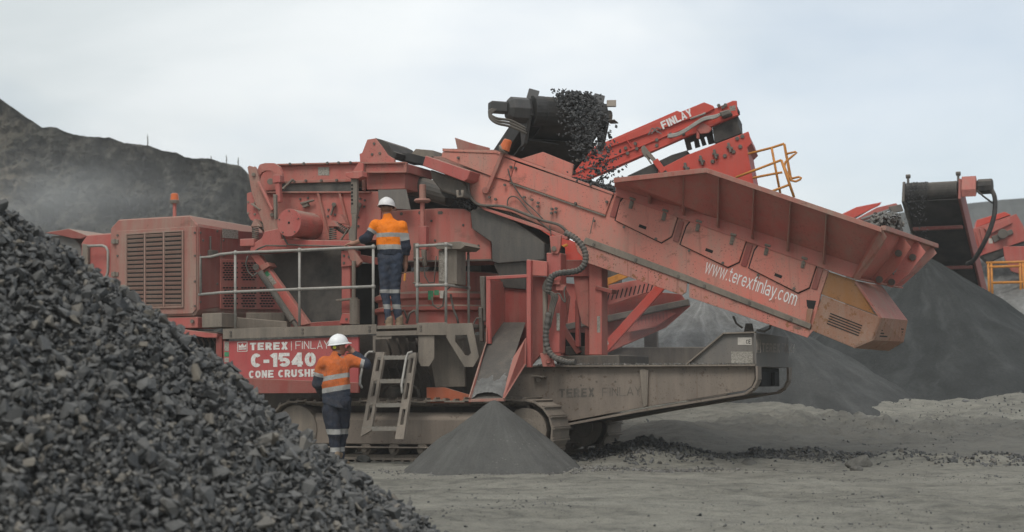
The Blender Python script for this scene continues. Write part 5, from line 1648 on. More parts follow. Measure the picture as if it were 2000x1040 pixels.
# flared end of the hopper
nt, nb = P(1722, 446, LY), P(1690, 522, FY0 - .05)
sk = P(1668, 543, FY0 - .05)
ft, fb_ = P(1826, 481, FY0 + FY1 - LY), P(1752, 560, FY1)
part(MB(MC).ring([nt, ft, fb_, sk], [q + Vector((-.03, 0, 0)) for q in (nt, ft, fb_, sk)]), 'end_plate', m_red, hop, 0)
mb = MB(MC)
mb.beam(nt + Vector((.02, 0, .0)), ft + Vector((.02, 0, 0)), .06, .06)
part(mb, 'end_lip', m_red_dusty, hop, 0.004)
nrm_ = (ft - nt).cross(sk - nt).normalized()
if nrm_.x < 0: nrm_ = -nrm_
ofs = 0
for k, f in enumerate((0.0, .34, .62, .94)):
    tp = nt.lerp(ft, f); bt = sk.lerp(fb_, f)
    w_ = .20 if 0 < f < .9 else .10
    pts = [tp + nrm_ * .0, tp + nrm_ * (w_ * .8) + Vector((0, 0, -.06)), tp.lerp(bt, .55) + nrm_ * w_, bt.lerp(tp, .06) + nrm_ * (w_ * .7), bt]
    o = part(MB(MC).prism(pts, (0, .02, 0)), 'end_rib', m_red if 0 < f < .9 else m_red_dusty, hop, 0)
    if 0 < f < .9:
        c0 = tp.lerp(bt, .28) + nrm_ * (w_ * .55)
        c1 = tp.lerp(bt, .86) + nrm_ * (w_ * .50)
        part(MB(MC).cyl(c0 + Vector((0, .021, 0)), c0 + Vector((0, -.03, 0)), .045, 12).cyl(c1 + Vector((0, .021, 0)), c1 + Vector((0, -.03, 0)), .045, 12), 'pin', m_steel_d, o, 0)
part(MB(MC).prism([sk, fb_, fb_ + Vector((.08, 0, -.01)), sk + Vector((.08, 0, -.01))], (0, 0, -.02)), 'bottom_ledge', m_red_dusty, hop, 0)
# hopper load: stone just under the lip
g = np.random.default_rng(31)
n = 900
pos = np.stack([g.uniform(P(1230, 350, 1).x, P(1720, 440, 1).x, n), np.clip(g.normal(1.56, .30, n), 1.0, 2.1), np.zeros(n)], -1)
xa0, xa1 = P(1380, 330, LY), P(1722, 446, LY)
pos[:, 2] = np.interp(pos[:, 0], [P(1200, 350, LY).x, xa0.x, xa1.x], [xa0.z - .65, xa0.z - .55, xa1.z - .25]) + .16 * np.exp(-((pos[:, 1] - 1.56) / .6) ** 2) + g.uniform(-.05, .05, n)
m2 = 900
xx = g.uniform(P(1680, 440, 1).x, P(1735, 450, 1.2).x, m2); y2 = np.clip(g.normal(2.05, .22, m2), 1.5, 2.6)
pos = np.concatenate([pos, np.stack([xx, y2, P(1735, 436, 2.0).z + 0.10 * np.exp(-((y2 - 2.05) / .3) ** 2) - .75 * g.uniform(0, 1, m2) ** 1.6 + .03], -1)])
n += m2
o = scatter_mesh('hopper_load', pos, g.uniform(.05, .13, n), m_stone_pale, hop, g); o['kind'] = 'stuff'

# tail guard below the hopper
tg = root  # (guards are parts of the conveyor)
TY = FY0 - .02
mb = MB(MC)
mb.pp([(1606, 577), (1722, 621), (1706, 664), (1668, 680), (1583, 645)], TY, .03)
tail = part(mb, 'tail_guard', m_rustbox, None, 0.005)
xt = P(1722, 621, TY)
r_top = P(1773, 626, FY1 - .2); r_bot = P(1765, 668, FY1 - .2)
part(MB(MC).ring([P(1722, 621, TY), r_top, r_bot, P(1706, 664, TY)], [q + Vector((-.025, 0, 0)) for q in (P(1722, 621, TY), r_top, r_bot, P(1706, 664, TY))]), 'guard_end', m_rustbox, tail, 0)
r_b2 = P(1736, 686, FY1 - .2)
part(MB(MC).ring([P(1706, 664.5, TY), r_bot, r_b2, P(1668, 680.5, TY)], [q + Vector((-.02, 0, .02)) for q in (P(1706, 664.5, TY), r_bot, r_b2, P(1668, 680.5, TY))]), 'guard_chin', m_rustbox, tail, 0)
part(B().pp([(1619, 531), (1672, 549), (1707, 611), (1722, 620), (1604, 575)], FY0 + .02, .02), 'ochre_plate', m_ochre, tail, 0.003)
s0, s1, s2, s3 = P(1672, 549, FY0), P(1722, 558, FY1 - .2), r_top, P(1722, 621, TY)
part(MB(MC).ring([s0, s1, s2, s3], [q + Vector((-.02, 0, -.02)) for q in (s0, s1, s2, s3)]), 'sloping_cover', m_red_dusty, tail, 0)
sl = B()
for k in range(5):
    a_, b_ = lerp2((1621.5, 612.5), (1615, 632), k / 4), lerp2((1684, 637), (1677, 656), k / 4)
    sl.strip(a_, b_, 2.2, 2.2, TY - .004, .003)
part(sl, 'guard_slots', m_void, tail, 0)
sl = MB(MC)
def on_end(u, v): return P(1722, 621, TY).lerp(r_top, u).lerp(P(1706, 664, TY).lerp(r_bot, u), v) + Vector((.004, 0, 0))
for u0, u1 in ((.14, .40), (.66, .90)):
    for k in range(4):
        v = .40 + k * .13
        sl.face([on_end(u0, v), on_end(u1, v), on_end(u1, v + .06), on_end(u0, v + .06)])
part(sl, 'guard_slots', m_void, tail, 0)
part(B().pp([(1575, 586), (1594, 588), (1590, 603), (1586, 612), (1580, 606), (1576, 598)], FY0 - .004, .003), 'rust_hole', m_void, feed, 0)
part(B().pp([(1576, 603), (1588, 604), (1580, 640), (1574, 625)], FY0 - .055, .03), 'torn_patch', m_rustbox, feed, 0.004)
part(B().rc(1584, 582, 1590, 640, FY0 + .05, 1.3), 'tail_inner', m_steel_d, feed, 0)
# underside pan of the conveyor
u0, u1, u2 = P(948, 402, FY0 + .05), P(1140, 474, FY0 + .05), P(1570, 643, FY0 + .05)
wd = Vector((0, FY1 - FY0 - .1, 0))
part(MB(MC).ring([u0, u1, u1 + wd, u0 + wd], [q + Vector((0, 0, .03)) for q in (u0, u1, u1 + wd, u0 + wd)]).ring([u1, u2, u2 + wd, u1 + wd], [q + Vector((0, 0, .03)) for q in (u1, u2, u2 + wd, u1 + wd)]), 'underside_pan', m_steel_d, feed, 0)
# ------------------------------------------------------------------ red screening plant behind the crusher
SF = Frame(at(1300, 600, 26.5), 14.0, 0.0)
SF.o.z = 0.6; SF.m.translation = SF.o; SF.mi = SF.m.inverted()
plant = root('screening_plant', SF, 'bright red screening plant with a tilted lettered conveyor, rising behind the hopper wing', 'screening plant')
def SB(): return MB(SF)
def spart(mb, name, mat, parent=None, bevel=0.008, smooth=False):
    return mb.build(name, mat, parent or plant, bevel, smooth)
cv = spart(SB().pp([(1110, 322), (1160, 298), (1382, 219), (1431, 197), (1439, 197), (1440, 219), (1443, 226), (1336, 271), (1181, 339), (1118, 364)], 0, .06), 'conveyor_side', m_bright)
spart(SB().pp([(1110, 309), (1176, 282), (1375, 200), (1393, 207), (1396, 212), (1384, 219), (1160, 299), (1112, 320)], -.05, .05), 'conveyor_guard', m_bright, cv)
spart(SB().pp([(1110, 309), (1176, 280), (1322, 216.5), (1329, 219), (1329, 240), (1112, 330)], 1.25, .04), 'far_guard', m_bright, cv)
spart(SB().pp([(1110, 322), (1160, 298), (1382, 219), (1431, 197), (1439, 197), (1440, 219), (1443, 226), (1336, 271), (1181, 339), (1118, 364)], 1.15, .06), 'far_side', m_bright, cv)
spart(SB().strip((1118, 340), (1388, 230), 2.2, 2.2, -.03, .03).strip((1221, 268), (1232, 287), 2, 2, -.055, .06).strip((1128, 356), (1440, 224), 3, 3, -.04, .05), 'conveyor_rib', m_bright, cv, 0.004)
mb = SB()
p0, p1, p2 = SF.P(1112, 318, .1), SF.P(1300, 240, .1), SF.P(1436, 200, .1)
w_ = Vector((0, 1.0, 0))
mb.ring([p0, p1, p1 + w_, p0 + w_], [q - Vector((0, 0, .06)) for q in (p0, p1, p1 + w_, p0 + w_)]).ring([p1, p2, p2 + w_, p1 + w_], [q - Vector((0, 0, .06)) for q in (p1, p2, p2 + w_, p1 + w_)])
spart(mb, 'conveyor_belt', m_belt, cv, 0)
mb = SB()
for a, b in ((1241, 281), (1244, 291), (1222, 290), (1226, 300), (1283, 274), (1283, 285), (1335, 262), (1310, 263), (1404, 207), (1412, 210), (1417, 206)): mb.bolts([(a, b)], -.02, .035, .03)
spart(mb, 'bolts', m_steel_d, cv, 0)
text_part('FINLAY', SF.P(1295, 253, -.053), SF.P(1354, 226, -.053), SF.P(1289, 239, -.053), m_white_b, cv, weight=.20, gap=.08)
mb = SB()
for k, (a, b, c_) in enumerate((((1266, 264), (1274, 250), (1292, 262)), ((1272, 262), (1279, 253), (1285, 259)), ((1276, 258), (1283, 249), (1291, 253)))):
    mb.strip(a, b, 2, 2, -.054 - .001 * k, .003).strip(b, c_, 2, 2, -.057 - .001 * k, .003)
spart(mb, 'mountain_mark', m_grey, cv, 0)
mb = SB()
for k in range(4):
    mb.tube([Vector(p) for p in spline([tuple(SF.P(a, b + k * 1.6, -.12)) for a, b in ((1304, 264), (1322, 261), (1340, 252), (1358, 240), (1376, 230), (1396, 226), (1412, 221 - k))], 4)], .018, 6)
mb.tube([SF.P(a, b, -.12) for a, b in ((1348, 233), (1372, 224), (1378, 221))], .02, 6)
spart(mb, 'hydraulic_hoses', m_galv, cv, 0, True)
spart(SB().pp([(1404, 219), (1424, 213), (1430, 222), (1410, 229)], -.25, .24), 'drive_motor', m_steel_d, cv, 0.02)
spart(SB().pp([(1372, 240), (1386, 247), (1391, 252), (1384, 260), (1368, 262), (1360, 252)], -.06, .06).pp([(1360, 255), (1366, 260), (1366, 272), (1360, 271)], -.05, .04), 'bearing_mount', m_bright_d, cv)
spart(SB().pp([(1424, 208), (1436, 206), (1437, 216), (1426, 217)], -.004, .003), 'sticker', m_label, cv, 0)
# rubber curtains under the head end
mb = SB().pp([(1391, 246), (1441, 226), (1442, 244), (1448, 260), (1396, 280)], .05, .9)
spart(mb, 'rubber_skirt', m_rubber, None, 0)
mb = SB()
for (a, b, c_, d_) in (((1336, 272), (1346, 268), (1352, 292), (1342, 295)), ((1353, 265), (1362, 262), (1368, 287), (1358, 290)), ((1364, 262), (1372, 258), (1380, 283), (1372, 286)), ((1377, 257), (1390, 250), (1396, 280), (1384, 283))):
    mb.pp([a, b, c_, d_], .30, .02)
mb.pp([(1336, 272), (1391, 249), (1393, 262), (1340, 282)], .32, .02)
spart(mb, 'rubber_flaps', m_rubber, None, 0)
sbx = spart(SB().pp([(1285, 332), (1342, 303), (1462, 257), (1468, 280), (1459, 289), (1472, 360), (1440, 420), (1285, 420)], -.15, .05), 'screen_box', m_bright)
spart(SB().pp([(1285, 332), (1342, 303), (1462, 257), (1468, 280), (1459, 289), (1472, 360), (1440, 420), (1285, 420)], 1.5, .05), 'far_wall', m_bright_d, sbx)
spart(SB().pp([(1462, 262), (1468, 280), (1459, 289), (1472, 360), (1466, 360), (1452, 290)], -.08, 1.55), 'end_wall', m_bright_d, sbx, 0)
spart(SB().pp([(1225, 344), (1312, 303), (1342, 294), (1342, 304), (1285, 333), (1275, 350)], -.12, .8), 'rubber_cover', m_rubber, sbx, 0)
mb = SB()
for a, b in ((1340, 326), (1370, 312), (1397, 300), (1425, 287)):
    mb.strip((a - 3, b - 8), (a + 2, b + 10), 5, 4, -.25, .09).strip((a - 6, b), (a + 6, b + 3), 4, 4, -.22, .06)
mb.bolts([(1440, 271), (1450, 267), (1416, 305), (1446, 287), (1392, 316), (1433, 297), (1300, 338)], -.15, .04, .03)
spart(mb, 'clamp_bolts', m_steel_d, sbx, 0.004)
spart(SB().pp([(1252, 288), (1258, 284), (1266, 294), (1274, 303), (1268, 312), (1258, 306), (1253, 297)], -.12, .06).strip((1264, 298), (1282, 318), 8, 8, -.16, .05).strip((1262, 306), (1272, 320), 3, 3, -.16, .04), 'strut_head', m_steel, sbx, 0.006)
spart(SB().strip((1279, 313), (1296, 336), 12, 12, -.20, .1), 'strut', m_bright, sbx)
# chassis visible between the crusher's legs
low = spart(SB().pp([(1020, 425), (1180, 500), (1180, 540), (1020, 540)], .1, .05), 'side_panel', m_bright)
spart(SB().pp([(1020, 545), (1330, 575), (1348, 598), (1300, 640), (1185, 690), (1020, 700)], .3, .06), 'chassis_side', m_bright_d, low)
spart(SB().pp([(1175, 560), (1330, 530), (1345, 545), (1180, 600)], .0, .05), 'louvred_guard', m_red, low)
mb = SB()
for k in range(16):
    x = 1188 + k * 8.5
    y = 578 - k * 1.9
    mb.strip((x + 3, y - 8), (x - 2, y + 10), 2.2, 2.2, -.005, .004)
spart(mb, 'guard_slots', m_void, low, 0)
spart(SB().strip((1100, 640), (1345, 590), 12, 12, .05, .2), 'conveyor_stringer', m_steel_d, low)
spart(SB().strip((1178, 684), (1292, 558), 17, 17, -.35, .12), 'diagonal_brace', m_bright, low)
spart(SB().pp([(1181, 667), (1186, 664), (1189, 672), (1184, 676)], -.354, .003), 'sticker', m_plate_w, low, 0)
spart(SB().pp([(1240, 620), (1300, 606), (1320, 612), (1280, 640), (1225, 650)], .15, .06), 'lower_guard', m_bright_d, low)
mb = SB()
for k in range(9): mb.strip((1246 + k * 7, 622 - k * 1.6), (1247 + k * 7, 636 - k * 1.6), 2, 2, .145, .004)
spart(mb, 'guard_slots', m_red_deep, low, 0)
spart(SB().strip((1058, 497), (1108, 478), 5, 5, -.1, .06).strip((1172, 556), (1232, 533), 14, 12, -.25, .05), 'yellow_beam', m_yellow, low)
spart(SB().strip((1173, 528), (1181, 560), 5, 5, -.3, .05).pp([(1172, 556), (1186, 556), (1186, 566), (1172, 566)], -.35, .15), 'yellow_tube', m_yellow, low)
# undercarriage of the plant, hidden behind the heaps but carrying it
mb = SB()
c0, c1 = SF.P(1100, 690, .4), SF.P(1420, 690, .4)
mb.box((c0.x, .4, .1), (c1.x, 1.9, c0.z + .1)).box((c0.x, .35, -.3), (c1.x, .85, .35)).box((c0.x, 1.5, -.3), (c1.x, 2.0, .35))
mb.box((c0.x + 1.5, .75, .3), (c0.x + 1.75, .95, SF.P(1300, 410, .4).z)).box((c0.x + .8, .45, .3), (c0.x + 1.1, .65, SF.P(1300, 380, .4).z))
spart(mb, 'undercarriage', m_steel_d, low, 0.01)
# yellow access railings
rl = SB()
def srail(name, runs, r=.022, y=-.2, par=None):
    mb = SB()
    for q in runs: mb.tube([SF.P(a, b, y) for a, b in q], r, 8)
    return spart(mb, name, m_yellow, par, 0, True)
ra = srail('access_railing', [[(1461, 301), (1507, 289), (1532, 281)], [(1470, 348), (1500, 342), (1528, 337)]])
srail('rail_post', [[(1507, 289), (1524, 378)]], .022, -.2, ra)
rb = srail('access_railing', [[(1437, 347), (1526, 313)], [(1500, 377), (1542, 361)]], .022, -.9)
srail('rail_post', [[(1526, 313), (1551, 386)]], .024, -.9, rb)
spart(SB().pp([(1529, 281.5), (1534, 281), (1547.5, 351), (1542, 351.5)], -.55, .10), 'gate_post', m_yellow, ra, 0.004)
srail('ladder_hoop', [[(1536, 301), (1553, 297), (1556, 299), (1548, 305), (1534, 317), (1532, 326), (1538, 340), (1545, 353), (1554, 355), (1563, 351), (1565, 348), (1560, 346), (1547, 349)]], .02, -.7, ra)

# ------------------------------------------------------------------ black conveyor dropping stone into the crusher
hw = MC.m @ P(1106, 222, 1.55)
DF = Frame(hw, -20.0, 0.0)
conv = root('discharge_conveyor', DF, 'black belt conveyor pouring dark stone into the red feed conveyor', 'conveyor')
m_gearbox = paint('dark_gearbox_paint', (.045, .046, .047), .10, .1, topdust=.12)
def dpart(mb, name, mat, parent=None, bevel=0.006, smooth=False):
    return mb.build(name, mat, parent or conv, bevel, smooth)
SLP = R(19)
def dv(u, s, n):      # along the pulley, down the conveyor, normal to the belt
    return Vector((u, s * math.cos(SLP) + n * math.sin(SLP), -s * math.sin(SLP) + n * math.cos(SLP)))
pw = .52
pul = dpart(MB().cyl(dv(-pw, 0, 0), dv(pw, 0, 0), .205, 26), 'head_pulley', m_pulley)
dpart(MB().cyl(dv(-pw - .02, 0, 0), dv(-pw + .16, 0, 0), .225, 26).cyl(dv(pw - .14, 0, 0), dv(pw + .02, 0, 0), .22, 26), 'lagging_band', m_pulley, pul, 0.004)
L_ = 9.0
belt = MB()
ts = np.linspace(-90, 90, 13)
prof_o = [dv(0, 0, 0) + (dv(0, math.cos(R(180 - (a + 0)) ) * 0, 0)) for a in ts]
loop = []
for a in np.linspace(90, 270, 13):
    loop.append((.222 * math.cos(R(a)), .222 * math.sin(R(a))))
loop = [(L_, .222)] + loop + [(L_, -.222)]
inn = [(L_, .205)] + [(.206 * math.cos(R(a)), .206 * math.sin(R(a))) for a in np.linspace(90, 270, 13)] + [(L_, -.205)]
bw = .40
for k in range(len(loop) - 1):
    q = [dv(-bw, *loop[k]), dv(bw, *loop[k]), dv(bw, *loop[k + 1]), dv(-bw, *loop[k + 1])]
    q2 = [dv(-bw, *inn[k]), dv(bw, *inn[k]), dv(bw, *inn[k + 1]), dv(-bw, *inn[k + 1])]
    belt.ring(q, q2)
dpart(belt, 'belt', m_belt, None, 0)
for s_ in (-1, 1):
    st = MB().ring([dv(s_ * (pw + .04), -.12, -.14), dv(s_ * (pw + .10), -.12, -.14), dv(s_ * (pw + .10), -.12, .14), dv(s_ * (pw + .04), -.12, .14)],
                   [dv(s_ * (pw + .04), L_, -.30), dv(s_ * (pw + .10), L_, -.30), dv(s_ * (pw + .10), L_, .14), dv(s_ * (pw + .04), L_, .14)])
    dpart(st, 'stringer', m_pulley)
    st = MB().prism([dv(s_ * pw - .10, -.05, .16), dv(s_ * pw + .06, -.08, .15), dv(s_ * pw + .16, .02, .36), dv(s_ * pw + .02, .06, .42)], dv(0, .03, .0))
    dpart(st, 'scraper_bracket', m_gearbox)
    st = MB().prism([dv(s_ * (pw + .06), -.14, -.10), dv(s_ * (pw + .06), .30, -.16), dv(s_ * (pw + .06), .34, -.42), dv(s_ * (pw + .06), .22, -.42)], (s_ * .05, 0, 0))
    dpart(st, 'side_gusset', m_gearbox)
dpart(MB().ring([dv(-pw - .04, .30, -.30), dv(pw + .04, .30, -.30), dv(pw + .04, L_, -.30), dv(-pw - .04, L_, -.30)], [dv(-pw - .04, .30, -.285), dv(pw + .04, .30, -.285), dv(pw + .04, L_, -.285), dv(-pw - .04, L_, -.285)]), 'return_pan', m_pulley, None, 0)
for s in (1.2, 2.6, 4.0, 5.4, 6.8):
    dpart(MB().beam(dv(-pw - .04, s, -.33), dv(pw + .04, s, -.33), .08, .06), 'cross_member', m_steel_d)
dpart(MB().prism([dv(-pw - .02, .22, -.34), dv(-pw - .02, .55, -.34), dv(-.18, 1.1, -.34), dv(-.05, .30, -.34)], (0, 0, -.02)), 'belly_plate', m_pulley, None, 0)
dpart(MB().beam(dv(pw + .12, -.2, .05), dv(pw + .28, .08, .32), .14, .02).beam(dv(pw + .10, -.15, -.15), dv(pw + .28, .1, -.05), .12, .02).cyl(dv(pw + .04, 0, 0), dv(pw + .18, 0, 0), .09, 12), 'end_bearing', m_steel_d)
gbx = dpart(MB().tube([dv(-pw - .06, 0, 0), dv(-pw - .10, 0, 0), dv(-pw - .34, 0, 0), dv(-pw - .40, 0, 0)], [.16, .19, .19, .13], 8), 'gearbox', m_gearbox)
dpart(MB().beam(dv(-pw - .40, 0, .02), dv(-pw - .66, 0, .02), .17, .16), 'drive_motor', m_gearbox, gbx, 0.02)
mb = MB()
for k in range(3):
    mb.tube([Vector(p) for p in spline([tuple(dv(-pw - .60 + k * .02, -.05, -.02)), tuple(dv(-pw - .70, -.06, -.10 - k * .03)), tuple(dv(-pw - .62, -.08, -.20 - k * .04)), tuple(dv(-pw - .40, -.10, -.24 - k * .05)), tuple(dv(-pw - .18, -.08, -.34 - k * .04))], 5)], .020, 6)
dpart(mb, 'hydraulic_hoses', m_cable, gbx, 0, True)
# trestle that carries the tail
tz = (DF.m @ dv(0, 6.5, -.3)).z - .55
dpart(MB().beam(dv(-.5, 6.5, -.3), dv(-.5, 6.5, -.3) + Vector((0, 0, -tz)), .14, .14).beam(dv(.5, 6.5, -.3), dv(.5, 6.5, -.3) + Vector((0, 0, -tz)), .14, .14), 'trestle', m_steel_d)
# stone riding on the belt and pouring over the pulley
g = np.random.default_rng(77)
rt2 = root('pouring_stone', DF, 'stream of dark crushed stone tumbling over the black conveyor pulley', 'stones')
pts, sz = [], []
for i in range(330):     # riding over the top
    s = g.uniform(-.12, 1.6); u = np.clip(g.normal(0.0, .13), -.30, .30)
    pts.append(dv(u, s, .225 + .06 * math.exp(-(u / .18) ** 2) * g.uniform(0, 1))); sz.append(g.uniform(.045, .085))
for i in range(1600):     # free fall, thinning downwards
    f = g.beta(1.15, 1.25) * .58
    v0 = 1.45 * g.normal(1, .16)
    u = np.clip(g.normal(0.02, .14), -.32, .32)
    p = Vector((u * (1 + .5 * f) + .22 * f, -.06 - v0 * f * .95 - .02 + g.uniform(-.1, .05), .20 + g.uniform(-.06, .10) + v0 * .32 * f * .5 - 4.9 * f * f))
    if p.z < -1.35: continue
    pts.append(p); sz.append(g.uniform(.035, .078))
pts, sz = np.array([tuple(p) for p in pts]), np.array(sz)
front = np.argsort(-(sz - .03 * pts[:, 1]))
single_stones('stone', pts[front[:300]], sz[front[:300]], m_stone_dark, rt2, g)
o = scatter_mesh('loose_stones', pts[front[300:]], sz[front[300:]], m_stone_dark, rt2, g); o['kind'] = 'stuff'
# a second trickle where the feed conveyor drops into the crusher
pts = np.array([tuple(P(g.normal(897 - 8 * (1 - f) + 26 * f, 6), 378 + 32 * f + g.normal(0, 3), 1.2 + g.uniform(-.4, .3))) for f in g.uniform(0, 1, 170)])
rt3 = root('falling_stone', MC, 'small spray of dark stones dropping between the feed conveyor head and the crusher bowl', 'stones')
single_stones('stone', pts, g.uniform(.03, .065, len(pts)), m_stone_dark, rt3, g)

# ------------------------------------------------------------------ black stacker conveyor on the right
TF = Frame(at(1821, 374, 31.5), 24.0, 0.0)
stk = root('stacker_conveyor', TF, 'tall black stacker conveyor with a red motor mount above the charcoal heap', 'conveyor')
def tpart(mb, name, mat, parent=None, bevel=0.01, smooth=False): return mb.build(name, mat, parent or stk, bevel, smooth)
SL2 = R(24)
def tv(u, s, n): return Vector((u, s * math.cos(SL2) + n * math.sin(SL2), -s * math.sin(SL2) + n * math.cos(SL2)))
pw = .54
tpart(MB().cyl(tv(-pw, 0, 0), tv(pw, 0, 0), .20, 22), 'head_pulley', m_rubber)
tpart(MB().cyl(tv(-pw - .01, 0, 0), tv(-pw + .45, 0, 0), .215, 22), 'belt_wrap', m_belt)
L2 = 10.5
for n_, nm in ((.21, 'belt'), (-.22, 'return_belt')):
    q = [tv(-pw, 0, n_), tv(pw, 0, n_), tv(pw, L2, n_), tv(-pw, L2, n_)]
    tpart(MB().ring(q, [p - tv(0, 0, .02) for p in q]), nm, m_belt, None, 0)
for s_ in (-1, 1):
    q = MB().ring([tv(s_ * (pw + .03), -.15, -.32), tv(s_ * (pw + .09), -.15, -.32), tv(s_ * (pw + .09), -.15, .20), tv(s_ * (pw + .03), -.15, .20)],
                  [tv(s_ * (pw + .03), L2, -.42), tv(s_ * (pw + .09), L2, -.42), tv(s_ * (pw + .09), L2, .20), tv(s_ * (pw + .03), L2, .20)])
    tpart(q, 'stringer', m_red_deep if s_ > 0 else m_steel_d)
    tpart(MB().beam(tv(s_ * pw, .05, .2), tv(s_ * pw, .0, .42), .05, .05).cyl(tv(s_ * pw - .05, 0, .42), tv(s_ * pw + .05, 0, .42), .05, 8), 'tensioner', m_steel_d)
for s in (1.0, 2.9, 4.9, 6.9):
    tpart(MB().beam(tv(-pw, s, -.37), tv(pw, s, -.37), .16, .08), 'cross_member', m_red_deep)
tpart(MB().ring([tv(-pw, 1.2, -.30), tv(pw, 1.2, -.30), tv(pw, L2, -.36), tv(-pw, L2, -.36)], [tv(-pw, 1.2, -.29), tv(pw, 1.2, -.29), tv(pw, L2, -.34), tv(-pw, L2, -.34)]), 'return_pan', m_rubber, None, 0)
mt = tpart(MB().prism([tv(pw + .1, -.1, -.25), tv(pw + .1, .18, .10), tv(pw + .1, .18, .22), tv(pw + .1, -.2, .22), tv(pw + .1, -.2, -.12)], (.30, 0, 0)), 'motor_mount', m_red)
tpart(MB().tube([tv(pw + .40, 0, .05), tv(pw + .44, 0, .05), tv(pw + .72, 0, .05), tv(pw + .74, 0, .05)], [.12, .17, .17, .13], 10), 'drive_motor', m_rubber, mt, 0.006)
mb = MB().tube([Vector(p) for p in spline([tuple(tv(pw + .68, -.05, .0)), tuple(tv(pw + .78, 0, -.25)), tuple(tv(pw + .76, .1, -.65)), tuple(tv(pw + .6, .3, -1.05)), tuple(tv(pw + .30, .8, -1.3)), tuple(tv(pw + .1, 1.2, -1.2))], 6)], .05, 8)
mb.tube([Vector(p) for p in spline([tuple(tv(pw + .42, -.1, -.1)), tuple(tv(pw + .55, -.1, -.25)), tuple(tv(pw + .74, 0, -.38))], 5)], .02, 6)
tpart(mb, 'drive_hoses', m_rubber, mt, 0, True)
g = np.random.default_rng(14)
n = 420
# dust-dark fines clinging over the pulley and dropping to the heap
pos = np.array([tuple(tv(g.uniform(-pw, -pw + .50), 0, 0) + Vector((0, -.22 - .5 * f + g.uniform(-.08, .05), .18 - 2.6 * f * f - .1 * f))) for f in g.uniform(0, 1, n)])
rt4 = root('falling_fines', TF, 'thin veil of dark fines falling off the tall black stacker pulley', 'stones')
o = scatter_mesh('loose_stones', pos, g.uniform(.02, .05, n), m_stone_dark, rt4, g); o['kind'] = 'stuff'
tzz = (TF.m @ tv(0, 8, -.4)).z - .7
tpart(MB().beam(tv(-.6, 8, -.4), tv(-.6, 8, -.4) + Vector((0, 0, -tzz)), .16, .16).beam(tv(.6, 8, -.4), tv(.6, 8, -.4) + Vector((0, 0, -tzz)), .16, .16), 'trestle', m_steel_d)

# ------------------------------------------------------------------ red crusher at the right edge with a yellow railing
VF = Frame(at(1950, 560, 38.0), 14.0, 0.0)
VF.o.z = .8; VF.m.translation = VF.o; VF.mi = VF.m.inverted()
rm = root('mobile_screen', VF, 'red mobile screen with yellow railing on its deck, beyond the black stacker', 'screening plant')
def VB(): return MB(VF)
def vpart(mb, name, mat, parent=None, bevel=0.01, smooth=False): return mb.build(name, mat, parent or rm, bevel, smooth)
bd_ = vpart(VB().pp([(1898, 448), (1985, 418), (1998, 440), (2005, 470), (1915, 500)], 0, .8), 'conveyor_head', m_bright_d)
vpart(VB().pp([(1908, 430), (1962, 414), (1975, 420), (1962, 424), (1905, 446)], .1, .8), 'head_cover', m_bright, bd_)
vpart(VB().pp([(1922, 446), (1972, 426), (1978, 436), (1932, 458)], -.08, .08).strip((1906, 452), (1918, 492), 3, 3, -.05, .05).strip((1914, 446), (1924, 486), 3, 3, -.05, .05), 'side_cover', m_bright_d, bd_)
c = VF.P(1958, 458, -.1)
vpart(VB().cyl(c, c + Vector((0, -.14, 0)), .13, 14).pp([(1936, 462), (1976, 448), (1980, 456), (1942, 474)], -.06, .05), 'bearing', m_steel_d, bd_)
vpart(VB().pp([(1916, 498), (1978, 478), (2005, 462), (2005, 480), (1930, 512)], .05, .7), 'belt_underside', m_rubber, bd_, 0)
vpart(VB().rc(1931, 466, 1939, 476, -.004, .003), 'sticker', m_plate_w, bd_, 0)
vpart(VB().pp([(1959, 482), (2060, 480), (2060, 560), (1975, 530), (1962, 505)], -.3, .06), 'side_panel', m_bright_d)
dk = vpart(VB().rc(1950, 596, 2060, 606, -.6, .8), 'walkway', m_steel_d)
vpart(VB().rc(1952, 606, 1995, 640, -.5, .6), 'walkway_box', m_steel_d, dk)
mb = VB()
for run in (((1926, 514), (2060, 510)), ((1935, 553), (2060, 550)), ((1930, 522), (1994, 520))):
    mb.tube([VF.P(a, b, -.6) for a, b in run], .035, 8)
ry = vpart(mb, 'yellow_railing', m_yellow, None, 0, True)
for x in (1930, 1936, 1992, 1998, 2050):
    vpart(VB().tube([VF.P(x, 514, -.6), VF.P(x + 3, 596, -.6)], .032, 8), 'rail_post', m_yellow, ry, 0, True)
mb = VB().box((VF.P(1960, 600, 0).x, 0, -.4), (VF.P(2060, 600, 0).x, 1.8, VF.P(1960, 600, 0).z)).box((VF.P(2010, 500, 0).x, .2, 0), (VF.P(2050, 500, 0).x, 1.2, VF.P(2010, 440, 0).z))
vpart(mb, 'undercarriage', m_steel_d, dk)

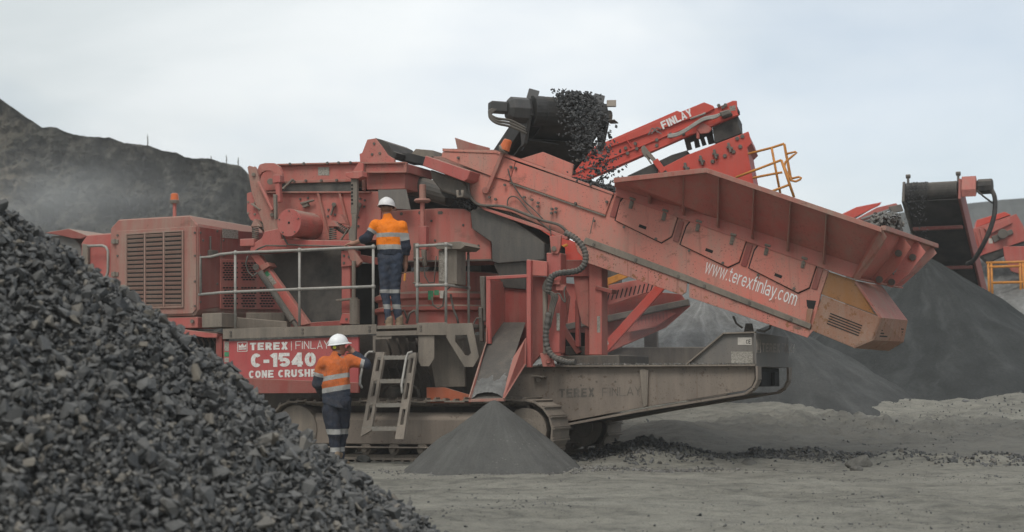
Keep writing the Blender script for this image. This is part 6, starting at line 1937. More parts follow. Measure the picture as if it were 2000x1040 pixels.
# ------------------------------------------------------------------ distant red conveyor tips over the hopper edge
UF = Frame(at(1700, 420, 44.0), 12.0, 0.0)
UF.o.z = .9; UF.m.translation = UF.o; UF.mi = UF.m.inverted()
ds = root('distant_conveyor', UF, 'distant red folded conveyor sticking up between hopper and black stacker', 'conveyor')
def upart(mb, name, mat, parent=None, bevel=0.01, smooth=False): return mb.build(name, mat, parent or ds, bevel, smooth)
upart(MB(UF).pp([(1600, 440), (1672, 405), (1722, 395), (1718, 401), (1640, 440), (1600, 460)], 0, .1), 'red_stringer', m_bright)
upart(MB(UF).pp([(1640, 446), (1712, 406), (1750, 397), (1754, 401), (1668, 452)], -.2, .1), 'red_stringer', m_bright_d)
upart(MB(UF).pp([(1640, 425), (1690, 402), (1712, 401), (1660, 432)], .4, .4), 'grey_cover', m_grey)
upart(MB(UF).strip((1682, 428), (1752, 405), 4, 4, -.35, .1).strip((1672, 438), (1745, 412), 3, 3, -.3, .1), 'ram', m_chrome)
upart(MB(UF).pp([(1736, 404), (1760, 399), (1765, 412), (1742, 416)], -.45, .2), 'end_motor', m_steel_d)
upart(MB(UF).pp([(1690, 440), (1736, 424), (1742, 436), (1700, 452)], -.1, .1), 'lower_guard', m_red_deep)
c0 = UF.P(1650, 440, 0)
upart(MB(UF).box((c0.x, .1, -.5), (c0.x + .3, .5, c0.z)).box((c0.x - 2.5, .0, -.5), (c0.x + 1.2, 1.5, .9)), 'undercarriage', m_steel_d)
# ------------------------------------------------------------------ people: one smooth skin grown from a distance field
def sdf_mesh(name, prims, res, mat, parent, k=.03, cuts=(), ripple=0.0, seed=0, attr=None):
    """prims: ('c', a, b, ra, rb, squash_y) tapered limb | ('e', centre, radii, yaw, pitch) ellipsoid ; cuts: (point, normal) removes the +normal side"""
    lo = np.array([1e9] * 3); hi = -lo
    bb = []
    for p in prims:
        if p[0] == 'c':
            a, b = np.array(p[1]), np.array(p[2]); r = max(p[3], p[4])
            l, h = np.minimum(a, b) - r, np.maximum(a, b) + r
        else:
            c = np.array(p[1]); r = max(p[2]); l, h = c - r, c + r
        m = 2.2 * k + 3 * res
        bb.append((l - m, h + m)); lo = np.minimum(lo, l - m); hi = np.maximum(hi, h + m)
    n = np.ceil((hi - lo) / res).astype(int) + 2
    D = np.full(n, .5)
    for p, (l, h) in zip(prims, bb):
        i0 = np.maximum(0, np.floor((l - lo) / res).astype(int)); i1 = np.minimum(n, np.ceil((h - lo) / res).astype(int) + 1)
        ax = [lo[j] + res * np.arange(i0[j], i1[j]) for j in range(3)]
        X = np.stack(np.meshgrid(*ax, indexing='ij'), -1)
        if p[0] == 'c':
            a, b = np.array(p[1], float), np.array(p[2], float)
            s = p[5] if len(p) > 5 else 1.0
            q = X.copy()
            if s != 1.0:
                t0 = np.clip((q[..., 2] - a[2]) / (b[2] - a[2] if abs(b[2] - a[2]) > 1e-6 else 1), 0, 1)
                ymid = a[1] + (b[1] - a[1]) * t0
                q[..., 1] = ymid + (q[..., 1] - ymid) * s
            ab = b - a
            t = np.clip(((q - a) @ ab) / max(1e-9, ab @ ab), 0, 1)
            d = np.linalg.norm(q - (a + t[..., None] * ab), axis=-1) - (p[3] + (p[4] - p[3]) * t)
            if s != 1.0: d = d / (1 + (s - 1) * .5)
        else:
            q = X - np.array(p[1])
            yaw = p[3] if len(p) > 3 else 0.0
            pit = p[4] if len(p) > 4 else 0.0
            c, sn = math.cos(yaw), math.sin(yaw)
            x, y, z = q[..., 0] * c + q[..., 1] * sn, -q[..., 0] * sn + q[..., 1] * c, q[..., 2]
            c, sn = math.cos(pit), math.sin(pit)
            y, z = y * c + z * sn, -y * sn + z * c
            rr = np.array(p[2])
            q = np.stack([x, y, z], -1)
            k0 = np.linalg.norm(q / rr, axis=-1); k1 = np.linalg.norm(q / rr ** 2, axis=-1)
            d = k0 * (k0 - 1) / np.maximum(k1, 1e-6)
        sub = D[i0[0]:i1[0], i0[1]:i1[1], i0[2]:i1[2]]
        kk = k if len(p) < 7 else p[6]
        h_ = np.maximum(kk - np.abs(sub - d), 0) / kk
        sub[...] = np.minimum(sub, d) - h_ * h_ * kk * .25
    G = [lo[j] + res * np.arange(n[j]) for j in range(3)]
    if ripple or cuts:
        X, Y, Z = np.meshgrid(*G, indexing='ij')
        if ripple:
            r = np.random.default_rng(seed)
            for i in range(7):
                f = r.normal(size=3) * (9 + 6 * i) * np.array([1, 1, .8])
                D += ripple / (1 + .35 * i) * np.sin(X * f[0] + Y * f[1] + Z * f[2] + r.uniform(0, 6))
        for cp, cn in cuts:
            cn = np.array(cn, float); cn /= np.linalg.norm(cn)
            D = np.maximum(D, (X - cp[0]) * cn[0] + (Y - cp[1]) * cn[1] + (Z - cp[2]) * cn[2])
    # surface nets
    inside = D < 0
    cs = np.zeros(tuple(x - 1 for x in n), int)
    for i in range(2):
        for j in range(2):
            for l in range(2):
                cs += inside[i:n[0] - 1 + i, j:n[1] - 1 + j, l:n[2] - 1 + l]
    act = (cs > 0) & (cs < 8)
    idx = np.full(act.shape, -1); cells = np.argwhere(act); idx[act] = np.arange(len(cells))
    acc = np.zeros((len(cells), 3)); cnt = np.zeros(len(cells))
    corners = [(i, j, l) for i in range(2) for j in range(2) for l in range(2)]
    for a in corners:
        for ax in range(3):
            if a[ax]: continue
            b = list(a); b[ax] = 1
            va = D[cells[:, 0] + a[0], cells[:, 1] + a[1], cells[:, 2] + a[2]]
            vb = D[cells[:, 0] + b[0], cells[:, 1] + b[1], cells[:, 2] + b[2]]
            m = (va < 0) != (vb < 0)
            t = np.where(m, va / np.where(m, va - vb, 1), 0)
            p = np.array(a, float)[None] + np.eye(3)[ax][None] * t[:, None]
            acc[m] += p[m]; cnt[m] += 1
    V = lo + (cells + acc / cnt[:, None]) * res
    quads = []
    for ax in range(3):
        o1, o2 = [(1, 2), (2, 0), (0, 1)][ax]
        sl_a = [slice(None)] * 3; sl_b = [slice(None)] * 3
        sl_a[ax] = slice(0, n[ax] - 1); sl_b[ax] = slice(1, n[ax])
        cr = inside[tuple(sl_a)] != inside[tuple(sl_b)]
        e = np.argwhere(cr)
        e = e[(e[:, o1] > 0) & (e[:, o2] > 0) & (e[:, o1] < n[o1] - 1) & (e[:, o2] < n[o2] - 1)]
        def at_(d1, d2):
            q = e.copy(); q[:, o1] += d1; q[:, o2] += d2
            return idx[q[:, 0], q[:, 1], q[:, 2]]
        Q = np.stack([at_(-1, -1), at_(0, -1), at_(0, 0), at_(-1, 0)], -1)
        flip = inside[tuple(sl_a)][e[:, 0], e[:, 1], e[:, 2]]
        Q[~flip] = Q[~flip][:, ::-1]
        quads.append(Q[(Q >= 0).all(1)])
    o = raw_mesh(name, V, np.concatenate(quads), mat, True, parent)
    if attr is not None and len(o.data.vertices) == len(V):
        at_l = o.data.attributes.new('arm', 'FLOAT', 'POINT')
        at_l.data.foreach_set('value', attr(V).astype(np.float32))
    return o

def arm_param(paths):
    """distance down the sleeve (0 on the body) for the nearest arm"""
    def f(V):
        best = np.full(len(V), 1e9); val = np.zeros(len(V))
        for pts, rad, *sc in paths:
            run = 0.0; sc = sc[0] if sc else 1.0
            for a, b in zip(pts[:-1], pts[1:]):
                a, b = np.array(a), np.array(b); ab = b - a; l = np.linalg.norm(ab)
                t = np.clip(((V - a) @ ab) / (l * l), 0, 1)
                d = np.linalg.norm(V - (a + t[:, None] * ab), axis=1)
                m = (d < best) & (d < rad)
                best[m] = d[m]; val[m] = (run + t * l)[m] * sc
                run += l
        return val
    return f

def cloth_mat(name, bands, base, below, zsplit, sleeve=None, tiltx=0.0, tape=(0.33, 0.32, 0.30), grime=.3):
    """bands: list of (z0, z1) reflective strips; colour below zsplit is `below`; sleeve: (cuff tape start, end)"""
    t = NT(name)
    sp = t.n.new('ShaderNodeSeparateXYZ')
    t.l.new(t.tc.outputs['Object'], sp.inputs['Vector'])
    z = t.math('ADD', sp.outputs['Z'], t.math('MULTIPLY', sp.outputs['X'], tiltx))
    z = t.math('ADD', z, t.math('MULTIPLY', t.math('SUBTRACT', t.noise(7, 2), .5), .02))
    c = t.mix(t.math('GREATER_THAN', z, zsplit), below, base)
    tp = None
    def band(v, a, b):
        return t.math('MULTIPLY', t.math('GREATER_THAN', v, a), t.math('LESS_THAN', v, b))
    for a, b in bands:
        m = band(z, a, b)
        tp = m if tp is None else t.math('MAXIMUM', tp, m)
    if sleeve:
        at_ = t.n.new('ShaderNodeAttribute'); at_.attribute_name = 'arm'
        s = at_.outputs['Fac']
        onarm = t.math('GREATER_THAN', s, .10)
        c = t.mix(onarm, c, base)
        c = t.mix(t.math('GREATER_THAN', s, sleeve[1]), c, below)
        tp = t.math('MULTIPLY', tp, t.math('SUBTRACT', 1.0, onarm))
        tp = t.math('MAXIMUM', tp, band(s, sleeve[0], sleeve[1]))
    n = t.noise(9, 5, .65)
    c = t.mix(t.math('MULTIPLY', t.rng(n, .42, .72), grime), c, (.10, .075, .055))
    if tp is not None:
        c = t.mix(tp, c, tape)
    t.color(c); t.rough(.8)
    t.bump(t.noise(11, 6, .6, t.map((1, 1, .55), 'Object', (0, R(25), 0))), 1.0, .045)
    t.b.inputs['Specular IOR Level'].default_value = .2
    return t.m
m_skin = plain('sunburnt_skin', (.30, .155, .105), .6, .12, 30, .05)
m_hair = plain('ginger_hair', (.16, .085, .045), .8, .3, 60, .4)
m_boot = plain('dusty_tan_boot', (.20, .145, .095), .85, .25, 18, .3, 0, .25)
m_helmet = plain('white_helmet_shell', (.80, .80, .79), .35, .03, 6, 0, 0, 0, .45)
m_helmet_d = plain('scuffed_helmet_shell', (.68, .67, .65), .4, .10, 8, 0, 0, .12, .4)
m_dark = plain('black_plastic', (.02, .02, .02), .5, .2, 20, 0)
m_lime = plain('lime_earplug_cord', (.55, .55, .05), .6, .1, 20, 0)
m_eye = plain('eye_white', (.55, .52, .48), .3, .05, 5, 0)

def head_prims(c, yaw, pitch=0.0):
    """c: centre of the skull; yaw turns the face away from straight-away (+y) towards -x"""
    c = np.array(c, float)
    f = np.array([-math.sin(yaw), math.cos(yaw), 0]); s = np.array([math.cos(yaw), math.sin(yaw), 0]); u = np.array([0, 0, 1.])
    pr = [('e', c + f * -.008 + u * .015, (.074, .094, .100), yaw), ('e', c + f * .025 - u * .062, (.056, .066, .062), yaw),
          ('c', c + f * .085 - u * .012, c + f * .108 - u * .042, .010, .016), ('e', c + f * .078 - u * .105, (.030, .022, .020), yaw),
          ('c', c + f * .083 - u * .076 - s * .022, c + f * .083 - u * .076 + s * .022, .009, .009),
          ('c', c + f * .080 + u * .018 - s * .035, c + f * .080 + u * .018 + s * .035, .011, .011)]
    for q in (-1, 1):
        pr.append(('e', c + s * q * .078 - u * .012 - f * .004, (.013, .022, .034), yaw))
    return pr
def hand_prims(w, d, up, side, L=.175, curl=.35, spread=.02):
    """w wrist, d direction of the fingers, up = back of the hand, side = thumb side"""
    w, d, up, side = (np.array(x, float) for x in (w, d, up, side))
    d /= np.linalg.norm(d); up /= np.linalg.norm(up); side /= np.linalg.norm(side)
    pr = [('c', w, w + d * .035, .030, .034), ('c', w + d * .03 - side * .022, w + d * .085 - side * .026, .022, .017), ('c', w + d * .03 + side * .018, w + d * .085 + side * .022, .022, .017)]
    for i, l in enumerate((.066, .080, .074, .058)):
        o = side * (.033 - .022 * i)
        k0 = w + d * .090 + o
        k1 = k0 + (d * math.cos(curl) - up * math.sin(curl)) * l * .5 + side * spread * (1.5 - i) * .3
        k2 = k1 + (d * math.cos(curl * 2.6) - up * math.sin(curl * 2.6)) * l * .5
        pr += [('c', k0, k1, .0105, .0098, 1, .008), ('c', k1, k2, .0098, .0085, 1, .008)]
    t0 = w + d * .025 + side * .030; t1 = t0 + d * .030 + side * .028 - up * .008; t2 = t1 + d * .030 + side * .006 - up * .008
    pr += [('c', t0, t1, .014, .0125, 1, .012), ('c', t1, t2, .0125, .010, 1, .008)]
    return pr
def helmet(c, yaw, tilt, parent, mat):
    """hard hat: ribbed shell, rim, peak and headband"""
    mb = MB()
    M = Matrix.Translation(Vector(c)) @ Matrix.Rotation(yaw, 4, 'Z') @ Matrix.Rotation(tilt, 4, 'X')
    rows, cols = 10, 28
    def shell(a, k, g=1.0):
        th = 2 * math.pi * k / cols
        x, y = .118 * math.cos(a) * math.cos(th) * g, .142 * math.cos(a) * math.sin(th) * g
        z = .132 * math.sin(a) * g
        rid = .006 * max(0, math.cos(a * .9)) * (1 if abs(x) < .022 and z > .05 else 0)
        return M @ Vector((x, y, z + rid))
    grid = [[shell(math.pi / 2 * i / rows, k) for k in range(cols)] for i in range(rows)] 
    n = len(mb.v)
    for r in grid: mb.v += [tuple(p) for p in r]
    mb.v.append(tuple(M @ Vector((0, 0, .138))))
    for i in range(rows - 1):
        for k in range(cols):
            k2 = (k + 1) % cols
            mb.f.append((n + i * cols + k, n + i * cols + k2, n + (i + 1) * cols + k2, n + (i + 1) * cols + k))
    for k in range(cols): mb.f.append((n + (rows - 1) * cols + k, n + (rows - 1) * cols + (k + 1) % cols, n + rows * cols))
    o = mb.build('helmet', mat, parent, 0, True)
    # rim with a longer peak at the front
    rim = MB(); loops = []
    for g, z, pk in ((1.0, .006, 0), (1.10, -.004, 1), (1.10, -.012, 1), (.985, -.010, 0)):
        l = []
        for k in range(cols):
            th = 2 * math.pi * k / cols
            ex = pk * .042 * max(0, math.sin(th)) ** 1.5
            l.append(M @ Vector((.118 * g * math.cos(th), .142 * g * math.sin(th) + ex, z - ex * .22)))
        loops.append(l)
    for l in loops: rim.v += [tuple(p) for p in l]
    for i in range(4):
        j = (i + 1) % 4
        for k in range(cols): rim.f.append((i * cols + k, i * cols + (k + 1) % cols, j * cols + (k + 1) % cols, j * cols + k))
    rim.build('helmet_rim', mat, o, 0, True)
    band = MB()
    for k in range(cols):
        th0, th1 = 2 * math.pi * k / cols, 2 * math.pi * (k + 1) / cols
        band.face([M @ Vector((.098 * math.cos(a), .118 * math.sin(a), z)) for a, z in ((th0, -.02), (th1, -.02), (th1, .0), (th0, .0))])
    band.build('headband', m_dark, o, 0, True)
    return o
def boot_prims(ankle, toe, rs=.058):
    a, t = np.array(ankle), np.array(toe)
    d = (t - a); d[2] = 0; d /= np.linalg.norm(d)
    return [('c', a + np.array([0, 0, .06]), a - np.array([0, 0, .03]), rs, .055), ('c', a - d * .03 - np.array([0, 0, .055]), a + d * .06 - np.array([0, 0, .055]), .046, .048),
            ('c', a + d * .05 - np.array([0, 0, .06]), a + d * .15 - np.array([0, 0, .068]), .046, .038)]

# ---- man on the deck --------------------------------------------------
OF = Frame(MC.m @ P(770, 648, .28), 4.0, 0.0)
man = root('person', OF, 'worker in bright orange shirt and scuffed helmet standing on the railed deck', 'person')
def q(px, py, y=0.0): return np.array(OF.P(px, py, y))
sh_l, el_l, wr_l = q(733, 440, 0), q(717, 465, -.04), q(691, 476, .02)
sh_r, el_r, wr_r = q(785, 443, 0), q(793, 484, .02), q(792, 517, .10)
hp_l, kn_l, an_l = q(751, 519, 0), q(752, 571, .02), q(760, 632, 0)
hp_r, kn_r, an_r = q(773, 519, 0), q(771, 570, .06), q(780, 629, .10)
nk, hd = q(757, 427, .02), q(755, 407, .04)
legs = lambda g: [('c', hp_l, kn_l, .100 * g, .070 * g), ('c', kn_l, an_l, .068 * g, .050 * g), ('c', hp_r, kn_r, .100 * g, .070 * g), ('c', kn_r, an_r, .068 * g, .050 * g), ('c', q(752, 508), q(772, 508), .115 * g, .115 * g)]
body = head_prims(hd, R(-14)) + [('c', nk, hd - np.array([0, 0, .04]), .058, .056), ('c', q(761, 495), q(759, 448), .13, .15, 1.4), ('c', sh_l, sh_r, .06, .06),
        ('c', sh_l, el_l, .055, .045), ('c', el_l, wr_l, .046, .030), ('c', sh_r, el_r, .055, .045), ('c', el_r, wr_r, .044, .030)] + legs(.60) \
    + hand_prims(wr_l, (-1, .15, -.05), (0, -.2, 1), (0, 1, .2), curl=.42) + hand_prims(wr_r, (0, .25, -1), (1, 0, 0), (0, 1, 0.2), curl=.5)
sdf_mesh('body', body, .0085, m_skin, man, .022)
z_ = lambda py: float(q(762, py)[2])
m_shirt1 = cloth_mat('orange_work_shirt', [(z_(464.5), z_(456.5)), (z_(488.5), z_(479.5))], (.83, .205, .012), (.020, .026, .040), z_(488), sleeve=(.085, .128), grime=.12)
torso = [('c', q(763, 506), q(760, 452), .178, .190, 1.42), ('c', sh_l + np.array([.02, 0, -.01]), sh_r + np.array([-.02, 0, -.01]), .085, .085), ('c', nk - np.array([0, 0, .02]), nk + np.array([0, 0, .015]), .07, .066),
         ('c', sh_l, el_l, .076, .064), ('c', el_l, el_l * .72 + wr_l * .28, .066, .062), ('c', sh_r, el_r, .076, .062), ('c', el_r, wr_r, .060, .048)]
sdf_mesh('shirt', torso, .0095, m_shirt1, man, .035, cuts=[(q(762, 500), (0.02, 0, -1))], ripple=.0042, seed=3, attr=arm_param([((sh_l, el_l, wr_l), .10), ((sh_r, el_r, wr_r), .095, .62)]))
m_tr1 = cloth_mat('navy_work_trousers', [(z_(573), z_(566)), (z_(604), z_(595))], (.040, .052, .078), (.040, .052, .078), -5, grime=.30)
sdf_mesh('trousers', legs(1.0) + [('c', q(752, 500), q(772, 500), .12, .12, 1.1)], .0095, m_tr1, man, .03, cuts=[(q(762, 626), (0, 0, -1)), (q(762, 492), (0, 0, 1))], ripple=.0055, seed=5)
for a, toe in ((an_l, an_l + np.array([-.03, .2, 0])), (an_r, an_r + np.array([.05, .2, 0]))):
    sdf_mesh('boot', boot_prims(a, toe), .009, m_boot, man, .02, ripple=.0012, seed=2)
helmet(hd + np.array([.002, .0, .028]), R(-14), R(-6), man, m_helmet_d)
mb = MB(); p = Vector(q(790, 541, -.12))
mb.prism([p + Vector((-.018, 0, -.06)), p + Vector((.012, 0, -.06)), p + Vector((.022, 0, .05)), p + Vector((-.008, 0, .05))], (0, .03, 0))
tag_o = mb.build('tape_measure', m_yellow, man, .004)
sdf_mesh('hair', [('e', hd + np.array([0, -.015, -.005]), (.080, .094, .075), R(-14))], .01, m_hair, man, .01, cuts=[(hd + np.array([0, -.01, 0]), (0, 1, -.2)), (hd + np.array([0, 0, .03]), (0, 0, 1)), (hd - np.array([0, 0, .055]), (0, 0, -1))])

# ---- man standing on the ground ---------------------------------------
gp0 = MC.m @ Vector((P(658, 909, -.75).x, -.75, 0))
gp0.z = 0.0
GF = Frame(gp0, 7.0, 0.0)
man2 = root('person', GF, 'worker in faded orange shirt on the ground, hand raised to his ear', 'person')
def q(px, py, y=0.0): return np.array(GF.P(px, py, y))
sh_l, el_l, wr_l = q(630, 708, -.02), q(620, 750, .02), q(630, 770, .20)
sh_r, el_r, wr_r = q(684, 705, .02), q(716, 712, .06), q(691, 689, .12)
hp_l, kn_l, an_l = q(646, 800, -.02), q(653, 850, -.05), q(656, 897, -.08)
hp_r, kn_r, an_r = q(669, 800, .06), q(667, 850, .14), q(664, 897, .08)
nk, hd = q(656, 697, .0), q(661, 676, .03)
legs = lambda g: [('c', hp_l, kn_l, .118 * g, .086 * g), ('c', kn_l, an_l, .080 * g, .066 * g), ('c', hp_r, kn_r, .115 * g, .080 * g), ('c', kn_r, an_r, .076 * g, .062 * g), ('c', q(650, 790), q(668, 788), .12 * g, .12 * g)]
YW = R(-48)
body = head_prims(hd, YW) + [('c', nk, hd - np.array([0, 0, .04]), .060, .058), ('c', q(659, 780), q(658, 715), .13, .15, 1.35), ('c', sh_l, sh_r, .06, .06),
        ('c', sh_l, el_l, .055, .046), ('c', el_l, wr_l, .046, .030), ('c', sh_r, el_r, .055, .046), ('c', el_r, wr_r, .046, .030)] + legs(.60) \
    + hand_prims(wr_r, (-.75, .05, .62), (.3, -.8, .5), (-.5, -.1, -.8), curl=.65) + hand_prims(wr_l, (.1, 1, -.1), (-1, 0, 0), (0, .2, 1), curl=.5)
sdf_mesh('body', body, .0085, m_skin, man2, .022)
z_ = lambda py: float(q(658, py)[2])
m_shirt2 = cloth_mat('faded_orange_navy_shirt', [(z_(741), z_(732)), (z_(764.5), z_(755))], (.56, .135, .035), (.030, .038, .055), z_(762), sleeve=(.145, .195), tiltx=-.16, grime=.45)
torso = [('c', q(656, 812), q(658, 722), .185, .186, 1.30), ('c', sh_l + np.array([.03, 0, -.015]), sh_r + np.array([-.03, 0, -.015]), .088, .088), ('c', nk - np.array([0, 0, .03]), nk + np.array([0.003, 0, .02]), .075, .066),
         ('c', sh_l, el_l, .078, .066), ('c', el_l, wr_l, .064, .048), ('c', sh_r, el_r, .080, .064), ('c', el_r, el_r * .15 + wr_r * .85, .062, .044)]
sdf_mesh('shirt', torso, .0095, m_shirt2, man2, .035, cuts=[(q(658, 795), (-.26, 0, -1))], ripple=.0050, seed=8, attr=arm_param([((sh_l, el_l, wr_l), .10), ((sh_r, el_r, wr_r), .10)]))
m_collar = plain('navy_collar', (.020, .024, .036), .8, .2, 20, .2)
sdf_mesh('collar', [('c', nk + np.array([0, 0, -.012]), nk + np.array([.004, 0, .024]), .088, .070)], .009, m_collar, man2, .01, cuts=[(nk + np.array([0, 0, .03]), (0, .3, 1)), (nk - np.array([0, 0, .03]), (0, 0, -1))])
m_tr2 = cloth_mat('dark_navy_trousers', [(z_(848.5), z_(838)), (z_(883), z_(874))], (.022, .027, .040), (.022, .027, .040), -5, grime=.22)
sdf_mesh('trousers', legs(1.0) + [('c', q(650, 782), q(668, 782), .12, .12, 1.1)], .0095, m_tr2, man2, .03, cuts=[(q(658, 899), (0, 0, -1)), (q(658, 775), (0, 0, 1))], ripple=.0062, seed=9)
for a, toe in ((an_l, an_l + np.array([.06, .2, 0])), (an_r, an_r + np.array([.10, .18, 0]))):
    sdf_mesh('boot', boot_prims(a, toe), .009, m_boot, man2, .02, ripple=.0012, seed=2)
helmet(hd + np.array([.0, .0, .030]), YW, R(8), man2, m_helmet)
sdf_mesh('hair', [('e', hd + np.array([-.012, -.010, -.004]), (.083, .096, .085), YW)], .009, m_hair, man2, .01, ripple=.001, cuts=[(hd + np.array([.02, .02, 0]), (.74, .67, -.1)), (hd + np.array([0, 0, .035]), (0, 0, 1)), (hd - np.array([0, 0, .062]), (0, 0, -1))])
mb = MB().cyl(Vector(hd + np.array([-.028, -.105, -.02])), Vector(hd + np.array([-.028, -.09, -.02])), .022, 10)
mb.build('helmet_knob', m_lime, man2)
# ------------------------------------------------------------------ loose rocks, gravel and weeds
def rock(px, py, size, label, mat, seed, flat=.6, depth=None, group=None, sx=1.0):
    p = on_z(px, py, 0.0)
    for _ in range(12):
        p = on_z(px, py, float(gz(p.x, p.y)))
    if depth: p = at(px, py, depth)
    r = random.Random(seed)
    bm = bmesh.new()
    bmesh.ops.create_icosphere(bm, subdivisions=3, radius=.5)
    planes = [(Vector((r.gauss(0, 1), r.gauss(0, 1), r.gauss(0, 1))).normalized(), r.uniform(.26, .42)) for _ in range(11)]
    for v in bm.verts:
        for n, d in planes:
            k = v.co.dot(n) - d
            if k > 0: v.co -= n * k
        v.co += v.co.normalized() * .03 * noise.noise(v.co * 5 + Vector((seed, 0, 0)))
        v.co.x *= sx; v.co.z *= flat
    me = bpy.data.meshes.new('rock')
    bm.to_mesh(me); bm.free()
    me.materials.append(mat)
    o = bpy.data.objects.new('rock', me)
    COL.objects.link(o)
    o.location = (p.x, p.y, p.z + size * flat * .30)
    o.scale = (size,) * 3
    o.rotation_euler = (0, 0, r.uniform(-.6, .6))
    return tag(o, label, 'rock', group)
m_rock = earth('dusty_broken_rock', (.115, .110, .098), (.185, .176, .155), 4, 26, .7)
m_rock_d = earth('dark_broken_rock', (.075, .074, .068), (.125, .121, .110), 4, 26, .7)
rock(784, 893, .62, 'broad flat dusty rock lying against the track below the ladder', m_rock_d, 1, .42, None, None, 1.0)
rock(745, 898, .34, 'tilted wedge of dusty rock next to the broad flat one below the ladder', m_rock_d, 2, .75)
rock(712, 904, .24, 'small rounded rock by the boots of the standing worker', m_rock_d, 3, .6)
rock(1262, 900, .52, 'angular upright grey rock in the gravel beside the far track', m_rock_d, 4, .85)
rock(1326, 903, .66, 'biggest dusty brown boulder, in the gravel beside the upright grey rock', m_rock, 5, .5)
rock(1240, 893, .22, 'small grey rock between the dust cone and the upright grey rock', m_rock_d, 6, .7)
rock(1460, 914, .34, 'pale low rock beside the biggest boulder on the spoil ridge', m_rock, 7, .45)
rock(1552, 910, .50, 'flat grey slab half sunk in the middle of the spoil ridge', m_rock, 8, .38)
rock(1680, 914, .42, 'pale pointed rock in front of the spoil ridge', m_rock, 9, .55)
rock(1672, 924, .20, 'small pale rock lying closest in front of the pointed pale rock', m_rock, 10, .6)
rock(1785, 908, .26, 'dark flat rock near the end of the spoil ridge under the charcoal heap', m_rock_d, 11, .5)
rock(1930, 908, .15, 'small grey rock alone on the yard beyond the end of the spoil ridge', m_rock_d, 12, .6)
rock(1470, 838, .13, 'tiny dark rock on the pale ground under the chassis nose', m_rock_d, 13, .55)
rock(1402, 836, .16, 'low pale rock next to the tiny dark one under the chassis nose', m_rock, 14, .4)

g = np.random.default_rng(41)
def gravel(name, n, xr, yr, sz, mat, label, dens=None, lift=.3):
    x, y = g.uniform(*xr, n * 3), g.uniform(*yr, n * 3)
    if dens is not None:
        k = g.uniform(0, 1, n * 3) < dens(x, y)
        x, y = x[k], y[k]
    x, y = x[:n], y[:n]
    s = np.clip(g.lognormal(math.log(sz), .45, len(x)), sz * .4, sz * 4)
    pos = np.stack([x, y, gz(x, y) + s * lift * .4], -1)
    o = scatter_mesh(name, pos, s, mat, None, g)
    return tag(o, label, None, None, 'stuff')
ridge_d = lambda x, y: np.exp(-((y - 20.0 + .35 * np.sin(x * 1.3)) / .42) ** 2) * (.35 + .65 * (vnoise(x * 1.1, y * 2, 4) > .45))
gravel('dark_gravel', 5200, (1.5, 7.4), (19, 21.2), .042, m_stone, 'band of dark broken gravel along the spoil ridge', ridge_d)
pile_d = lambda x, y: np.exp(-(((x - 1.75) / .75) ** 2 + ((y - 20.5) / .5) ** 2))
gravel('track_gravel', 2600, (.8, 3.4), (19.0, 21.8), .040, m_stone, 'dark gravel heaped against the end of the far track', pile_d, .9)
fan_d = lambda x, y: np.exp(-(((x - 1.5) / .9) ** 2 + ((y - 18.2) / .35) ** 2))
gravel('pale_gravel', 3600, (.4, 3.6), (17.3, 19.4), .032, m_stone_pale, 'pale grey gravel spread in front of the tracks by the dust cone', fan_d)
gravel('loose_gravel', 4200, (-3.2, 8.5), (10.6, 18.0), .017, m_stone, 'scattered small dark stones on the rutted foreground ground', lambda x, y: .15 + .85 * (vnoise(x * .9, y * 1.4, 9) > .62))
gravel('yard_gravel', 1600, (2, 14), (21.0, 33), .030, m_stone, 'stones scattered over the rising ground behind the spoil ridge', lambda x, y: .1 + .9 * (vnoise(x * .5, y * .5, 19) > .6))

# dry weed stems on the rim of the quarry face
m_weed = plain('dry_weed_stems', (.075, .068, .045), .9, .2, 10, 0)
def weed(px, py, hpx, label, seed):
    p = at(px, py, 78.5)
    h = hpx / F * 78.5
    r = random.Random(seed)
    mb = MB().tube([Vector((0, 0, -.3)), Vector((.02 * h, 0, h * .5)), Vector((-.01 * h, 0, h))], [.035, .028, .01], 5)
    for k in range(7):
        z = h * (.15 + .11 * k); a = r.uniform(0, 6.3); l = h * .12 * (1.1 - .09 * k)
        mb.tube([Vector((0, 0, z)), Vector((math.cos(a) * l * .6, math.sin(a) * l * .6, z + l * .7)), Vector((math.cos(a) * l, math.sin(a) * l, z + l))], [.016, .012, .004], 4)
    o = mb.build('dry_weed', m_weed)
    o.location = p
    tag(o, label, 'weed')
weed(288, 285, 23, 'tallest dry weed stem standing alone on the quarry rim', 1)
weed(442, 318, 16, 'thin dry weed stem on the rim, second closest to the crusher', 2)
weed(465, 322, 15, 'faint dry stem on the rim closest to the crusher', 3)
weed(412, 312, 8, 'short tuft of dry weed on the quarry rim between the taller stems', 4)
# stones lodged on and at the foot of the small dust cone, and clods at the foot of the far heaps
def cone_stones(name, px, depth, r0, r1, hz_, n, sz, mat, slope):
    o_ = bpy.data.objects[name]
    gg = np.random.default_rng(len(name) + n)
    r = np.sqrt(gg.uniform(r0 ** 2, r1 ** 2, n)); th = gg.uniform(-math.pi, 0.2, n)
    x, y = r * np.cos(th), r * np.sin(th)
    c = o_.matrix_world.translation
    zc = hz_ - slope * r - c.z
    zg_ = gz(x + c.x, y + c.y) - c.z
    pos = np.stack([x, y, np.maximum(zc, zg_) + .004], -1)
    s = scatter_mesh('loose_stones', pos, np.clip(gg.lognormal(math.log(sz), .5, n), sz * .4, sz * 4), mat, o_, gg)
    s['kind'] = 'stuff'
c = bpy.data.objects['crusher_dust_heap'].matrix_world.translation
cone_stones('crusher_dust_heap', 0, 0, .25, 1.5, at(965, 782, 18.6).z - .02, 700, .024, m_stone_pale, .80)
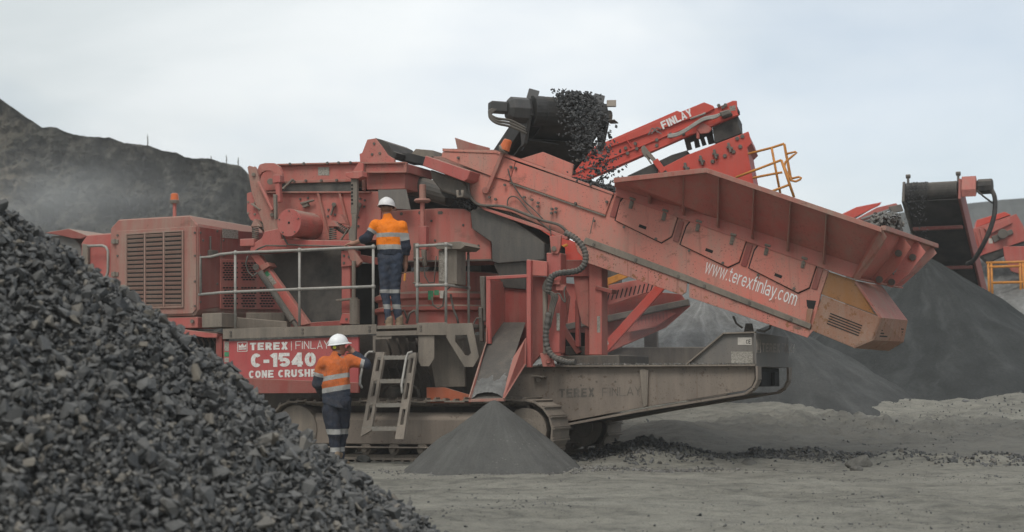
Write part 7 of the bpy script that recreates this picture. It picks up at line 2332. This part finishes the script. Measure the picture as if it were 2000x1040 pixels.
cone_stones('charcoal_dust_heap', 0, 0, 3.6, 5.6, at(1800, 500, 32).z, 700, .06, m_stone, .66)
# ------------------------------------------------------------------ dusty air
def haze_box():
    mb = MB()
    mb.box((-505, -62, -2.2), (505, 905, 24))
    m = bpy.data.materials.new('dusty_air')
    m.use_nodes = True
    n, l = m.node_tree.nodes, m.node_tree.links
    n.clear()
    out = n.new('ShaderNodeOutputMaterial')
    pv = n.new('ShaderNodeVolumePrincipled')
    pv.inputs['Color'].default_value = (0.80, 0.80, 0.79, 1)
    pv.inputs['Density'].default_value = 0.0015
    pv.inputs['Anisotropy'].default_value = 0.2
    l.new(pv.outputs['Volume'], out.inputs['Volume'])
    o = mb.build('haze', m)
    tag(o, 'thin pale dust hanging in the air over the quarry', None, None, 'stuff')
haze_box()

def dust_cloud(px, py, depth, rx, ry, rz, dens, label, seed):
    """a puff of dust: a closed blob whose density thins towards its edge and breaks up into wisps"""
    bm = bmesh.new()
    bmesh.ops.create_icosphere(bm, subdivisions=3, radius=1)
    me = bpy.data.meshes.new('dust_cloud'); bm.to_mesh(me); bm.free()
    o = bpy.data.objects.new('dust_cloud', me); COL.objects.link(o)
    o.location = at(px, py, depth); o.scale = (rx, ry, rz)
    t = NT('drifting_dust')
    t.n.remove(t.b)
    out = t.n['Material Output']
    ln = t.n.new('ShaderNodeVectorMath'); ln.operation = 'LENGTH'
    t.l.new(t.tc.outputs['Object'], ln.inputs[0])
    edge = t.rng(ln.outputs['Value'], .15, .98, 1, 0)
    edge = t.math('MULTIPLY', edge, edge)
    w = t.rng(t.noise(1.9, 4, .6, t.map((1, 1, .8))), .38, .68)
    d = t.math('MULTIPLY', t.math('MULTIPLY', edge, w), dens)
    pv = t.n.new('ShaderNodeVolumePrincipled')
    pv.inputs['Color'].default_value = (.82, .82, .81, 1)
    pv.inputs['Anisotropy'].default_value = .2
    t.l.new(d, pv.inputs['Density'])
    t.l.new(pv.outputs['Volume'], out.inputs['Volume'])
    me.materials.append(t.m)
    tag(o, label, None, None, 'stuff')
dust_cloud(90, 405, 58, 10.5, 6, 3.4, .19, 'pale dust rising at the foot of the quarry face behind the engine', 1)
dust_cloud(1235, 655, 24.3, 2.0, 1.0, 1.1, .30, 'faint dust hanging behind the conveyor legs of the crusher', 2)
cy.volume_step_rate = 2.0
cy.volume_max_steps = 128
